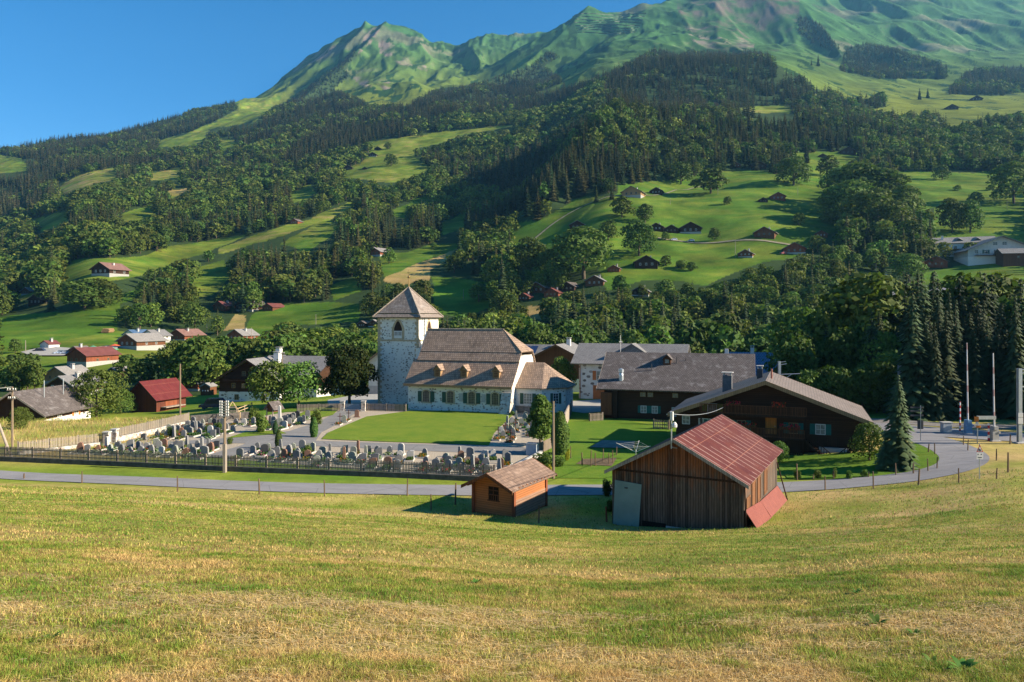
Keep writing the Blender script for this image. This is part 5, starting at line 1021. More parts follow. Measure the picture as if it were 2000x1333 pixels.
# ---------------------------------------------------------------- sheets on the ground
def resample(pts, step):
    out = [pts[0]]
    for a, b in zip(pts, pts[1:]):
        n = max(1, int(math.hypot(b[0] - a[0], b[1] - a[1]) / step))
        out += [(a[0] + (b[0] - a[0]) * i / n, a[1] + (b[1] - a[1]) * i / n) for i in range(1, n + 1)]
    return out
def smooth(p, k=3):
    for _ in range(k): p = [p[0]] + [((a[0] + 2 * b[0] + c[0]) / 4, (a[1] + 2 * b[1] + c[1]) / 4) for a, b, c in zip(p, p[1:], p[2:])] + [p[-1]]
    return p
def ribbon(name, pxs, width, mat, dz, lo=50, step=.6, kind='structure', cross=6, world=None, wfun=None):
    P = world or [hit(a, b, lo)[:2] for a, b in pxs]; P = smooth(resample(smooth(resample(P, step * 4), 3), step), 6)
    A = np.array(P); T = np.gradient(A, axis=0); T /= np.linalg.norm(T, axis=1)[:, None]; N = np.stack([-T[:, 1], T[:, 0]], 1)
    k = np.linspace(-.5, .5, cross + 1); W = np.full(len(A), width) if wfun is None else wfun(A)
    X = A[:, None, 0] + N[:, None, 0] * k * W[:, None]; Y = A[:, None, 1] + N[:, None, 1] * k * W[:, None]; Z = G(X.ravel(), Y.ravel()).reshape(X.shape) + dz
    V = np.stack([X, Y, Z], 2).reshape(-1, 3); n, m = X.shape; i = (np.arange(n - 1)[:, None] * m + np.arange(m - 1)[None]).ravel()
    me = tri_mesh(name, V, np.stack([i, i + 1, i + 1 + m, i + m], 1), None, [mat]); me.polygons.foreach_set('use_smooth', np.ones(len(i), bool))
    o = link(name, me); tag(o, kind=kind); return o, A
def sheet(name, poly, mat, dz, lo=50, world=False, edge=1.0, rim=0):
    W = poly if world else [hit(a, b, lo)[:2] for a, b in poly]
    bm = bmesh.new(); f = bm.faces.new([bm.verts.new((a, b, 0)) for a, b in resample(W + [W[0]], 2.0)[:-1]]); bmesh.ops.triangulate(bm, faces=bm.faces[:])
    for _ in range(7):
        e = [e for e in bm.edges if e.calc_length() > edge * 1.6]
        if not e: break
        bmesh.ops.subdivide_edges(bm, edges=e, cuts=1); bmesh.ops.triangulate(bm, faces=[f for f in bm.faces if len(f.verts) > 3])
    v = np.array([q.co[:2] for q in bm.verts]); z = G(v[:, 0], v[:, 1]) + dz
    for q, zz in zip(bm.verts, z): q.co.z = zz
    bmesh.ops.recalc_face_normals(bm, faces=bm.faces[:])
    if sum(f.normal.z for f in bm.faces) < 0: bmesh.ops.reverse_faces(bm, faces=bm.faces[:])
    me = bpy.data.meshes.new(name); bm.to_mesh(me); bm.free(); me.materials.append(mat); o = link(name, me); tag(o, kind='structure'); return o
def asphalt(name, c, patch=.12):
    k = NT(name); v = k.coord(); n = k.noise(v, 40, 3, .6); b = k.noise(k.coord(scale=(.35, 1.2, 1)), .8, 6, .7)
    col = k.mix(k.ramp(b, [(.35, 0.0), (.65, 1.0)]), tuple(x * (1 - patch) for x in c), tuple(x * (1 + patch) for x in c)); col = k.mix(1.0, col, k.ramp(n, [(.3, .8), (.7, 1.15)]), 'MULTIPLY')
    cr = k.n('TexVoronoi', feature='DISTANCE_TO_EDGE'); cr.inputs['Scale'].default_value = .35; k.l(k.mix(.25, v, k.n('TexNoise').outputs[1]), cr.inputs['Vector'])
    col = k.mix(k.math('MULTIPLY', k.math('LESS_THAN', cr.outputs[0], .006), .45), col, tuple(x * .4 for x in c)); k.bump(n, .3, .01); return k.fin(col, .85, .15)
def grass_sheet(name, t0, t1, sc=.6):
    k = NT(name); v = k.coord(); a = k.noise(v, sc, 6, .7); b = k.noise(v, 14, 4, .8); c0, c1 = [tuple(meadow_col(t).tolist()) for t in (t0, t1)]
    col = k.mix(k.ramp(a, [(.35, 0.0), (.68, 1.0)]), c0, c1); col = k.mix(1.0, col, k.ramp(b, [(.25, .6), (.75, 1.3)]), 'MULTIPLY'); k.bump(b, .7, .05); return k.fin(col, .95, .05)
def ground_sheets():
    AS = asphalt('grey_asphalt', (.235, .225, .225)); AS2 = asphalt('cemetery_asphalt', (.21, .20, .19)); GV = plain('pale_gravel', (.37, .31, .235), .95, .35, 8, .05); PV = plain('paved_yard', (.36, .34, .30), .9, .15, 1.2)
    LAWN = grass_sheet('mown_lawn', .12, .42, .35); GARD = grass_sheet('garden_grass', .0, .22, .5); KERB = plain('kerb_stone', (.45, .43, .39), .9, .15, 3)
    DIRT = plain('gravel_track', (.24, .21, .13), .95, .3, .3)
    road, A = ribbon('road', [(-220, 905), (-100, 919), (0, 930), (250, 939), (500, 951.5), (700, 957), (900, 958.5), (1100, 958), (1300, 957), (1530, 952), (1700, 943), (1800, 934), (1865, 923), (1900, 909), (1905, 895), (1880, 880), (1850, 869), (1815, 858), (1778, 849), (1745, 842)], 3.9, AS, .05, wfun=lambda A: 3.6 + np.clip((A[:, 1] - 62) * .07, 0, 1.2) * (A[:, 0] > 30))
    ribbon('railway_road', [(1560, 833), (1700, 837), (1780, 841), (1880, 848), (2000, 855), (2150, 864)], 6.8, AS, .06)
    sheet('cemetery_gravel', [(150, 886), (235, 868), (340, 840), (372, 826), (485, 815), (560, 806), (670, 800), (700, 798), (790, 802), (1000, 802), (1065, 806), (1060, 880), (965, 935), (700, 918), (440, 896), (250, 890)], GV, .03)
    sheet('cemetery_path', [(676, 797), (712, 798), (655, 832), (628, 846), (617, 862), (800, 868), (1045, 876), (1052, 889), (985, 888), (800, 881), (640, 873), (560, 872), (505, 879), (440, 896), (392, 893), (470, 872), (480, 867), (400, 867), (232, 874), (228, 868), (400, 860), (500, 852), (565, 843), (620, 826)], AS2, .06)
    sheet('lawn', [(628, 859), (640, 847), (716, 815), (800, 804), (985, 803), (1008, 806), (965, 848), (955, 871), (800, 866)], LAWN, .09)
    sheet('cemetery_verge', [(440, 858), (560, 848), (545, 842), (480, 845)], LAWN, .08); sheet('cemetery_verge', [(570, 815), (600, 803), (660, 802), (650, 812), (600, 822)], LAWN, .08)
    sheet('garden_lawn', [(1068, 892), (1090, 830), (1105, 826), (1200, 818), (1300, 836), (1312, 880), (1240, 925), (1180, 935), (1075, 935), (1060, 905)], GARD, .04)
    sheet('house_lawn', [(1500, 890), (1700, 884), (1760, 872), (1790, 868), (1850, 884), (1866, 903), (1835, 921), (1700, 933), (1600, 938), (1540, 937), (1520, 915)], GARD, .04)
    sheet('church_yard', [(640, 782), (700, 772), (745, 768), (770, 770), (770, 800), (716, 799), (672, 798), (640, 795)], PV, .05); sheet('house_yard', [(1085, 800), (1100, 785), (1190, 780), (1200, 803), (1140, 808)], PV, .05)
    sheet('orchard_lawn', [(490, 812), (520, 800), (585, 790), (640, 790), (630, 803), (560, 806), (520, 812)], GARD, .05)
    sheet('concrete_pad', [(1152, 876), (1176, 862), (1240, 864), (1238, 878)], plain('shade_darkened_concrete', (.16, .165, .14), .95, .3, 1), .12)  # plain concrete; the chalet's shade is put into its dark grey-green
    ribbon('hillside_road', [(1690, 582), (1740, 573), (1800, 566), (1900, 562), (2050, 558)], 6.0, AS, .4, lo=230, step=3, cross=3); sheet('car_park', [(40, 690), (90, 679), (160, 684), (232, 676), (226, 692), (120, 697), (60, 697)], PV, .5, lo=200, edge=5)
    ribbon('hillside_lane', [(1005, 500), (1030, 478), (1058, 442), (1110, 410), (1150, 393), (1210, 390), (1290, 384), (1350, 366), (1420, 350)], 1.7, DIRT, .4, lo=230, step=4, cross=2); ribbon('hillside_lane', [(1285, 466), (1360, 470), (1460, 476), (1560, 482)], 3.0, DIRT, .4, lo=230, step=4, cross=2)
    return A
# ---------------------------------------------------------------- fences, posts, poles, signs
def picket_fence(name, label, a, b, h, post_gap, m, wall_h=0, wall_m=None, gap=.14, off=.0, cat='fence'):
    L = math.hypot(b[0] - a[0], b[1] - a[1]); n = max(1, round(L / post_gap)); r = empty(name, a[0], a[1], G(*a)); tag(r, label, cat); z0 = G(*a)
    dx, dy = (b[0] - a[0]) / L, (b[1] - a[1]) / L; ang = math.atan2(dy, dx); nx, ny = -dy, dx
    def ob(mb, s0, s1, za, zb, z0_, z1_, o0, o1):   # slanted bar following the ground
        P = lambda s, o, z: (dx * s + nx * o, dy * s + ny * o, z)
        mb.hexa([P(s0, o0, za + z0_), P(s1, o0, zb + z0_), P(s1, o1, zb + z0_), P(s0, o1, za + z0_), P(s0, o0, za + z1_), P(s1, o0, zb + z1_), P(s1, o1, zb + z1_), P(s0, o1, za + z1_)])
    zs = [G(a[0] + dx * L * i / n, a[1] + dy * L * i / n) - z0 for i in range(n + 1)]
    for i in range(n):
        s0, s1, za, zb = L * i / n, L * (i + 1) / n, zs[i], zs[i + 1]
        if wall_h: w = MB(); ob(w, s0, s1, za, zb, -.5, wall_h, -.15, .15); w.build('base_wall', wall_m, r)
        p = MB(); k = int((s1 - s0) / gap)
        ob(p, s0, s1, za, zb, wall_h + .18, wall_h + .26, .03, .07); ob(p, s0, s1, za, zb, wall_h + h - .3, wall_h + h - .22, .03, .07)
        for j in range(k):
            s = s0 + (j + .5) * (s1 - s0) / k; z = za + (zb - za) * (j + .5) / k; t = h + random.uniform(-.02, .02); w_ = .043
            P = lambda q, o, zz: (dx * (s + q) + nx * o, dy * (s + q) + ny * o, z + wall_h + zz)
            p.hexa([P(-w_, -.0, .04), P(w_, -.0, .04), P(w_, .028, .04), P(-w_, .028, .04), P(-w_, -.0, t - .05), P(w_, -.0, t - .05), P(w_, .028, t - .05), P(-w_, .028, t - .05)])
            p.face([P(-w_, 0, t - .05), P(w_, 0, t - .05), P(0, 0, t)]); p.face([P(w_, .028, t - .05), P(-w_, .028, t - .05), P(0, .028, t)])
        p.build('picket_panel', m, r)
    for i in range(n + 1): q = MB(); s = L * i / n; ob(q, s - .06, s + .06, zs[i], zs[i], -.4, wall_h + h + .03, .07, .19); q.build('post', m, r)
    return r
def fences():
    FD = wood('old_fence_wood', (.25, .21, .17), pitch=.5, rnd=.3); FL = wood('pale_fence_wood', (.25, .22, .18), pitch=.5, rnd=.3); WD = plain('mossy_dark_wall', (.09, .085, .075), .95, .4, 2)
    h = lambda a, b: hit(a, b, 55)[:2]
    p0 = h(0, 902); p1 = h(436, 924); p2 = h(965, 942); e = (p0[0] - (p1[0] - p0[0]) * .5, p0[1] - (p1[1] - p0[1]) * .5)
    picket_fence('picket_fence', 'long weathered picket fence on a low dark wall along the roadside', e, p2, 1.0, 3.0, FD, .45, WD)
    picket_fence('picket_fence', 'pale picket fence along the hay field, lower stretch left of the gap', h(36, 889), h(207, 869), 1.0, 3.0, FL, .35, RUBBLE); picket_fence('picket_fence', 'pale picket fence along the hay field, upper stretch right of the gap', h(228, 864), h(370, 830), 1.0, 3.0, FL, .6, RUBBLE)
    picket_fence('picket_fence', 'old picket fence at the foot of the bell tower, right of the gate', h(716, 803), h(792, 805), 1.15, 3.2, FD); picket_fence('picket_fence', 'old picket fence left of the cemetery gate below the dark round tree', h(580, 805), h(664, 803), 1.15, 3.0, FD); picket_fence('picket_fence', 'short old picket fence between choir and cemetery on the right', h(1000, 806), h(1042, 808), 1.1, 3, FD)
    picket_fence('picket_fence', 'dark picket fence behind the grey box in the right cemetery corner', h(1053, 888), h(1078, 876), 1.2, 2.5, FD)
    picket_fence('wooden_railing', 'short wooden garden railing with pale top board in front of the farmhouse, left one', h(1152, 824), h(1178, 822), 1.1, 2, FD, 0, None, .2); picket_fence('wooden_railing', 'wooden garden railing with white end post beside the large chalet, right one', h(1276, 838), h(1306, 840), 1.2, 2.2, FD, 0, None, .2)
    # rough back wall, gate with stone pillars
    a, b = h(372, 828), h(486, 817); L = math.hypot(b[0] - a[0], b[1] - a[1]); q = MB(); q.box(0, L, -.2, .2, -.6, 1.1); o = q.build('retaining_wall', plain('dark_rubble', (.10, .09, .08), .95, .5, 2.5), None, (a[0], a[1], G(*a)), math.atan2(b[1] - a[1], b[0] - a[0])); tag(o, 'dark stone retaining wall at the back left of the cemetery', 'wall')
    for px, row, hh, lb in ((669, 804, 1.5, 'stone gate pillar at the cemetery entrance, left one'), (710, 804, 1.5, 'stone gate pillar at the cemetery entrance, right one'), (209, 870, 1.4, 'stone pillar ending the lower pale fence by the hay field'), (224, 866, 1.5, 'stone pillar starting the upper pale fence by the hay field')):
        x, y = h(px, row); r = empty('gate_pillar', x, y, G(x, y)); tag(r, lb, 'pillar'); q = MB(); q.box(-.3, .3, -.3, .3, -.3, hh); q.build('shaft', RUBBLE, r); q = MB(); q.box(-.36, .36, -.36, .36, hh, hh + .12); q.build('cap', CONC, r)
    x, y = h(672, 804); x2, y2 = h(707, 804); L = math.hypot(x2 - x, y2 - y); r = empty('cemetery_gate', x, y, G(x, y), math.atan2(y2 - y, x2 - x)); tag(r, 'blue-grey wooden double gate between the two stone pillars', 'gate')
    for i in (0, 1):
        q = MB(); s0 = .3 + i * (L / 2 - .3); s1 = s0 + L / 2 - .32; n = int((s1 - s0) / .13)
        for j in range(n): s = s0 + j * (s1 - s0) / n; q.box(s, s + .08, -.02, .02, .1, 1.15)
        q.box(s0, s1, .02, .06, .3, .38); q.box(s0, s1, .02, .06, .9, .98); q.build('gate_leaf', plain('blue_grey_paint', (.22, .26, .30), .7, .2), r)
    # garden wall right of the cemetery
    a, b = h(1103, 838), h(1116, 806); L = math.hypot(b[0] - a[0], b[1] - a[1]); q = MB(); q.box(0, L, -.08, .08, -.3, 1.9); o = q.build('board_fence', W_GREY, None, (a[0], a[1], G(*a)), math.atan2(b[1] - a[1], b[0] - a[0])); tag(o, 'tall weathered board fence at the garden edge beside the choir', 'fence')
    a, b = h(1058, 890), h(975, 938); L = math.hypot(b[0] - a[0], b[1] - a[1]); q = MB(); q.box(0, L, -.15, .15, -.4, .5); o = q.build('side_wall', CONC, None, (a[0], a[1], G(*a)), math.atan2(b[1] - a[1], b[0] - a[0])); tag(o, 'low pale wall closing the cemetery towards the small hut', 'wall')
    # road and meadow posts
    WP = wood('post_wood', (.16, .11, .07), pitch=.4, rnd=.2)
    P = [(47, 925, 936), (160, 921, 944), (347, 930, 961), (507, 935, 966), (634, 938, 970), (795, 935, 969), (889, 944, 986), (842, 966, 998), (1052, 987, 1022), (1185, 990, 1020), (1612, 930, 958), (1706, 921, 955), (1794, 915, 948), (1873, 915, 943), (1946, 914, 936), (1557, 906, 938), (1588, 926, 937), (1628, 920, 936), (1660, 922, 935), (1696, 922, 933), (1750, 905, 929), (1784, 905, 926), (1813, 896, 921), (1830, 893, 916), (1813, 867, 884), (1826, 866, 888), (1946, 877, 900), (1969, 884, 923), (1882, 852, 870), (1890, 859, 881), (1973, 849, 868), (1154, 880, 912), (1178, 877, 903), (1163, 885, 911), (1204, 873, 890), (1115, 872, 896), (1137, 884, 910), (1190, 886, 908), (1197, 880, 906)]
    names = ['far left behind the road edge', 'left, half hidden by the road edge', 'thick, third from left along the road', 'fourth from left along the road', 'fifth from left along the road', 'sixth along the road, below the middle gravestones', 'thick, beside the small hut roof', 'in the shadow left of the small hut', 'in the shade right of the small hut', 'leaning orange post left of the red-roofed barn']
    for i, (px, t, b) in enumerate(P):
        x, y, z = hit(px, b, 40); hh = (b - t) / F * y; r_ = .05 if i % 3 else .065; q = MB(); n = 7; lean = ((random.random() - .5) * .12, (random.random() - .5) * .1)
        q.tube((0, 0, -.4), (lean[0] * .5, lean[1] * .5, hh * .5), r_ * 1.1, r_, n); q.tube((lean[0] * .5, lean[1] * .5, hh * .5), (lean[0], lean[1], hh), r_, r_ * .85, n)
        o = q.build('fence_post', WP if i != 9 else W_RED, None, (x, y, z)); lb = 'weathered wooden fence post ' + (names[i] if i < len(names) else 'along the curve of the road' if px > 1530 else 'at the small vegetable bed'); tag(o, lb, 'post', 'fence posts')
def pole(px, top, base, r0, label, arms=(), lean=0, name='utility_pole', lo=50, mat=None, D=None):
    x, y, z = hit(px, base, lo) if D is None else ((px - CX) / F * D, D, G((px - CX) / F * D, D)); hh = (HZ - top) / F * y - z; r = empty(name, x, y, z); tag(r, label, 'pole'); q = MB(); q.tube((0, 0, -.5), (lean, 0, hh), r0, r0 * .72, 10); q.build('shaft', mat or wood('pole_wood', (.26, .20, .14), pitch=.6, rnd=.15), r)
    for k, (dz, w_) in enumerate(arms):
        q = MB(); q.box(-w_ + lean, w_ + lean, -.16, -.08, hh - dz, hh - dz + .09); a = q.build('crossarm', W_GREY, r); q = MB()
        for s in (-w_ + .08, -w_ * .35, w_ * .35, w_ - .08): q.lathe([(0, hh - dz + .09), (.05, hh - dz + .1), (.065, hh - dz + .2), (.03, hh - dz + .27), (0, hh - dz + .28)], 7, (s + lean, -.12))
        q.build('insulator', WHITE, a)
    return Vector((x + lean, y, z + hh)), r
def cable(name, label, a, b, sag, r=.012, m=None):
    q = MB(); n = 16; P = [a.lerp(b, i / n) - Vector((0, 0, sag * 4 * (i / n) * (1 - i / n))) for i in range(n + 1)]
    for s, e in zip(P, P[1:]): q.tube(s - a, e - a, r, r, 4, cap=False)
    tag(q.build(name, m or DARKM, None, tuple(a)), label, 'cable')
def poles():
    t1, r = pole(439, 784, 923, .14, 'wooden telegraph pole with a ladder of white insulators at the cemetery fence')
    x, y, z = r.location; hh = t1.z - z
    for k in range(6):
        q = MB(); q.box(-.42, .42, -.2, -.12, hh - .15 - k * .24, hh - .09 - k * .24); a = q.build('crossarm', METAL, r); q = MB()
        for s in (-.38, -.2, .2, .38): q.lathe([(0, 0 + hh - .09 - k * .24), (.055, hh - .09 - k * .24), (.06, hh + .04 - k * .24), (0, hh + .08 - k * .24)], 7, (s, -.16))
        q.build('insulator', WHITE, a)
    q = MB(); q.box(-.13, .13, -.2, .2, -.3, 2.6); q.build('pole_foot', W_GREY, r)
    t2, _ = pole(352, 711, 822, .12, 'plain brown wooden pole in front of the red-roofed barn at left', lo=60); t3, _ = pole(551, 688, 783, .13, 'wooden power pole between the two round orchard trees', ((.3, .5),), lo=90)
    t4, _ = pole(1081, 784, 935, .13, 'smooth pale wooden pole beside the cypress on the right of the cemetery'); t5, _ = pole(24, 756, 876, .12, 'wooden pole with crossarm at the far left beside the low chalet', ((.4, .5), (1.3, .4)), lo=70)
    pole(28, 815, 900, .15, 'pale leaning pole at the left end of the cemetery fence', lean=-1.75, mat=W_GREY, lo=60)
    pole(1212, 655, 700, .05, 'thin white antenna mast standing behind the farmhouse roof', ((1.2, .25),), name='antenna_mast', D=112, mat=WHITE)
    for px, t, b in ((465, 563, 600), (490, 632, 640)): pass
    for px, t, b, lb in ((465, 562, 600, 'thin pole above the dark-roofed chalet on the left slope'), (404, 632, 655, 'thin pole below the red-roofed chalet'), (617, 614, 634, 'thin pole in the shaded hillside field'), (491, 640, 664, 'thin pale pole beside the orange-brown chalet'), (905, 565, 585, 'thin pale pole in the dark field behind the church'), (1249, 458, 470, 'thin pole right of the big hillside trees'), (1436, 468, 504, 'tall thin pole left of the tall brown chalet'), (1558, 366, 382, 'thin pole in the upper meadow'), (1402, 367, 381, 'thin pole beside the round tree in the upper meadow'), (1309, 387, 400, 'thin pole in the sunny upper field'), (1725, 490, 515, 'thin pole above the round tree on the right'), (1711, 515, 548, 'thin pole beside the brown house by the upper road'), (1967, 392, 412, 'thin pole near the big tree on the right edge'), (50, 665, 690, 'thin pole at the village car park'), (272, 735, 750, 'thin pole among the village trees')):
        x, y, z = hit(px, b, 200); q = MB(); q.tube((0, 0, -1), (0, 0, (b - t) / F * y), .16, .10, 6); tag(q.build('utility_pole', W_GREY, None, (x, y, z)), lb, 'pole')
    cable('power_cable', 'thin cable from the barn gable to the large chalet', Vector((10.05, 46.3, -6.1)), Vector((21.6, 74.8, -9.2)), .35, .025, METAL)
    cable('power_cable', 'thin cable from the orchard pole towards the bell tower houses', t3, t3 + Vector((14, 18, -2)), .4); cable('power_cable', 'thin pale cable at the left edge by the pole', t5, t5 + Vector((-14, -4, -.3)), .3, .03, WHITE)
def crossing():
    RW = NT('red_white_bands'); sp = RW.n('SeparateXYZ'); RW.l(RW.coord(), sp.inputs[0]); fr = RW.math('FRACT', RW.math('MULTIPLY', sp.outputs[2], .45)); RWM = RW.fin(RW.mix(RW.math('LESS_THAN', fr, .3), (.60, .57, .55), (.42, .26, .24)), .5)
    RW2 = NT('red_white_bands_short'); sp = RW2.n('SeparateXYZ'); RW2.l(RW2.coord(), sp.inputs[0]); fr = RW2.math('FRACT', RW2.math('MULTIPLY', sp.outputs[2], 1.6)); RWS = RW2.fin(RW2.mix(RW2.math('LESS_THAN', fr, .5), (.72, .71, .70), (.45, .04, .04)), .5)
    for px, top, base, lb in ((1890.5, 670, 848, 'raised red and white level crossing barrier on a blue-grey machine, left one'), (1942, 690, 862, 'raised red and white level crossing barrier on a white foot, right one')):
        x, y, z = hit(px, base, 60); hh = (base - top) / F * y; r = empty('crossing_barrier', x, y, z); tag(r, lb, 'barrier'); q = MB(); q.tube((0, 0, 1.0), (-.12, 0, hh), .085, .05, 8); q.build('barrier_arm', RWM, r)
        q = MB(); q.box(-.3, .3, -.25, .25, -.3, 1.15); q.box(-.2, .2, -.35, .35, 1.15, 1.5); q.tube((.35, .3, .9), (.35, -.3, .9), .12, .12, 8); q.build('drive_housing', plain('barrier_blue', (.14, .26, .38), .5) if px < 1900 else PLASTER_GREY, r); q = MB(); q.box(-.45, .45, -.4, .4, -.4, .1); q.build('foot', CONC, r)
    x, y, z = hit(1931, 862, 60); q = MB(); q.tube((0, 0, -.3), (0, 0, 1.75), .1, .09, 8); tag(q.build('striped_post', RWS, None, (x, y, z)), 'short red and white striped post beside the right barrier', 'post')
    x, y, z = hit(1875, 843, 60); q = MB(); q.tube((0, 0, -.3), (0, 0, 3.2), .08, .07, 8); tag(q.build('striped_post', RWS, None, (x, y, z)), 'tall red and white post in the shade behind the crossing', 'post')
    x, y, z = hit(1909, 866, 60); r = empty('crossing_signal', x, y, z); tag(r, 'level crossing light signal with two lamps and yellow arrow plate', 'signal')
    q = MB(); q.tube((0, 0, -.3), (0, 0, 2.7), .05); q.build('post', METAL, r); q = MB(); q.box(-.32, .1, -.06, 0, 2.1, 2.6); q.box(-.12, .3, -.06, 0, 1.5, 1.72); q.build('backing_plate', plain('signal_orange', (.5, .17, .03), .5), r)
    q = MB(); q.lathe([(0, 0), (.14, .0), (.14, .09), (0, .1)], 12); o = q.build('lamp', WHITE, r, (-.1, -.07, 1.95)); o.rotation_euler = (R(90), 0, 0); q = MB(); q.box(0, 1.9, .1, .16, 2.3, 2.65); q.build('hood', METAL, r)
    x, y, z = hit(1848, 846, 60); r = empty('switch_cabinet', x, y, z); tag(r, 'pale grey switch cabinet at the edge of the spruce wood', 'cabinet'); q = MB(); q.box(-.5, .5, -.25, .25, -.2, 1.1); q.build('body', PLASTER_GREY, r); q = MB(); q.box(-.45, .45, -.27, -.255, .1, 1.0); q.build('door', METAL, r); q = MB(); q.box(-.56, .56, -.32, .32, 1.103, 1.18); q.build('lid', CONC, r)
    # masts of the railway
    for px, top, base, D, lb in ((1991, 720, 866, None, 'galvanised railway mast with two white plates at the right edge'), (1829 - 72, 714, 0, 92, 'railway mast with bracket partly hidden behind the garden spruce'), (1522, 706, 0, 100, 'railway mast with bracket arm rising behind the large chalet roof')):
        x, y, z = hit(px, base, 60) if D is None else ((px - CX) / F * D, D, G((px - CX) / F * D, D)); hh = (HZ - top) / F * y - z; r = empty('railway_mast', x, y, z); tag(r, lb, 'mast'); q = MB(); w_ = .17
        q.box(-w_, w_, -w_, -w_ + .04, -.3, hh); q.box(-w_, w_, w_ - .04, w_, -.3, hh); q.box(-.03, .03, -w_ + .04, w_ - .04, -.3, hh); q.build('column', METAL, r)
        q = MB(); q.tube((0, 0, hh - .5), (1.0, 0, hh - .35), .04); q.tube((0, 0, hh - 1.8), (2.9, 0, hh - 1.7), .045); q.tube((.6, 0, hh - 2.5), (1.7, 0, hh - 1.75), .035); q.tube((0, 0, hh - .15), (.9, 0, hh - .05), .03); q.build('bracket_arm', METAL, r)
        if px > 1900:
            for a, b in ((2.55, 2.95), (1.9, 2.5)): q = MB(); q.box(-.25, .22, -w_ - .05, -w_ - .01, a, b); q.build('plate', WHITE, r)
            q = MB(); q.box(-.45, .45, -.45, .45, -.3, .12); q.build('footing', CONC, r)
    # traffic sign: triangle over a white plate
    x, y, z = hit(1913, 936, 50); r = empty('road_sign', x, y, z); tag(r, 'triangular warning sign above a white plate on a thin pole beside the road curve', 'sign'); s = .041 * y / 60
    u = y / F; q = MB(); q.tube((0, 0, -.3), (0, 0, 69 * u), .035); q.build('post', METAL, r); zt = 49 * u
    q = MB(); q.prism([(-6.6 * u, zt + 4 * u), (6.6 * u, zt + 4 * u), (0, zt + 18 * u)], -.05, -.03); t = q.build('warning_triangle', plain('sign_red', (.42, .05, .04), .5, .05), r)
    q = MB(); q.prism([(-4.6 * u, zt + 5.3 * u), (4.6 * u, zt + 5.3 * u), (0, zt + 15 * u)], -.056, -.051); q.build('triangle_face', WHITE, t); q = MB(); q.box(-2.6 * u, 2.6 * u, -.062, -.057, zt + 6.2 * u, zt + 8.6 * u); q.box(-2.2 * u, 1.0 * u, -.062, -.057, zt + 8.6 * u, zt + 10.4 * u); q.build('train_symbol', DARKM, t)
    q = MB(); q.box(-6.4 * u, 6.4 * u, -.05, -.03, zt - 10 * u, zt + 2.6 * u); t = q.build('plate', WHITE, r); q = MB()
    for cx in (-3.3, 3.0): q.box((cx - 1) * u, (cx + 1) * u, -.055, -.0505, zt - 1.5 * u, zt + .4 * u)
    q.box(-3.8 * u, 3.8 * u, -.055, -.0505, zt - 7.6 * u, zt - 6.0 * u); q.build('plate_marks', DARKM, t)
    x, y, z = hit(1798, 862, 60); r = empty('road_sign', x, y, z); tag(r, 'dark backs of two plates on a thin post at the start of the side road', 'sign'); q = MB(); q.tube((0, 0, -.3), (0, 0, 3.6), .035); q.build('post', METAL, r)
    for zz, w_ in ((1.2, .3), (2.5, .7), (2.95, .7), (3.3, .7)): q = MB(); q.box(-w_ - (.3 if w_ > .5 else 0), w_ - (.4 if w_ > .5 else 0), .02, .05, zz, zz + (.9 if w_ < .5 else .16)); q.build('plate', DARKM, r)
    # tracks in the shade of the wood
    W = [((px - CX) / F * D, D) for px, D in ((1500, 100), (1600, 93), (1700, 87.5), (1800, 84.5), (1900, 82.5), (2000, 81), (2200, 79))]
    ribbon('ballast', None, 3.4, plain('ballast_stone', (.20, .18, .16), .95, .4, 20), .05, world=W, cross=2)
    for o_ in (-.5, .5): ribbon('rail', None, .08, METAL, .2, world=[(a, b + o_) for a, b in W], cross=1)
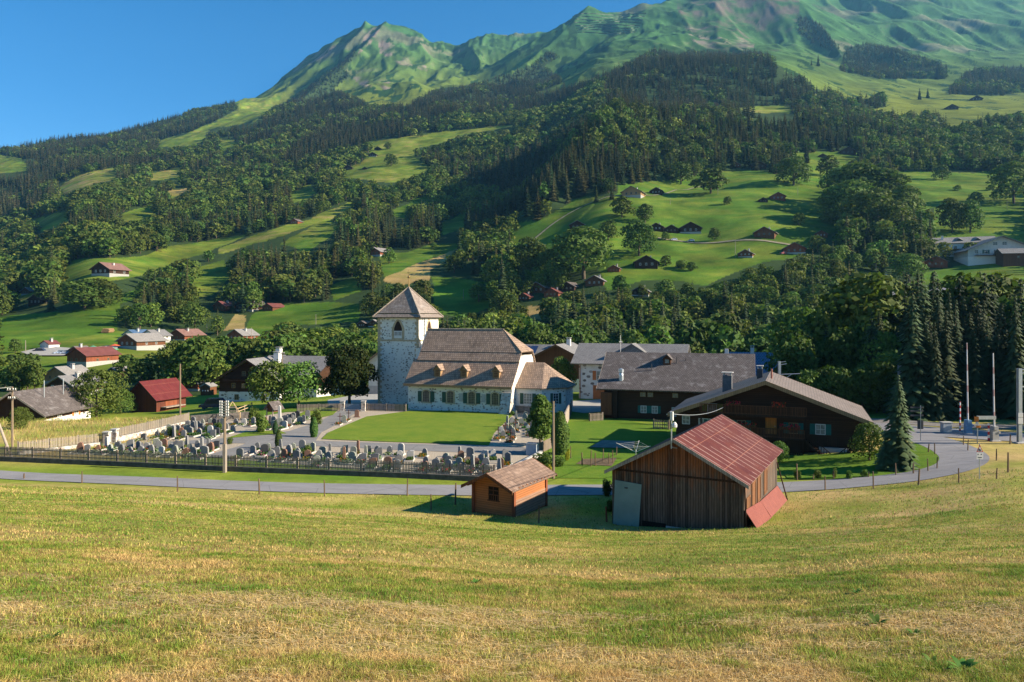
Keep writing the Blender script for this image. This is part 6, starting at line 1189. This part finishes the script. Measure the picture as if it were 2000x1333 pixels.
# ---------------------------------------------------------------- graves
def graves():
    rng = random.Random(21); GR = [plain('grey_granite', (.165, .165, .16), .6, .25, 12, .4), plain('light_granite', (.235, .23, .215), .7, .2, 12, .3), plain('brown_granite', (.22, .12, .08), .5, .3, 10, .4), plain('dark_granite', (.06, .06, .065), .3, .3, 12, .5), plain('white_marble', (.46, .44, .40), .6, .1, 4, .3), plain('mossy_stone', (.26, .27, .22), .9, .3, 5)]
    nm = ['grey', 'light grey', 'brown', 'black polished', 'white', 'mossy grey']
    KB = plain('grave_kerb', (.42, .40, .36), .85, .2, 6); SOIL = plain('grave_soil', (.13, .09, .06), .95, .4, 8)
    def stone(kind, w, h, t):
        b = MB(); hw = w / 2
        if kind == 0: p = [(-hw, 0), (hw, 0), (hw * .97, h * .78), (hw * .72, h * .93), (hw * .25, h), (-hw * .3, h), (-hw * .75, h * .92), (-hw * .97, h * .75)]
        elif kind == 1: p = [(-hw, 0), (hw, 0), (hw * 1.0, h * .84), (0, h), (-hw, h * .84)]
        elif kind == 2: p = [(-hw, 0), (hw * .9, 0), (hw, h * .45), (hw * .7, h * .9), (hw * .1, h), (-hw * .6, h * .82), (-hw * 1.05, h * .4)]
        elif kind == 3: p = [(-hw * .9, 0), (hw * .9, 0), (hw * .8, h * .6), (hw * .45, h * .92), (0, h), (-hw * .5, h * .9), (-hw * .85, h * .55)]
        elif kind == 4: p = [(-hw, 0), (hw, 0), (hw, h), (-hw * .2, h), (-hw, h * .8)]
        else: p = [(-hw * .8, 0), (hw * .8, 0), (hw * .55, h * .95), (0, h), (-hw * .5, h * .93)]
        b.prism(p, -t / 2, t / 2); q = [(x * .9, z * .97 + .02) for x, z in p]; b.prism(q, -t / 2 - .025, t / 2 + .025); return b
    sh = ['round-topped', 'peaked', 'rough natural', 'boulder-shaped', 'slanted', 'tall tapering']
    protos = []
    for k in range(6):
        for v in range(2):
            w_, h_ = [(.62, .95), (.55, 1.0), (.62, .85), (.55, .75), (.66, .85), (.42, 1.3)][k]; w_ *= (1, 1.12)[v]; h_ *= (1, .85)[v]
            protos.append((k, stone(k, w_, h_, .16 + .04 * (k % 3))))
    plm = MB(); plm.box(-.45, .45, -.16, .16, -.2, .14)
    kb = MB(); kb.box(-.45, -.37, -1.55, -.161, -.1, .16); kb.box(.37, .45, -1.55, -.161, -.1, .16); kb.box(-.37, .37, -1.55, -1.47, -.1, .158); kbm = kb.mesh('grave_border', KB)
    sb = MB(); sb.box(-.37, .37, -1.47, -.161, -.1, .10); sbm = sb.mesh('grave_bed', SOIL)
    r_ = np.random.default_rng(9); FL = []
    for c in ((.55, .04, .03), (.60, .28, .02), (.40, .08, .22), (.05, .12, .03), (.05, .12, .03), (.62, .60, .50)):
        n = 170; P = np.stack([r_.uniform(-.34, .34, n), r_.uniform(-1.42, -.3, n), r_.uniform(.1, .38, n)], 1); V, T, C = cards(P, r_.normal(0, 1, (n, 3)), .13, r_, base=np.array([.05, .10, .025]), cvar=.4)
        m = np.repeat(r_.random(n) < .28, 4); C[m] = c; FL.append(tri_mesh('grave_flowers', V, T, C, [LEAF]))
    pm = {}
    secs = [([(452, 896), (500, 876), (640, 879), (1020, 893), (990, 925), (955, 930), (700, 913), (480, 900)], 'in the large front field of graves behind the road fence'), ([(140, 884), (225, 873), (390, 871), (462, 870), (400, 893), (250, 889)], 'in the left field of graves behind the road fence'),
            ([(252, 863), (366, 835), (378, 829), (480, 827), (500, 832), (440, 852), (398, 861)], 'in the far left field of graves below the hay field'), ([(490, 848), (512, 834), (560, 819), (625, 814), (598, 826), (545, 841)], 'in the small plot left of the cemetery gate'), ([(968, 862), (1000, 820), (1035, 815), (1052, 822), (1030, 868)], 'in the narrow strip right of the church lawn')]
    a = Vector((1, -.17)).normalized(); nv = Vector((.17, 1)).normalized(); O = Vector(hit(700, 925, 55)[:2]); cnt = 0; stats = {}
    for poly, where in secs:
        pts = []
        for j in range(-2, 36):
            for i in range(-60, 40):
                P = O + a * (i * 1.2 + rng.uniform(-.22, .22) + (j % 2) * .5) + nv * (.7 + j * 2.0 + rng.uniform(-.2, .2)); z = G(P.x, P.y); px, py = proj(P.x, P.y, z)
                if inpoly(np.array([px]), np.array([py]), poly)[0] and rng.random() < .80: pts.append((P, z))
        for P, z in pts:
            k = rng.choice([0, 0, 0, 1, 2, 2, 3, 4, 5]); m = rng.choice([0, 0, 0, 1, 1, 1, 2, 3, 4, 5, 5]); v = rng.randrange(2)
            if 'right of' in where: m = rng.choice([1, 4, 5])
            r = empty('gravestone', P.x, P.y, z, rng.uniform(-.28, .12)); s = rng.uniform(.86, 1.12); r.scale = (s, s, s)
            if (k, m, v) not in pm: pm[(k, m, v)] = (protos[k * 2 + v][1].mesh('headstone', GR[m]), plm.mesh('plinth', GR[m]))
            hs, pl = pm[(k, m, v)]; o = link('headstone', hs, r, (0, 0, .14)); o.rotation_euler = (rng.uniform(-.05, .03), rng.uniform(-.03, .03), 0); link('plinth', pl, r)
            if rng.random() < .8: link('grave_border', kbm, r); link('grave_bed', sbm, r)
            if rng.random() < .88: link('grave_flowers', rng.choice(FL), r)
            tag(r, f'{sh[k]} {nm[m]} gravestone {where}', 'gravestone', f'{sh[k]} {nm[m]} gravestones {where}'); cnt += 1
    print('graves', cnt)
    CR = plain('brown_cross_wood', (.14, .055, .035), .8, .2)
    for px, row, lb in ((973, 858, 'nearest the lawn, left'), (987, 848, 'left of the white stones'), (1007, 842, 'middle of the right strip'), (998, 864, 'front of the right strip'), (664, 829, 'left of the mossy stone near the gate'), (681, 822, 'right of the mossy stone near the gate')):
        x, y, z = hit(px, row, 60); r = empty('grave_cross', x, y, z, rng.uniform(-.3, .1)); tag(r, 'thin brown wooden cross ' + lb, 'cross'); q = MB(); q.box(-.04, .04, -.03, .03, -.2, 1.45); q.box(-.32, .32, -.028, .028, 1.0, 1.08); q.build('cross', CR, r); link('grave_border', kbm, r); link('grave_bed', sbm, r); link('grave_flowers', FL[0], r)
    for px, row, m, k, lb in ((672, 827, 5, 0, 'mossy round gravestone between two thin crosses near the gate'), (697, 816, 2, 0, 'dark red round gravestone beside the gate path'), (546, 829, 4, 5, 'tall white standing stone in the plot left of the gate')):
        x, y, z = hit(px, row, 60); r = empty('gravestone', x, y, z); tag(r, lb, 'gravestone'); protos[k * 2][1].build('headstone', GR[m], r, (0, 0, .14)); plm.build('plinth', GR[m], r)
        if k == 5: r.scale = (1.3, 1.3, 1.7)
def shrub_mesh(seed, n, size, base=BL, wd=.55, nl=7):
    rng = np.random.default_rng(seed); P = []; N = []
    for k in range(nl):
        c = np.array([rng.uniform(-.5, .5) * wd, rng.uniform(-.5, .5) * wd, rng.uniform(.25, .65)]); m = n // nl; d = rng.normal(0, 1, (m, 3)); d /= np.linalg.norm(d, axis=1)[:, None]; P.append(c + d * wd * rng.uniform(.35, .62) * rng.uniform(.7, 1.15, (m, 1))); N.append(d)
    P = np.concatenate(P); N = np.concatenate(N); P[:, 2] = np.abs(P[:, 2]); V, T, C = cards(P, N, size, rng, base=base); return tri_mesh('foliage', V, T, C, [LEAF])
def cypress_mesh(seed, n, base, wd=.14):
    rng = np.random.default_rng(seed); t = rng.uniform(0.01, 1, n) ** .85; r = wd * np.sin(np.pi * np.clip(.16 + .80 * t, 0, 1)) ** .8 * rng.uniform(.85, 1.08, n); a = rng.uniform(0, 6.28, n)
    P = np.stack([r * np.cos(a), r * np.sin(a), t], 1); N = np.stack([np.cos(a), np.sin(a), np.full(n, .3)], 1); V, T, C = cards(P, N, .035, rng, .35, base, .35, 2.2); return tri_mesh('foliage', V, T, C, [NEEDLE])
def near_plants():
    h = lambda a, b, lo=55: hit(a, b, lo)
    cy = [cypress_mesh(1, 4200, np.array([.055, .105, .02])), cypress_mesh(2, 4200, np.array([.03, .07, .025])), cypress_mesh(3, 5200, np.array([.06, .12, .018]), .17)]
    for i, (px, row, top, lb, wdm) in enumerate(((613, 855, 815, 'bright green clipped cypress at the lawn corner of the cemetery', 1.1), (544, 878, 840, 'green cypress at the path junction of the cemetery, nearer one', 1.0), (538, 850, 822, 'dark blue-green cypress behind the nearer one at the path junction', 1.0), (1094, 888, 806, 'tall bright cypress beside the pale wooden pole', 1.0))):
        x, y, z = h(px, row); hh = (row - top) / F * y; r = empty('cypress', x, y, z, i); tag(r, lb, 'tree'); r.scale = (hh * wdm * 1.2, hh * wdm * 1.2, hh); link('crown', cy[(0, 0, 1, 2)[i]], r); q = MB(); q.tube((0, 0, -.05), (0, 0, .3), .02, .015, 6); q.build('trunk', BARK, r)
    H = lambda s, n, **k: hero(broadleaf(s, n, **k), LEAF, 'tree')
    A = H(301, 15000, wd=.35, nl=12, size=.034, low=.12, base=BL * .28); x, y, z = h(682, 793, 70); hero_tree('round_tree', 'very dark round dense tree standing left of the bell tower', 'tree', x, y, 121 / F * y, A, 1.0, .3)
    O1 = H(302, 6500, wd=.46, nl=13, size=.042, low=.16, base=BL * 1.2); O2 = H(303, 6500, wd=.50, nl=13, size=.042, low=.2, base=BL * 1.45)
    x, y, z = h(532, 800, 90); hero_tree('orchard_tree', 'round leafy orchard tree beside the wooden power pole, left one of the pair', 'tree', x, y, 90 / F * y, O1, 1.0, .8); x, y, z = h(584, 798, 90); hero_tree('orchard_tree', 'round leafy orchard tree with thin trunk, right one of the pair', 'tree', x, y, 84 / F * y, O2, 1.0, 2)
    B = H(304, 5500, wd=.185, nl=14, size=.040, low=.06, base=BL * 1.15, lobe=.5); x, y, z = h(1055, 872); hero_tree('birch_tree', 'slender light-leaved tree in front of the choir at the cemetery edge', 'tree', x, y, 110 / F * y, B, 1.05, 1)
    C_ = H(305, 5000, wd=.5, nl=10, size=.05, low=.1, base=BL * 1.3); x, y, z = h(1098, 775, 120); hero_tree('leafy_tree', 'small round light green tree between choir and timber house', 'tree', x, y, 72 / F * y, C_, .75, 1)
    D_ = H(306, 9000, wd=.5, nl=14, size=.036, low=.02, base=BL * 1.15); x, y, z = h(188, 815, 80); hero_tree('leafy_tree', 'wide loose leafy tree between the grey-roofed chalet and the red-roofed barn', 'tree', x, y, 92 / F * y, D_, 1.05, 1); x, y, z = h(38, 838, 80); hero_tree('leafy_tree', 'small grey-green tree beside the low chalet at the left edge', 'tree', x, y, 42 / F * y, D_, .9, 2)
    x, y, z = h(236, 808, 80); hero_tree('leafy_tree', 'small dark bushy tree touching the red-roofed barn at left', 'tree', x, y, 48 / F * y, D_, 1.0, 4)
    S = hero(spruce(401, 34, 17, 3, wd=.21, base=SP * 1.35, low=.03, pw=.8), NEEDLE, 'spruce'); x, y, z = h(1754, 915); hero_tree('garden_spruce', 'tall garden spruce with drooping branches on the lawn beside the large chalet', 'tree', x, y, 186 / F * y, S, 1.0, .5)
    S2 = hero(spruce(402, 20, 14, 3, wd=.36, base=SP * 1.5, low=.02), NEEDLE, 'spruce'); x, y, z = h(1728, 918); hero_tree('garden_spruce', 'small bushy spruce at the foot of the tall garden spruce', 'tree', x, y, 70 / F * y, S2, 1.0, .5)
    E = H(307, 5500, wd=.5, nl=11, size=.045, low=.05, base=BL * .95); x, y, z = h(1698, 900); hero_tree('leafy_tree', 'bushy leafy tree between the large chalet and the garden spruces', 'tree', x, y, 72 / F * y, E, .9, 1); x, y, z = h(1522, 905, 50); hero_tree('leafy_shrub', 'green shrub peeking out behind the red barn roof', 'shrub', x, y, 42 / F * y, E, .8, 1)
    sm = [shrub_mesh(500 + i, 1500, .075, BL * f) for i, f in enumerate((1.0, 1.35, .75))]; ylw = shrub_mesh(510, 900, .08, np.array([.30, .27, .03]))
    for i, (px, row, hp, wf, m, lb) in enumerate(((497, 828, 36, .8, 1, 'leafy bush at the back left of the cemetery beside the miniature chapel'), (512, 845, 42, .8, 1, 'bright leafy bush beside the tall white standing stone'), (450, 868, 14, 1, 0, 'low round bush on the grave path bend'), (618, 830, 36, .7, 1, 'thin yellowish bush at the left gate fence'), (600, 893, 28, .9, 1, 'light green bush among the front graves'), (408, 845, 16, 1.2, 0, 'low green bush among the far left graves, left one'), (425, 843, 18, 1.4, 0, 'low green bush among the far left graves, right one'), (335, 855, 26, .7, 2, 'dark conifer-like bush in the far left graves'), (315, 862, 14, 1.2, 1, 'yellow-green bush in the far left graves'),
            (1000, 812, 10, 1.3, 1, 'small yellow-green bush at the buttress'), (1062, 912, 30, 1.5, 0, 'wild garden shrub at the foot of the pale wooden pole'), (1090, 912, 22, 1.3, 0, 'garden shrub right of the pale wooden pole'), (1108, 900, 26, .5, 9, 'yellow flowering shrub right of the cypress'), (1073, 920, 14, 1, 9, 'yellow and orange flowers at the foot of the pale wooden pole'), (1658, 936, 20, .7, 1, 'young round shrub on the lawn by the road, second from right'), (1688, 932, 17, 1, 1, 'young round shrub on the lawn by the road, rightmost'), (1630, 934, 22, .6, 1, 'young shrub on the lawn by the road, third from right'), (1596, 935, 18, 1, 0, 'sparse shrub on the lawn by the road, fourth from right'), (1558, 935, 20, .8, 2, 'sparse shrub on the lawn by the road, leftmost'),
            (1186, 970, 42, .5, 2, 'small dark sapling at the left corner of the red-roofed barn'), (1192, 1000, 30, .6, 2, 'dark weeds below the sapling at the red-roofed barn'), (1310, 838, 20, .8, 0, 'small shrub at the railing beside the large chalet'), (840, 475, 14, 1.4, 1, 'pale round bush in the striped field'), (1330, 525, 20, 1.8, 1, 'pale garden shrubs beside the broad dark chalet'))):
        x, y, z = hit(px, row, 45 if row > 900 else 60 if row > 700 else 200); s = hp / F * y; r = empty('shrub', x, y, z - .03 * s, i); tag(r, lb, 'shrub'); r.scale = (s * wf * .9, s * wf * .9, s); link('foliage', ylw if m == 9 else sm[m], r); q = MB(); q.tube((0, 0, -.1), (0, 0, .5), .025, .01, 5); q.build('stem', BARK, r)
    # broad-leaved weeds in the mown slope
    def weed(seed):
        rg = np.random.default_rng(seed); V = []; T = []; C = []; b = 0
        for k in range(8):
            a = k * .85 + rg.uniform(-.3, .3); L = rg.uniform(.7, 1); w_ = L * .17; up = rg.uniform(.35, .9); P = []
            for i in range(6):
                t = i / 5; wd = w_ * math.sin(math.pi * (t * .88 + .08)); r = L * t; z = up * L * math.sin(t * 1.6) * .7
                P += [(r * math.cos(a) - wd * math.sin(a), r * math.sin(a) + wd * math.cos(a), z + wd * .3), (r * math.cos(a) + wd * math.sin(a), r * math.sin(a) - wd * math.cos(a), z + wd * .3)]
            V += P; C += [np.array([.09, .19, .03]) * rg.uniform(.7, 1.2)] * 12
            for i in range(5): q = b + 2 * i; T += [(q, q + 1, q + 3), (q, q + 3, q + 2)]
            b += 12
        return tri_mesh('leaves', np.array(V), np.array(T), np.array(C), [LEAF])
    for i, (px, row, s, lb) in enumerate(((1712, 1222, .20, 'broad-leaved weed in the mown slope, lower middle right'), (1880, 1312, .20, 'largest broad-leaved weed at the bottom right corner'), (1672, 1160, .16, 'single-leaf weed in the mown slope, upper of the right ones'), (1785, 1240, .12, 'small pale weed right of the middle broad-leaved weed'), (930, 1140, .14, 'small weed in the middle of the mown slope'), (450, 1060, .16, 'weed on the upper left of the mown slope'), (1822, 1300, .14, 'narrow-leaved weed left of the largest one'), (100, 1250, .12, 'weed near the left edge of the mown slope'))):
        x, y, z = hit(px, row, 2.0); r = empty('broadleaf_weed', x, y, z, i); tag(r, lb, 'weed'); r.scale = (s, s, s); link('leaves', weed(i), r); q = MB(); q.tube((0, 0, -.3), (0, 0, .1), .03, .02, 5); q.build('root', BARK, r)
def small_things():
    h = lambda a, b, lo=55: hit(a, b, lo)
    x, y, z = h(1040, 889); r = empty('utility_box', x, y, z, vrot(1500)); tag(r, 'large pale grey box standing at the right end of the cemetery path', 'box'); q = MB(); q.box(-.55, .55, -.45, .45, -.2, 1.15); q.build('body', plain('blue_grey_metal', (.34, .38, .42), .5, .08), r); q = MB(); q.box(-.6, .6, -.5, .5, 1.153, 1.22); q.build('lid', METAL, r)
    # miniature chapel roof (covered shrine) left of the gate
    x, y, z = h(527, 822, 60); r = empty('wooden_shrine', x, y, z, vrot(1750)); tag(r, 'tiny wooden shrine on posts with a mossy shingle roof behind the cemetery', 'shrine'); r.scale = (.78, .78, .78)
    for sx in (-.7, .7):
        for sy in (0, 1.4): q = MB(); q.box(sx - .07, sx + .07, sy - .07, sy + .07, -.3, 2.2); q.build('post', W_GREY, r)
    q = MB(); q.prism([(-.85, 1.5), (.85, 1.5), (.85, 2.2), (0, 3.1), (-.85, 2.2)], .1, 1.3); q.build('box_body', W_BROWN, r); q = MB(); q.slab([(1.3, -.3, 1.9), (1.3, 2.2, 1.9), (0, 2.2, 3.3), (0, -.3, 3.3)], .12); q.slab([(-1.3, 2.2, 1.9), (-1.3, -.3, 1.9), (0, -.3, 3.3), (0, 2.2, 3.3)], .12); q.build('roof', RDK, r)
    # climbing pyramid
    x, y, z = h(454, 822, 60); r = empty('climbing_frame', x, y, z, .3); tag(r, 'pyramid-shaped wooden climbing frame behind the telegraph pole', 'play frame'); q = MB(); B = [(-1, -1), (1, -1), (1, 1), (-1, 1)]
    for a, b in B: q.tube((a, b, -.2), (a * .95, b * .95, .9), .05); q.tube((a * .95, b * .95, .9), (0, 0, 2.6), .05)
    q.build('frame', wood('pale_pole_wood', (.45, .34, .20), pitch=.7), r); q = MB()
    for k in (.9, 1.3, 1.8):
        s = .95 * (2.6 - k) / 1.7
        for i in range(4): a, b = B[i], B[(i + 1) % 4]; q.tube((a[0] * s, a[1] * s, k), (b[0] * s, b[1] * s, k), .03)
    q.build('rungs', W_GREY, r)
    # fence rails by the play frame
    a, b = h(462, 812, 60), h(492, 800, 60); d = Vector((b[0] - a[0], b[1] - a[1], b[2] - a[2])); r = empty('rail_fence', *a); tag(r, 'pale two-rail wooden fence beside the climbing frame', 'fence'); q = MB()
    for zz in (.5, .95): q.tube((0, 0, zz), (d.x, d.y, d.z + zz), .06)
    q.build('rail', wood('pale_pole_wood', (.45, .34, .20)), r)
    for t in (0, .5, 1): q = MB(); q.tube((d.x * t, d.y * t, d.z * t - .3), (d.x * t, d.y * t, d.z * t + 1.15), .08); q.build('post', W_GREY, r)
    # cars
    def car(px, row, col, lb, lo, rot, Ls=4.3, hgt=1.5):
        x, y, z = hit(px, row, lo); r = empty('parked_car', x, y, z, rot); tag(r, lb, 'car'); L = Ls / 2; b = MB(); s = [(-L, .35), (-L * .98, .8), (-L * .62, .92), (-L * .38, hgt), (L * .55, hgt), (L * .88, .95), (L, .75), (L * .98, .35)]
        b.prism(s, -.82, .82); b.build('body', plain('car_paint_' + lb.split()[0], col, .25, .05, 1, .6), r); g = MB()
        for yy in (-.835, .82): g.prism([(-L * .52, .98), (-L * .34, hgt - .08), (L * .5, hgt - .08), (L * .7, .98)], yy, yy + .015)
        g.build('side_windows', GLASS, r); g = MB(); g.hexa([(-L * .63, -.7, .96), (-L * .41, -.7, hgt - .05), (-L * .41, .7, hgt - .05), (-L * .63, .7, .96), (-L * .66, -.7, .98), (-L * .44, -.7, hgt - .02), (-L * .44, .7, hgt - .02), (-L * .66, .7, .98)]); g.build('windscreen', GLASS, r)
        for sx in (-.62, .62):
            for sy in (-.84, .68): w_ = MB(); w_.tube((sx * L, sy, .33), (sx * L, sy + .16, .33), .33, .33, 14); w_.build('wheel', DARKM, r)
    car(418, 799, (.03, .04, .07), 'dark van parked in the field left of the dark chalet', 90, .15, 4.9, 1.9); car(77, 688, (.05, .06, .10), 'dark car on the village car park, leftmost', 200, .1); car(118, 692, (.30, .38, .50), 'silver-blue car on the village car park, left of the small chalet', 200, .6); car(129, 692, (.25, .30, .40), 'grey car tucked against the small chalet on the car park', 200, .6)
    car(1316, 470, (.45, .5, .6), 'silver car on the curved wall below the hamlet, left one', 230, .2); car(1350, 472, (.6, .62, .65), 'white car on the curved wall below the hamlet, right one', 230, .2); car(1530, 497, (.35, .08, .06), 'red car left of the red-brown chalet', 230, .4)
    # parasols at the restaurant
    for i, (px, row, c, lb) in enumerate(((182, 696, (.08, .28, .18), 'green parasol on the terrace, leftmost'), (198, 698, (.70, .70, .68), 'white parasol on the terrace, second from left'), (207, 697, (.62, .64, .60), 'pale parasol on the terrace, third from left'), (221, 700, (.12, .33, .2), 'green parasol on the terrace, rightmost'), (224, 692, (.5, .1, .04), 'orange-red parasol behind the terrace'))):
        x, y, z = hit(px, row, 200); r = empty('parasol', x, y, z + 1); tag(r, lb, 'parasol'); q = MB(); q.tube((0, 0, -1.2), (0, 0, 2.6), .06); q.build('pole', METAL, r); q = MB(); q.lathe([(1.9, 2.1), (1.95, 2.2), (0.02, 2.9)], 8); q.build('canopy', plain('canopy_%d' % i, c, .8, .1), r)
    x, y, z = hit(203, 650, 200); r = empty('log_pile', x, y, z); tag(r, 'pile of cut logs at the edge of the left meadow', 'log pile')
    for i in range(14): q = MB(); k, j = i % 5, i // 5; q.tube((k * .75 + j * .37, -2, .35 + j * .62), (k * .75 + j * .37, 2.5, .35 + j * .62), .34, .32, 8); q.build('log', W_TAN, r)
    # rotary clothes dryer
    x, y, z = h(1242, 897); r = empty('clothes_dryer', x, y, z); tag(r, 'rotary clothes dryer with folded white arms on the garden lawn', 'clothes dryer'); q = MB(); q.tube((0, 0, -.3), (0, 0, 1.0), .035); q.build('pole', METAL, r); q = MB(); A = [(-1.9, .3, 1.55), (.45, .8, 1.7), (1.4, -.3, 1.35), (-.4, -.9, 1.5)]
    for a in A: q.tube((0, 0, .7), a, .025)
    q.build('arm', WHITE, r); q = MB()
    for f in (.45, .6, .75, .9):
        P = [Vector((0, 0, .7)).lerp(Vector(a), f) for a in A]
        for i in range(4): q.tube(P[i], P[(i + 1) % 4], .008, .008, 4, cap=False)
    q.build('line', WHITE, r)
    # vegetable bed
    o = sheet('vegetable_bed', [(1125, 908), (1140, 898), (1205, 896), (1195, 912)], plain('garden_soil', (.12, .085, .05), .95, .4, 5), .08)
    # avalanche barriers on the mountain
    for i in range(8):
        xs = np.linspace(1118 + i * 1.5, 1262 - i * 3, 26); P = []
        for a in xs:
            x, y, z = hit(a, 29 + i * 5.2 + 1.5 * math.sin(a / 17 + i), 2000); P.append(Vector((x, y, z)))
        q = MB(); O_ = P[0].copy()
        for a, b in zip(P, P[1:]):
            if (b - a).length < 400: q.hexa([a - O_ + Vector((0, 0, -3)), b - O_ + Vector((0, 0, -3)), b - O_ + Vector((0, 2, -3)), a - O_ + Vector((0, 2, -3)), a - O_ + Vector((0, 0, 3.2)), b - O_ + Vector((0, 0, 3.2)), b - O_ + Vector((0, 2, 3.2)), a - O_ + Vector((0, 2, 3.2))])
        if q.v: tag(q.build('avalanche_barrier', plain('barrier_wood', (.10, .12, .08), .9), None, tuple(O_)), f'row of avalanche barriers on the pointed green summit, {["topmost", "second", "third", "fourth", "fifth", "sixth", "seventh", "lowest"][i]} of eight', 'barrier', 'avalanche barrier rows')
# ---------------------------------------------------------------- grass blades of the mown slope
def grass():
    rng = np.random.default_rng(77)
    def blades(n, d0, d1, h0, h1, w, umax=.96, region=None, tone=0, dens=None):
        y = np.sqrt(rng.uniform(d0 * d0, d1 * d1, n)); x = rng.uniform(-umax, umax, n) * (y + .6)
        if region is not None: k = region(x, y); x, y = x[k], y[k]
        cl = fbm(x / .35, y / .35, 2); k = rng.random(len(x)) < np.clip(.8 + .7 * cl, .3, 1); x, y, cl = x[k], y[k], cl[k]; n = len(x); z = G(x, y)
        t = .64 + .85 * fbm(x / 2.2 + 40, y / 1.2, 5) + .45 * fbm(x / 14, y / 4, 2) + .5 * fbm(x / .3, y / .3, 2) + rng.normal(0, .20, n) - .3 * np.clip((y - 14) / 20, 0, 1) + tone
        hh = rng.uniform(h0, h1, n) * (1 + .5 * np.clip(cl, -.6, 1)); a = rng.uniform(0, 6.28, n); ln = rng.uniform(.1, 1.15, n) * hh * np.where(t > .7, 1.5, 1); hh = np.where((t > .75) & (rng.random(n) < .35), hh * .35, hh)
        b = rng.uniform(0, 6.28, n); ww = w * rng.uniform(.6, 1.4, n); dx, dy = np.cos(b) * ww / 2, np.sin(b) * ww / 2; lx, ly = np.cos(a) * ln, np.sin(a) * ln
        P0 = np.stack([x - dx, y - dy, z - .01], 1); P1 = np.stack([x + dx, y + dy, z - .01], 1); M0 = np.stack([x - dx * .8 + lx * .35, y - dy * .8 + ly * .35, z + hh * .62], 1); M1 = np.stack([x + dx * .8 + lx * .35, y + dy * .8 + ly * .35, z + hh * .62], 1); T_ = np.stack([x + lx, y + ly, z + hh], 1)
        c = meadow_col(np.clip(t, 0, 1)) * rng.uniform(.65, 2.0, (n, 1)); br = rng.random(n) < .16; c[br] = np.array([.26, .13, .055]) * rng.uniform(.6, 1.3, (br.sum(), 1))
        i = np.arange(n)[:, None] * 5; V = np.stack([P0, P1, M0, M1, T_], 1).reshape(-1, 3); T = np.concatenate([i + np.array([[0, 1, 3]]), i + np.array([[0, 3, 2]]), i + np.array([[2, 3, 4]])]); return V, T, np.repeat(c, 5, 0)
    def straws(n, d0, d1):
        y = np.sqrt(rng.uniform(d0 * d0, d1 * d1, n)); x = rng.uniform(-.8, .8, n) * (y + .6); t = fbm(x / 2.2 + 40, y / 1.2, 5); k = rng.random(n) < np.clip(.5 + t * 1.4, .08, 1); x, y = x[k], y[k]; n = len(x); z = G(x, y) + rng.uniform(.01, .05, n)
        a = rng.uniform(0, 6.28, n); L = rng.uniform(.06, .2, n); dx, dy = np.cos(a) * L, np.sin(a) * L; z1 = G(x + dx, y + dy) + rng.uniform(.01, .06, n); w_ = .0022 + .0004 * y; q = np.stack([-np.sin(a) * w_, np.cos(a) * w_], 1)
        V = np.stack([np.stack([x + q[:, 0], y + q[:, 1], z], 1), np.stack([x - q[:, 0], y - q[:, 1], z], 1), np.stack([x + dx, y + dy, z1], 1)], 1).reshape(-1, 3); T = (np.arange(n) * 3)[:, None] + np.array([[0, 1, 2]])
        return V, T, np.repeat(np.array([.62, .47, .24]) * rng.uniform(.6, 1.3, (n, 1)), 3, 0)
    parts = [blades(500000, 2.6, 8, .02, .070, .0042), blades(510000, 7.5, 18, .025, .070, .007), blades(390000, 17, 42, .03, .075, .014), straws(45000, 2.6, 12), blades(60000, 40, 58, .05, .12, .03, region=lambda x, y: np.abs(x / y) < 2),
             blades(70000, 72, 116, .25, .6, .035, region=lambda x, y: (x / y < -.44) & (x / y > -.80) & (y > -x * .55 + 52), tone=.25)]
    V, T, C, _ = merge([(v, t, c) for v, t, c in parts]); print('grass', len(T))
    k = NT('grass_blades'); at = k.n('Attribute', attribute_name='Col'); k.l(at.outputs[0], k.b.inputs['Base Color']); k.b.inputs['Roughness'].default_value = .6; k.b.inputs['Specular IOR Level'].default_value = .2
    tr = k.n('BsdfTranslucent'); k.l(at.outputs[0], tr.inputs[0]); mx = k.n('MixShader'); mx.inputs[0].default_value = .35; k.l(k.b.outputs[0], mx.inputs[1]); k.l(tr.outputs[0], mx.inputs[2]); k.l(mx.outputs[0], k.out.inputs[0])
    o = link('grass', tri_mesh('grass', V, T, C, [k.m])); tag(o, 'mown straw and green grass of the slope and hay field', 'grass', kind='stuff')
ground = build_terrain()
ground_sheets()
church(); big_chalet(); farmhouse(); stone_house(); solar_house(); other_near_houses(); red_barn(); small_hut(); far_houses()
fences(); poles(); crossing(); graves(); near_plants(); small_things()
grow_forest()
grass()
def haze():
    b = MB(); b.box(-7500, 7500, -60, 5200, -70, 1950)
    k = NT('haze_air'); k.t.nodes.remove(k.b); pv = k.n('VolumePrincipled')
    pv.inputs['Color'].default_value = (.22, .60, 1.0, 1); pv.inputs['Density'].default_value = HAZE; pv.inputs['Anisotropy'].default_value = .2
    k.l(pv.outputs[0], k.out.inputs['Volume']);
    tag(b.build('haze', k.m), kind='stuff')
HAZE = 0.52e-4
haze()
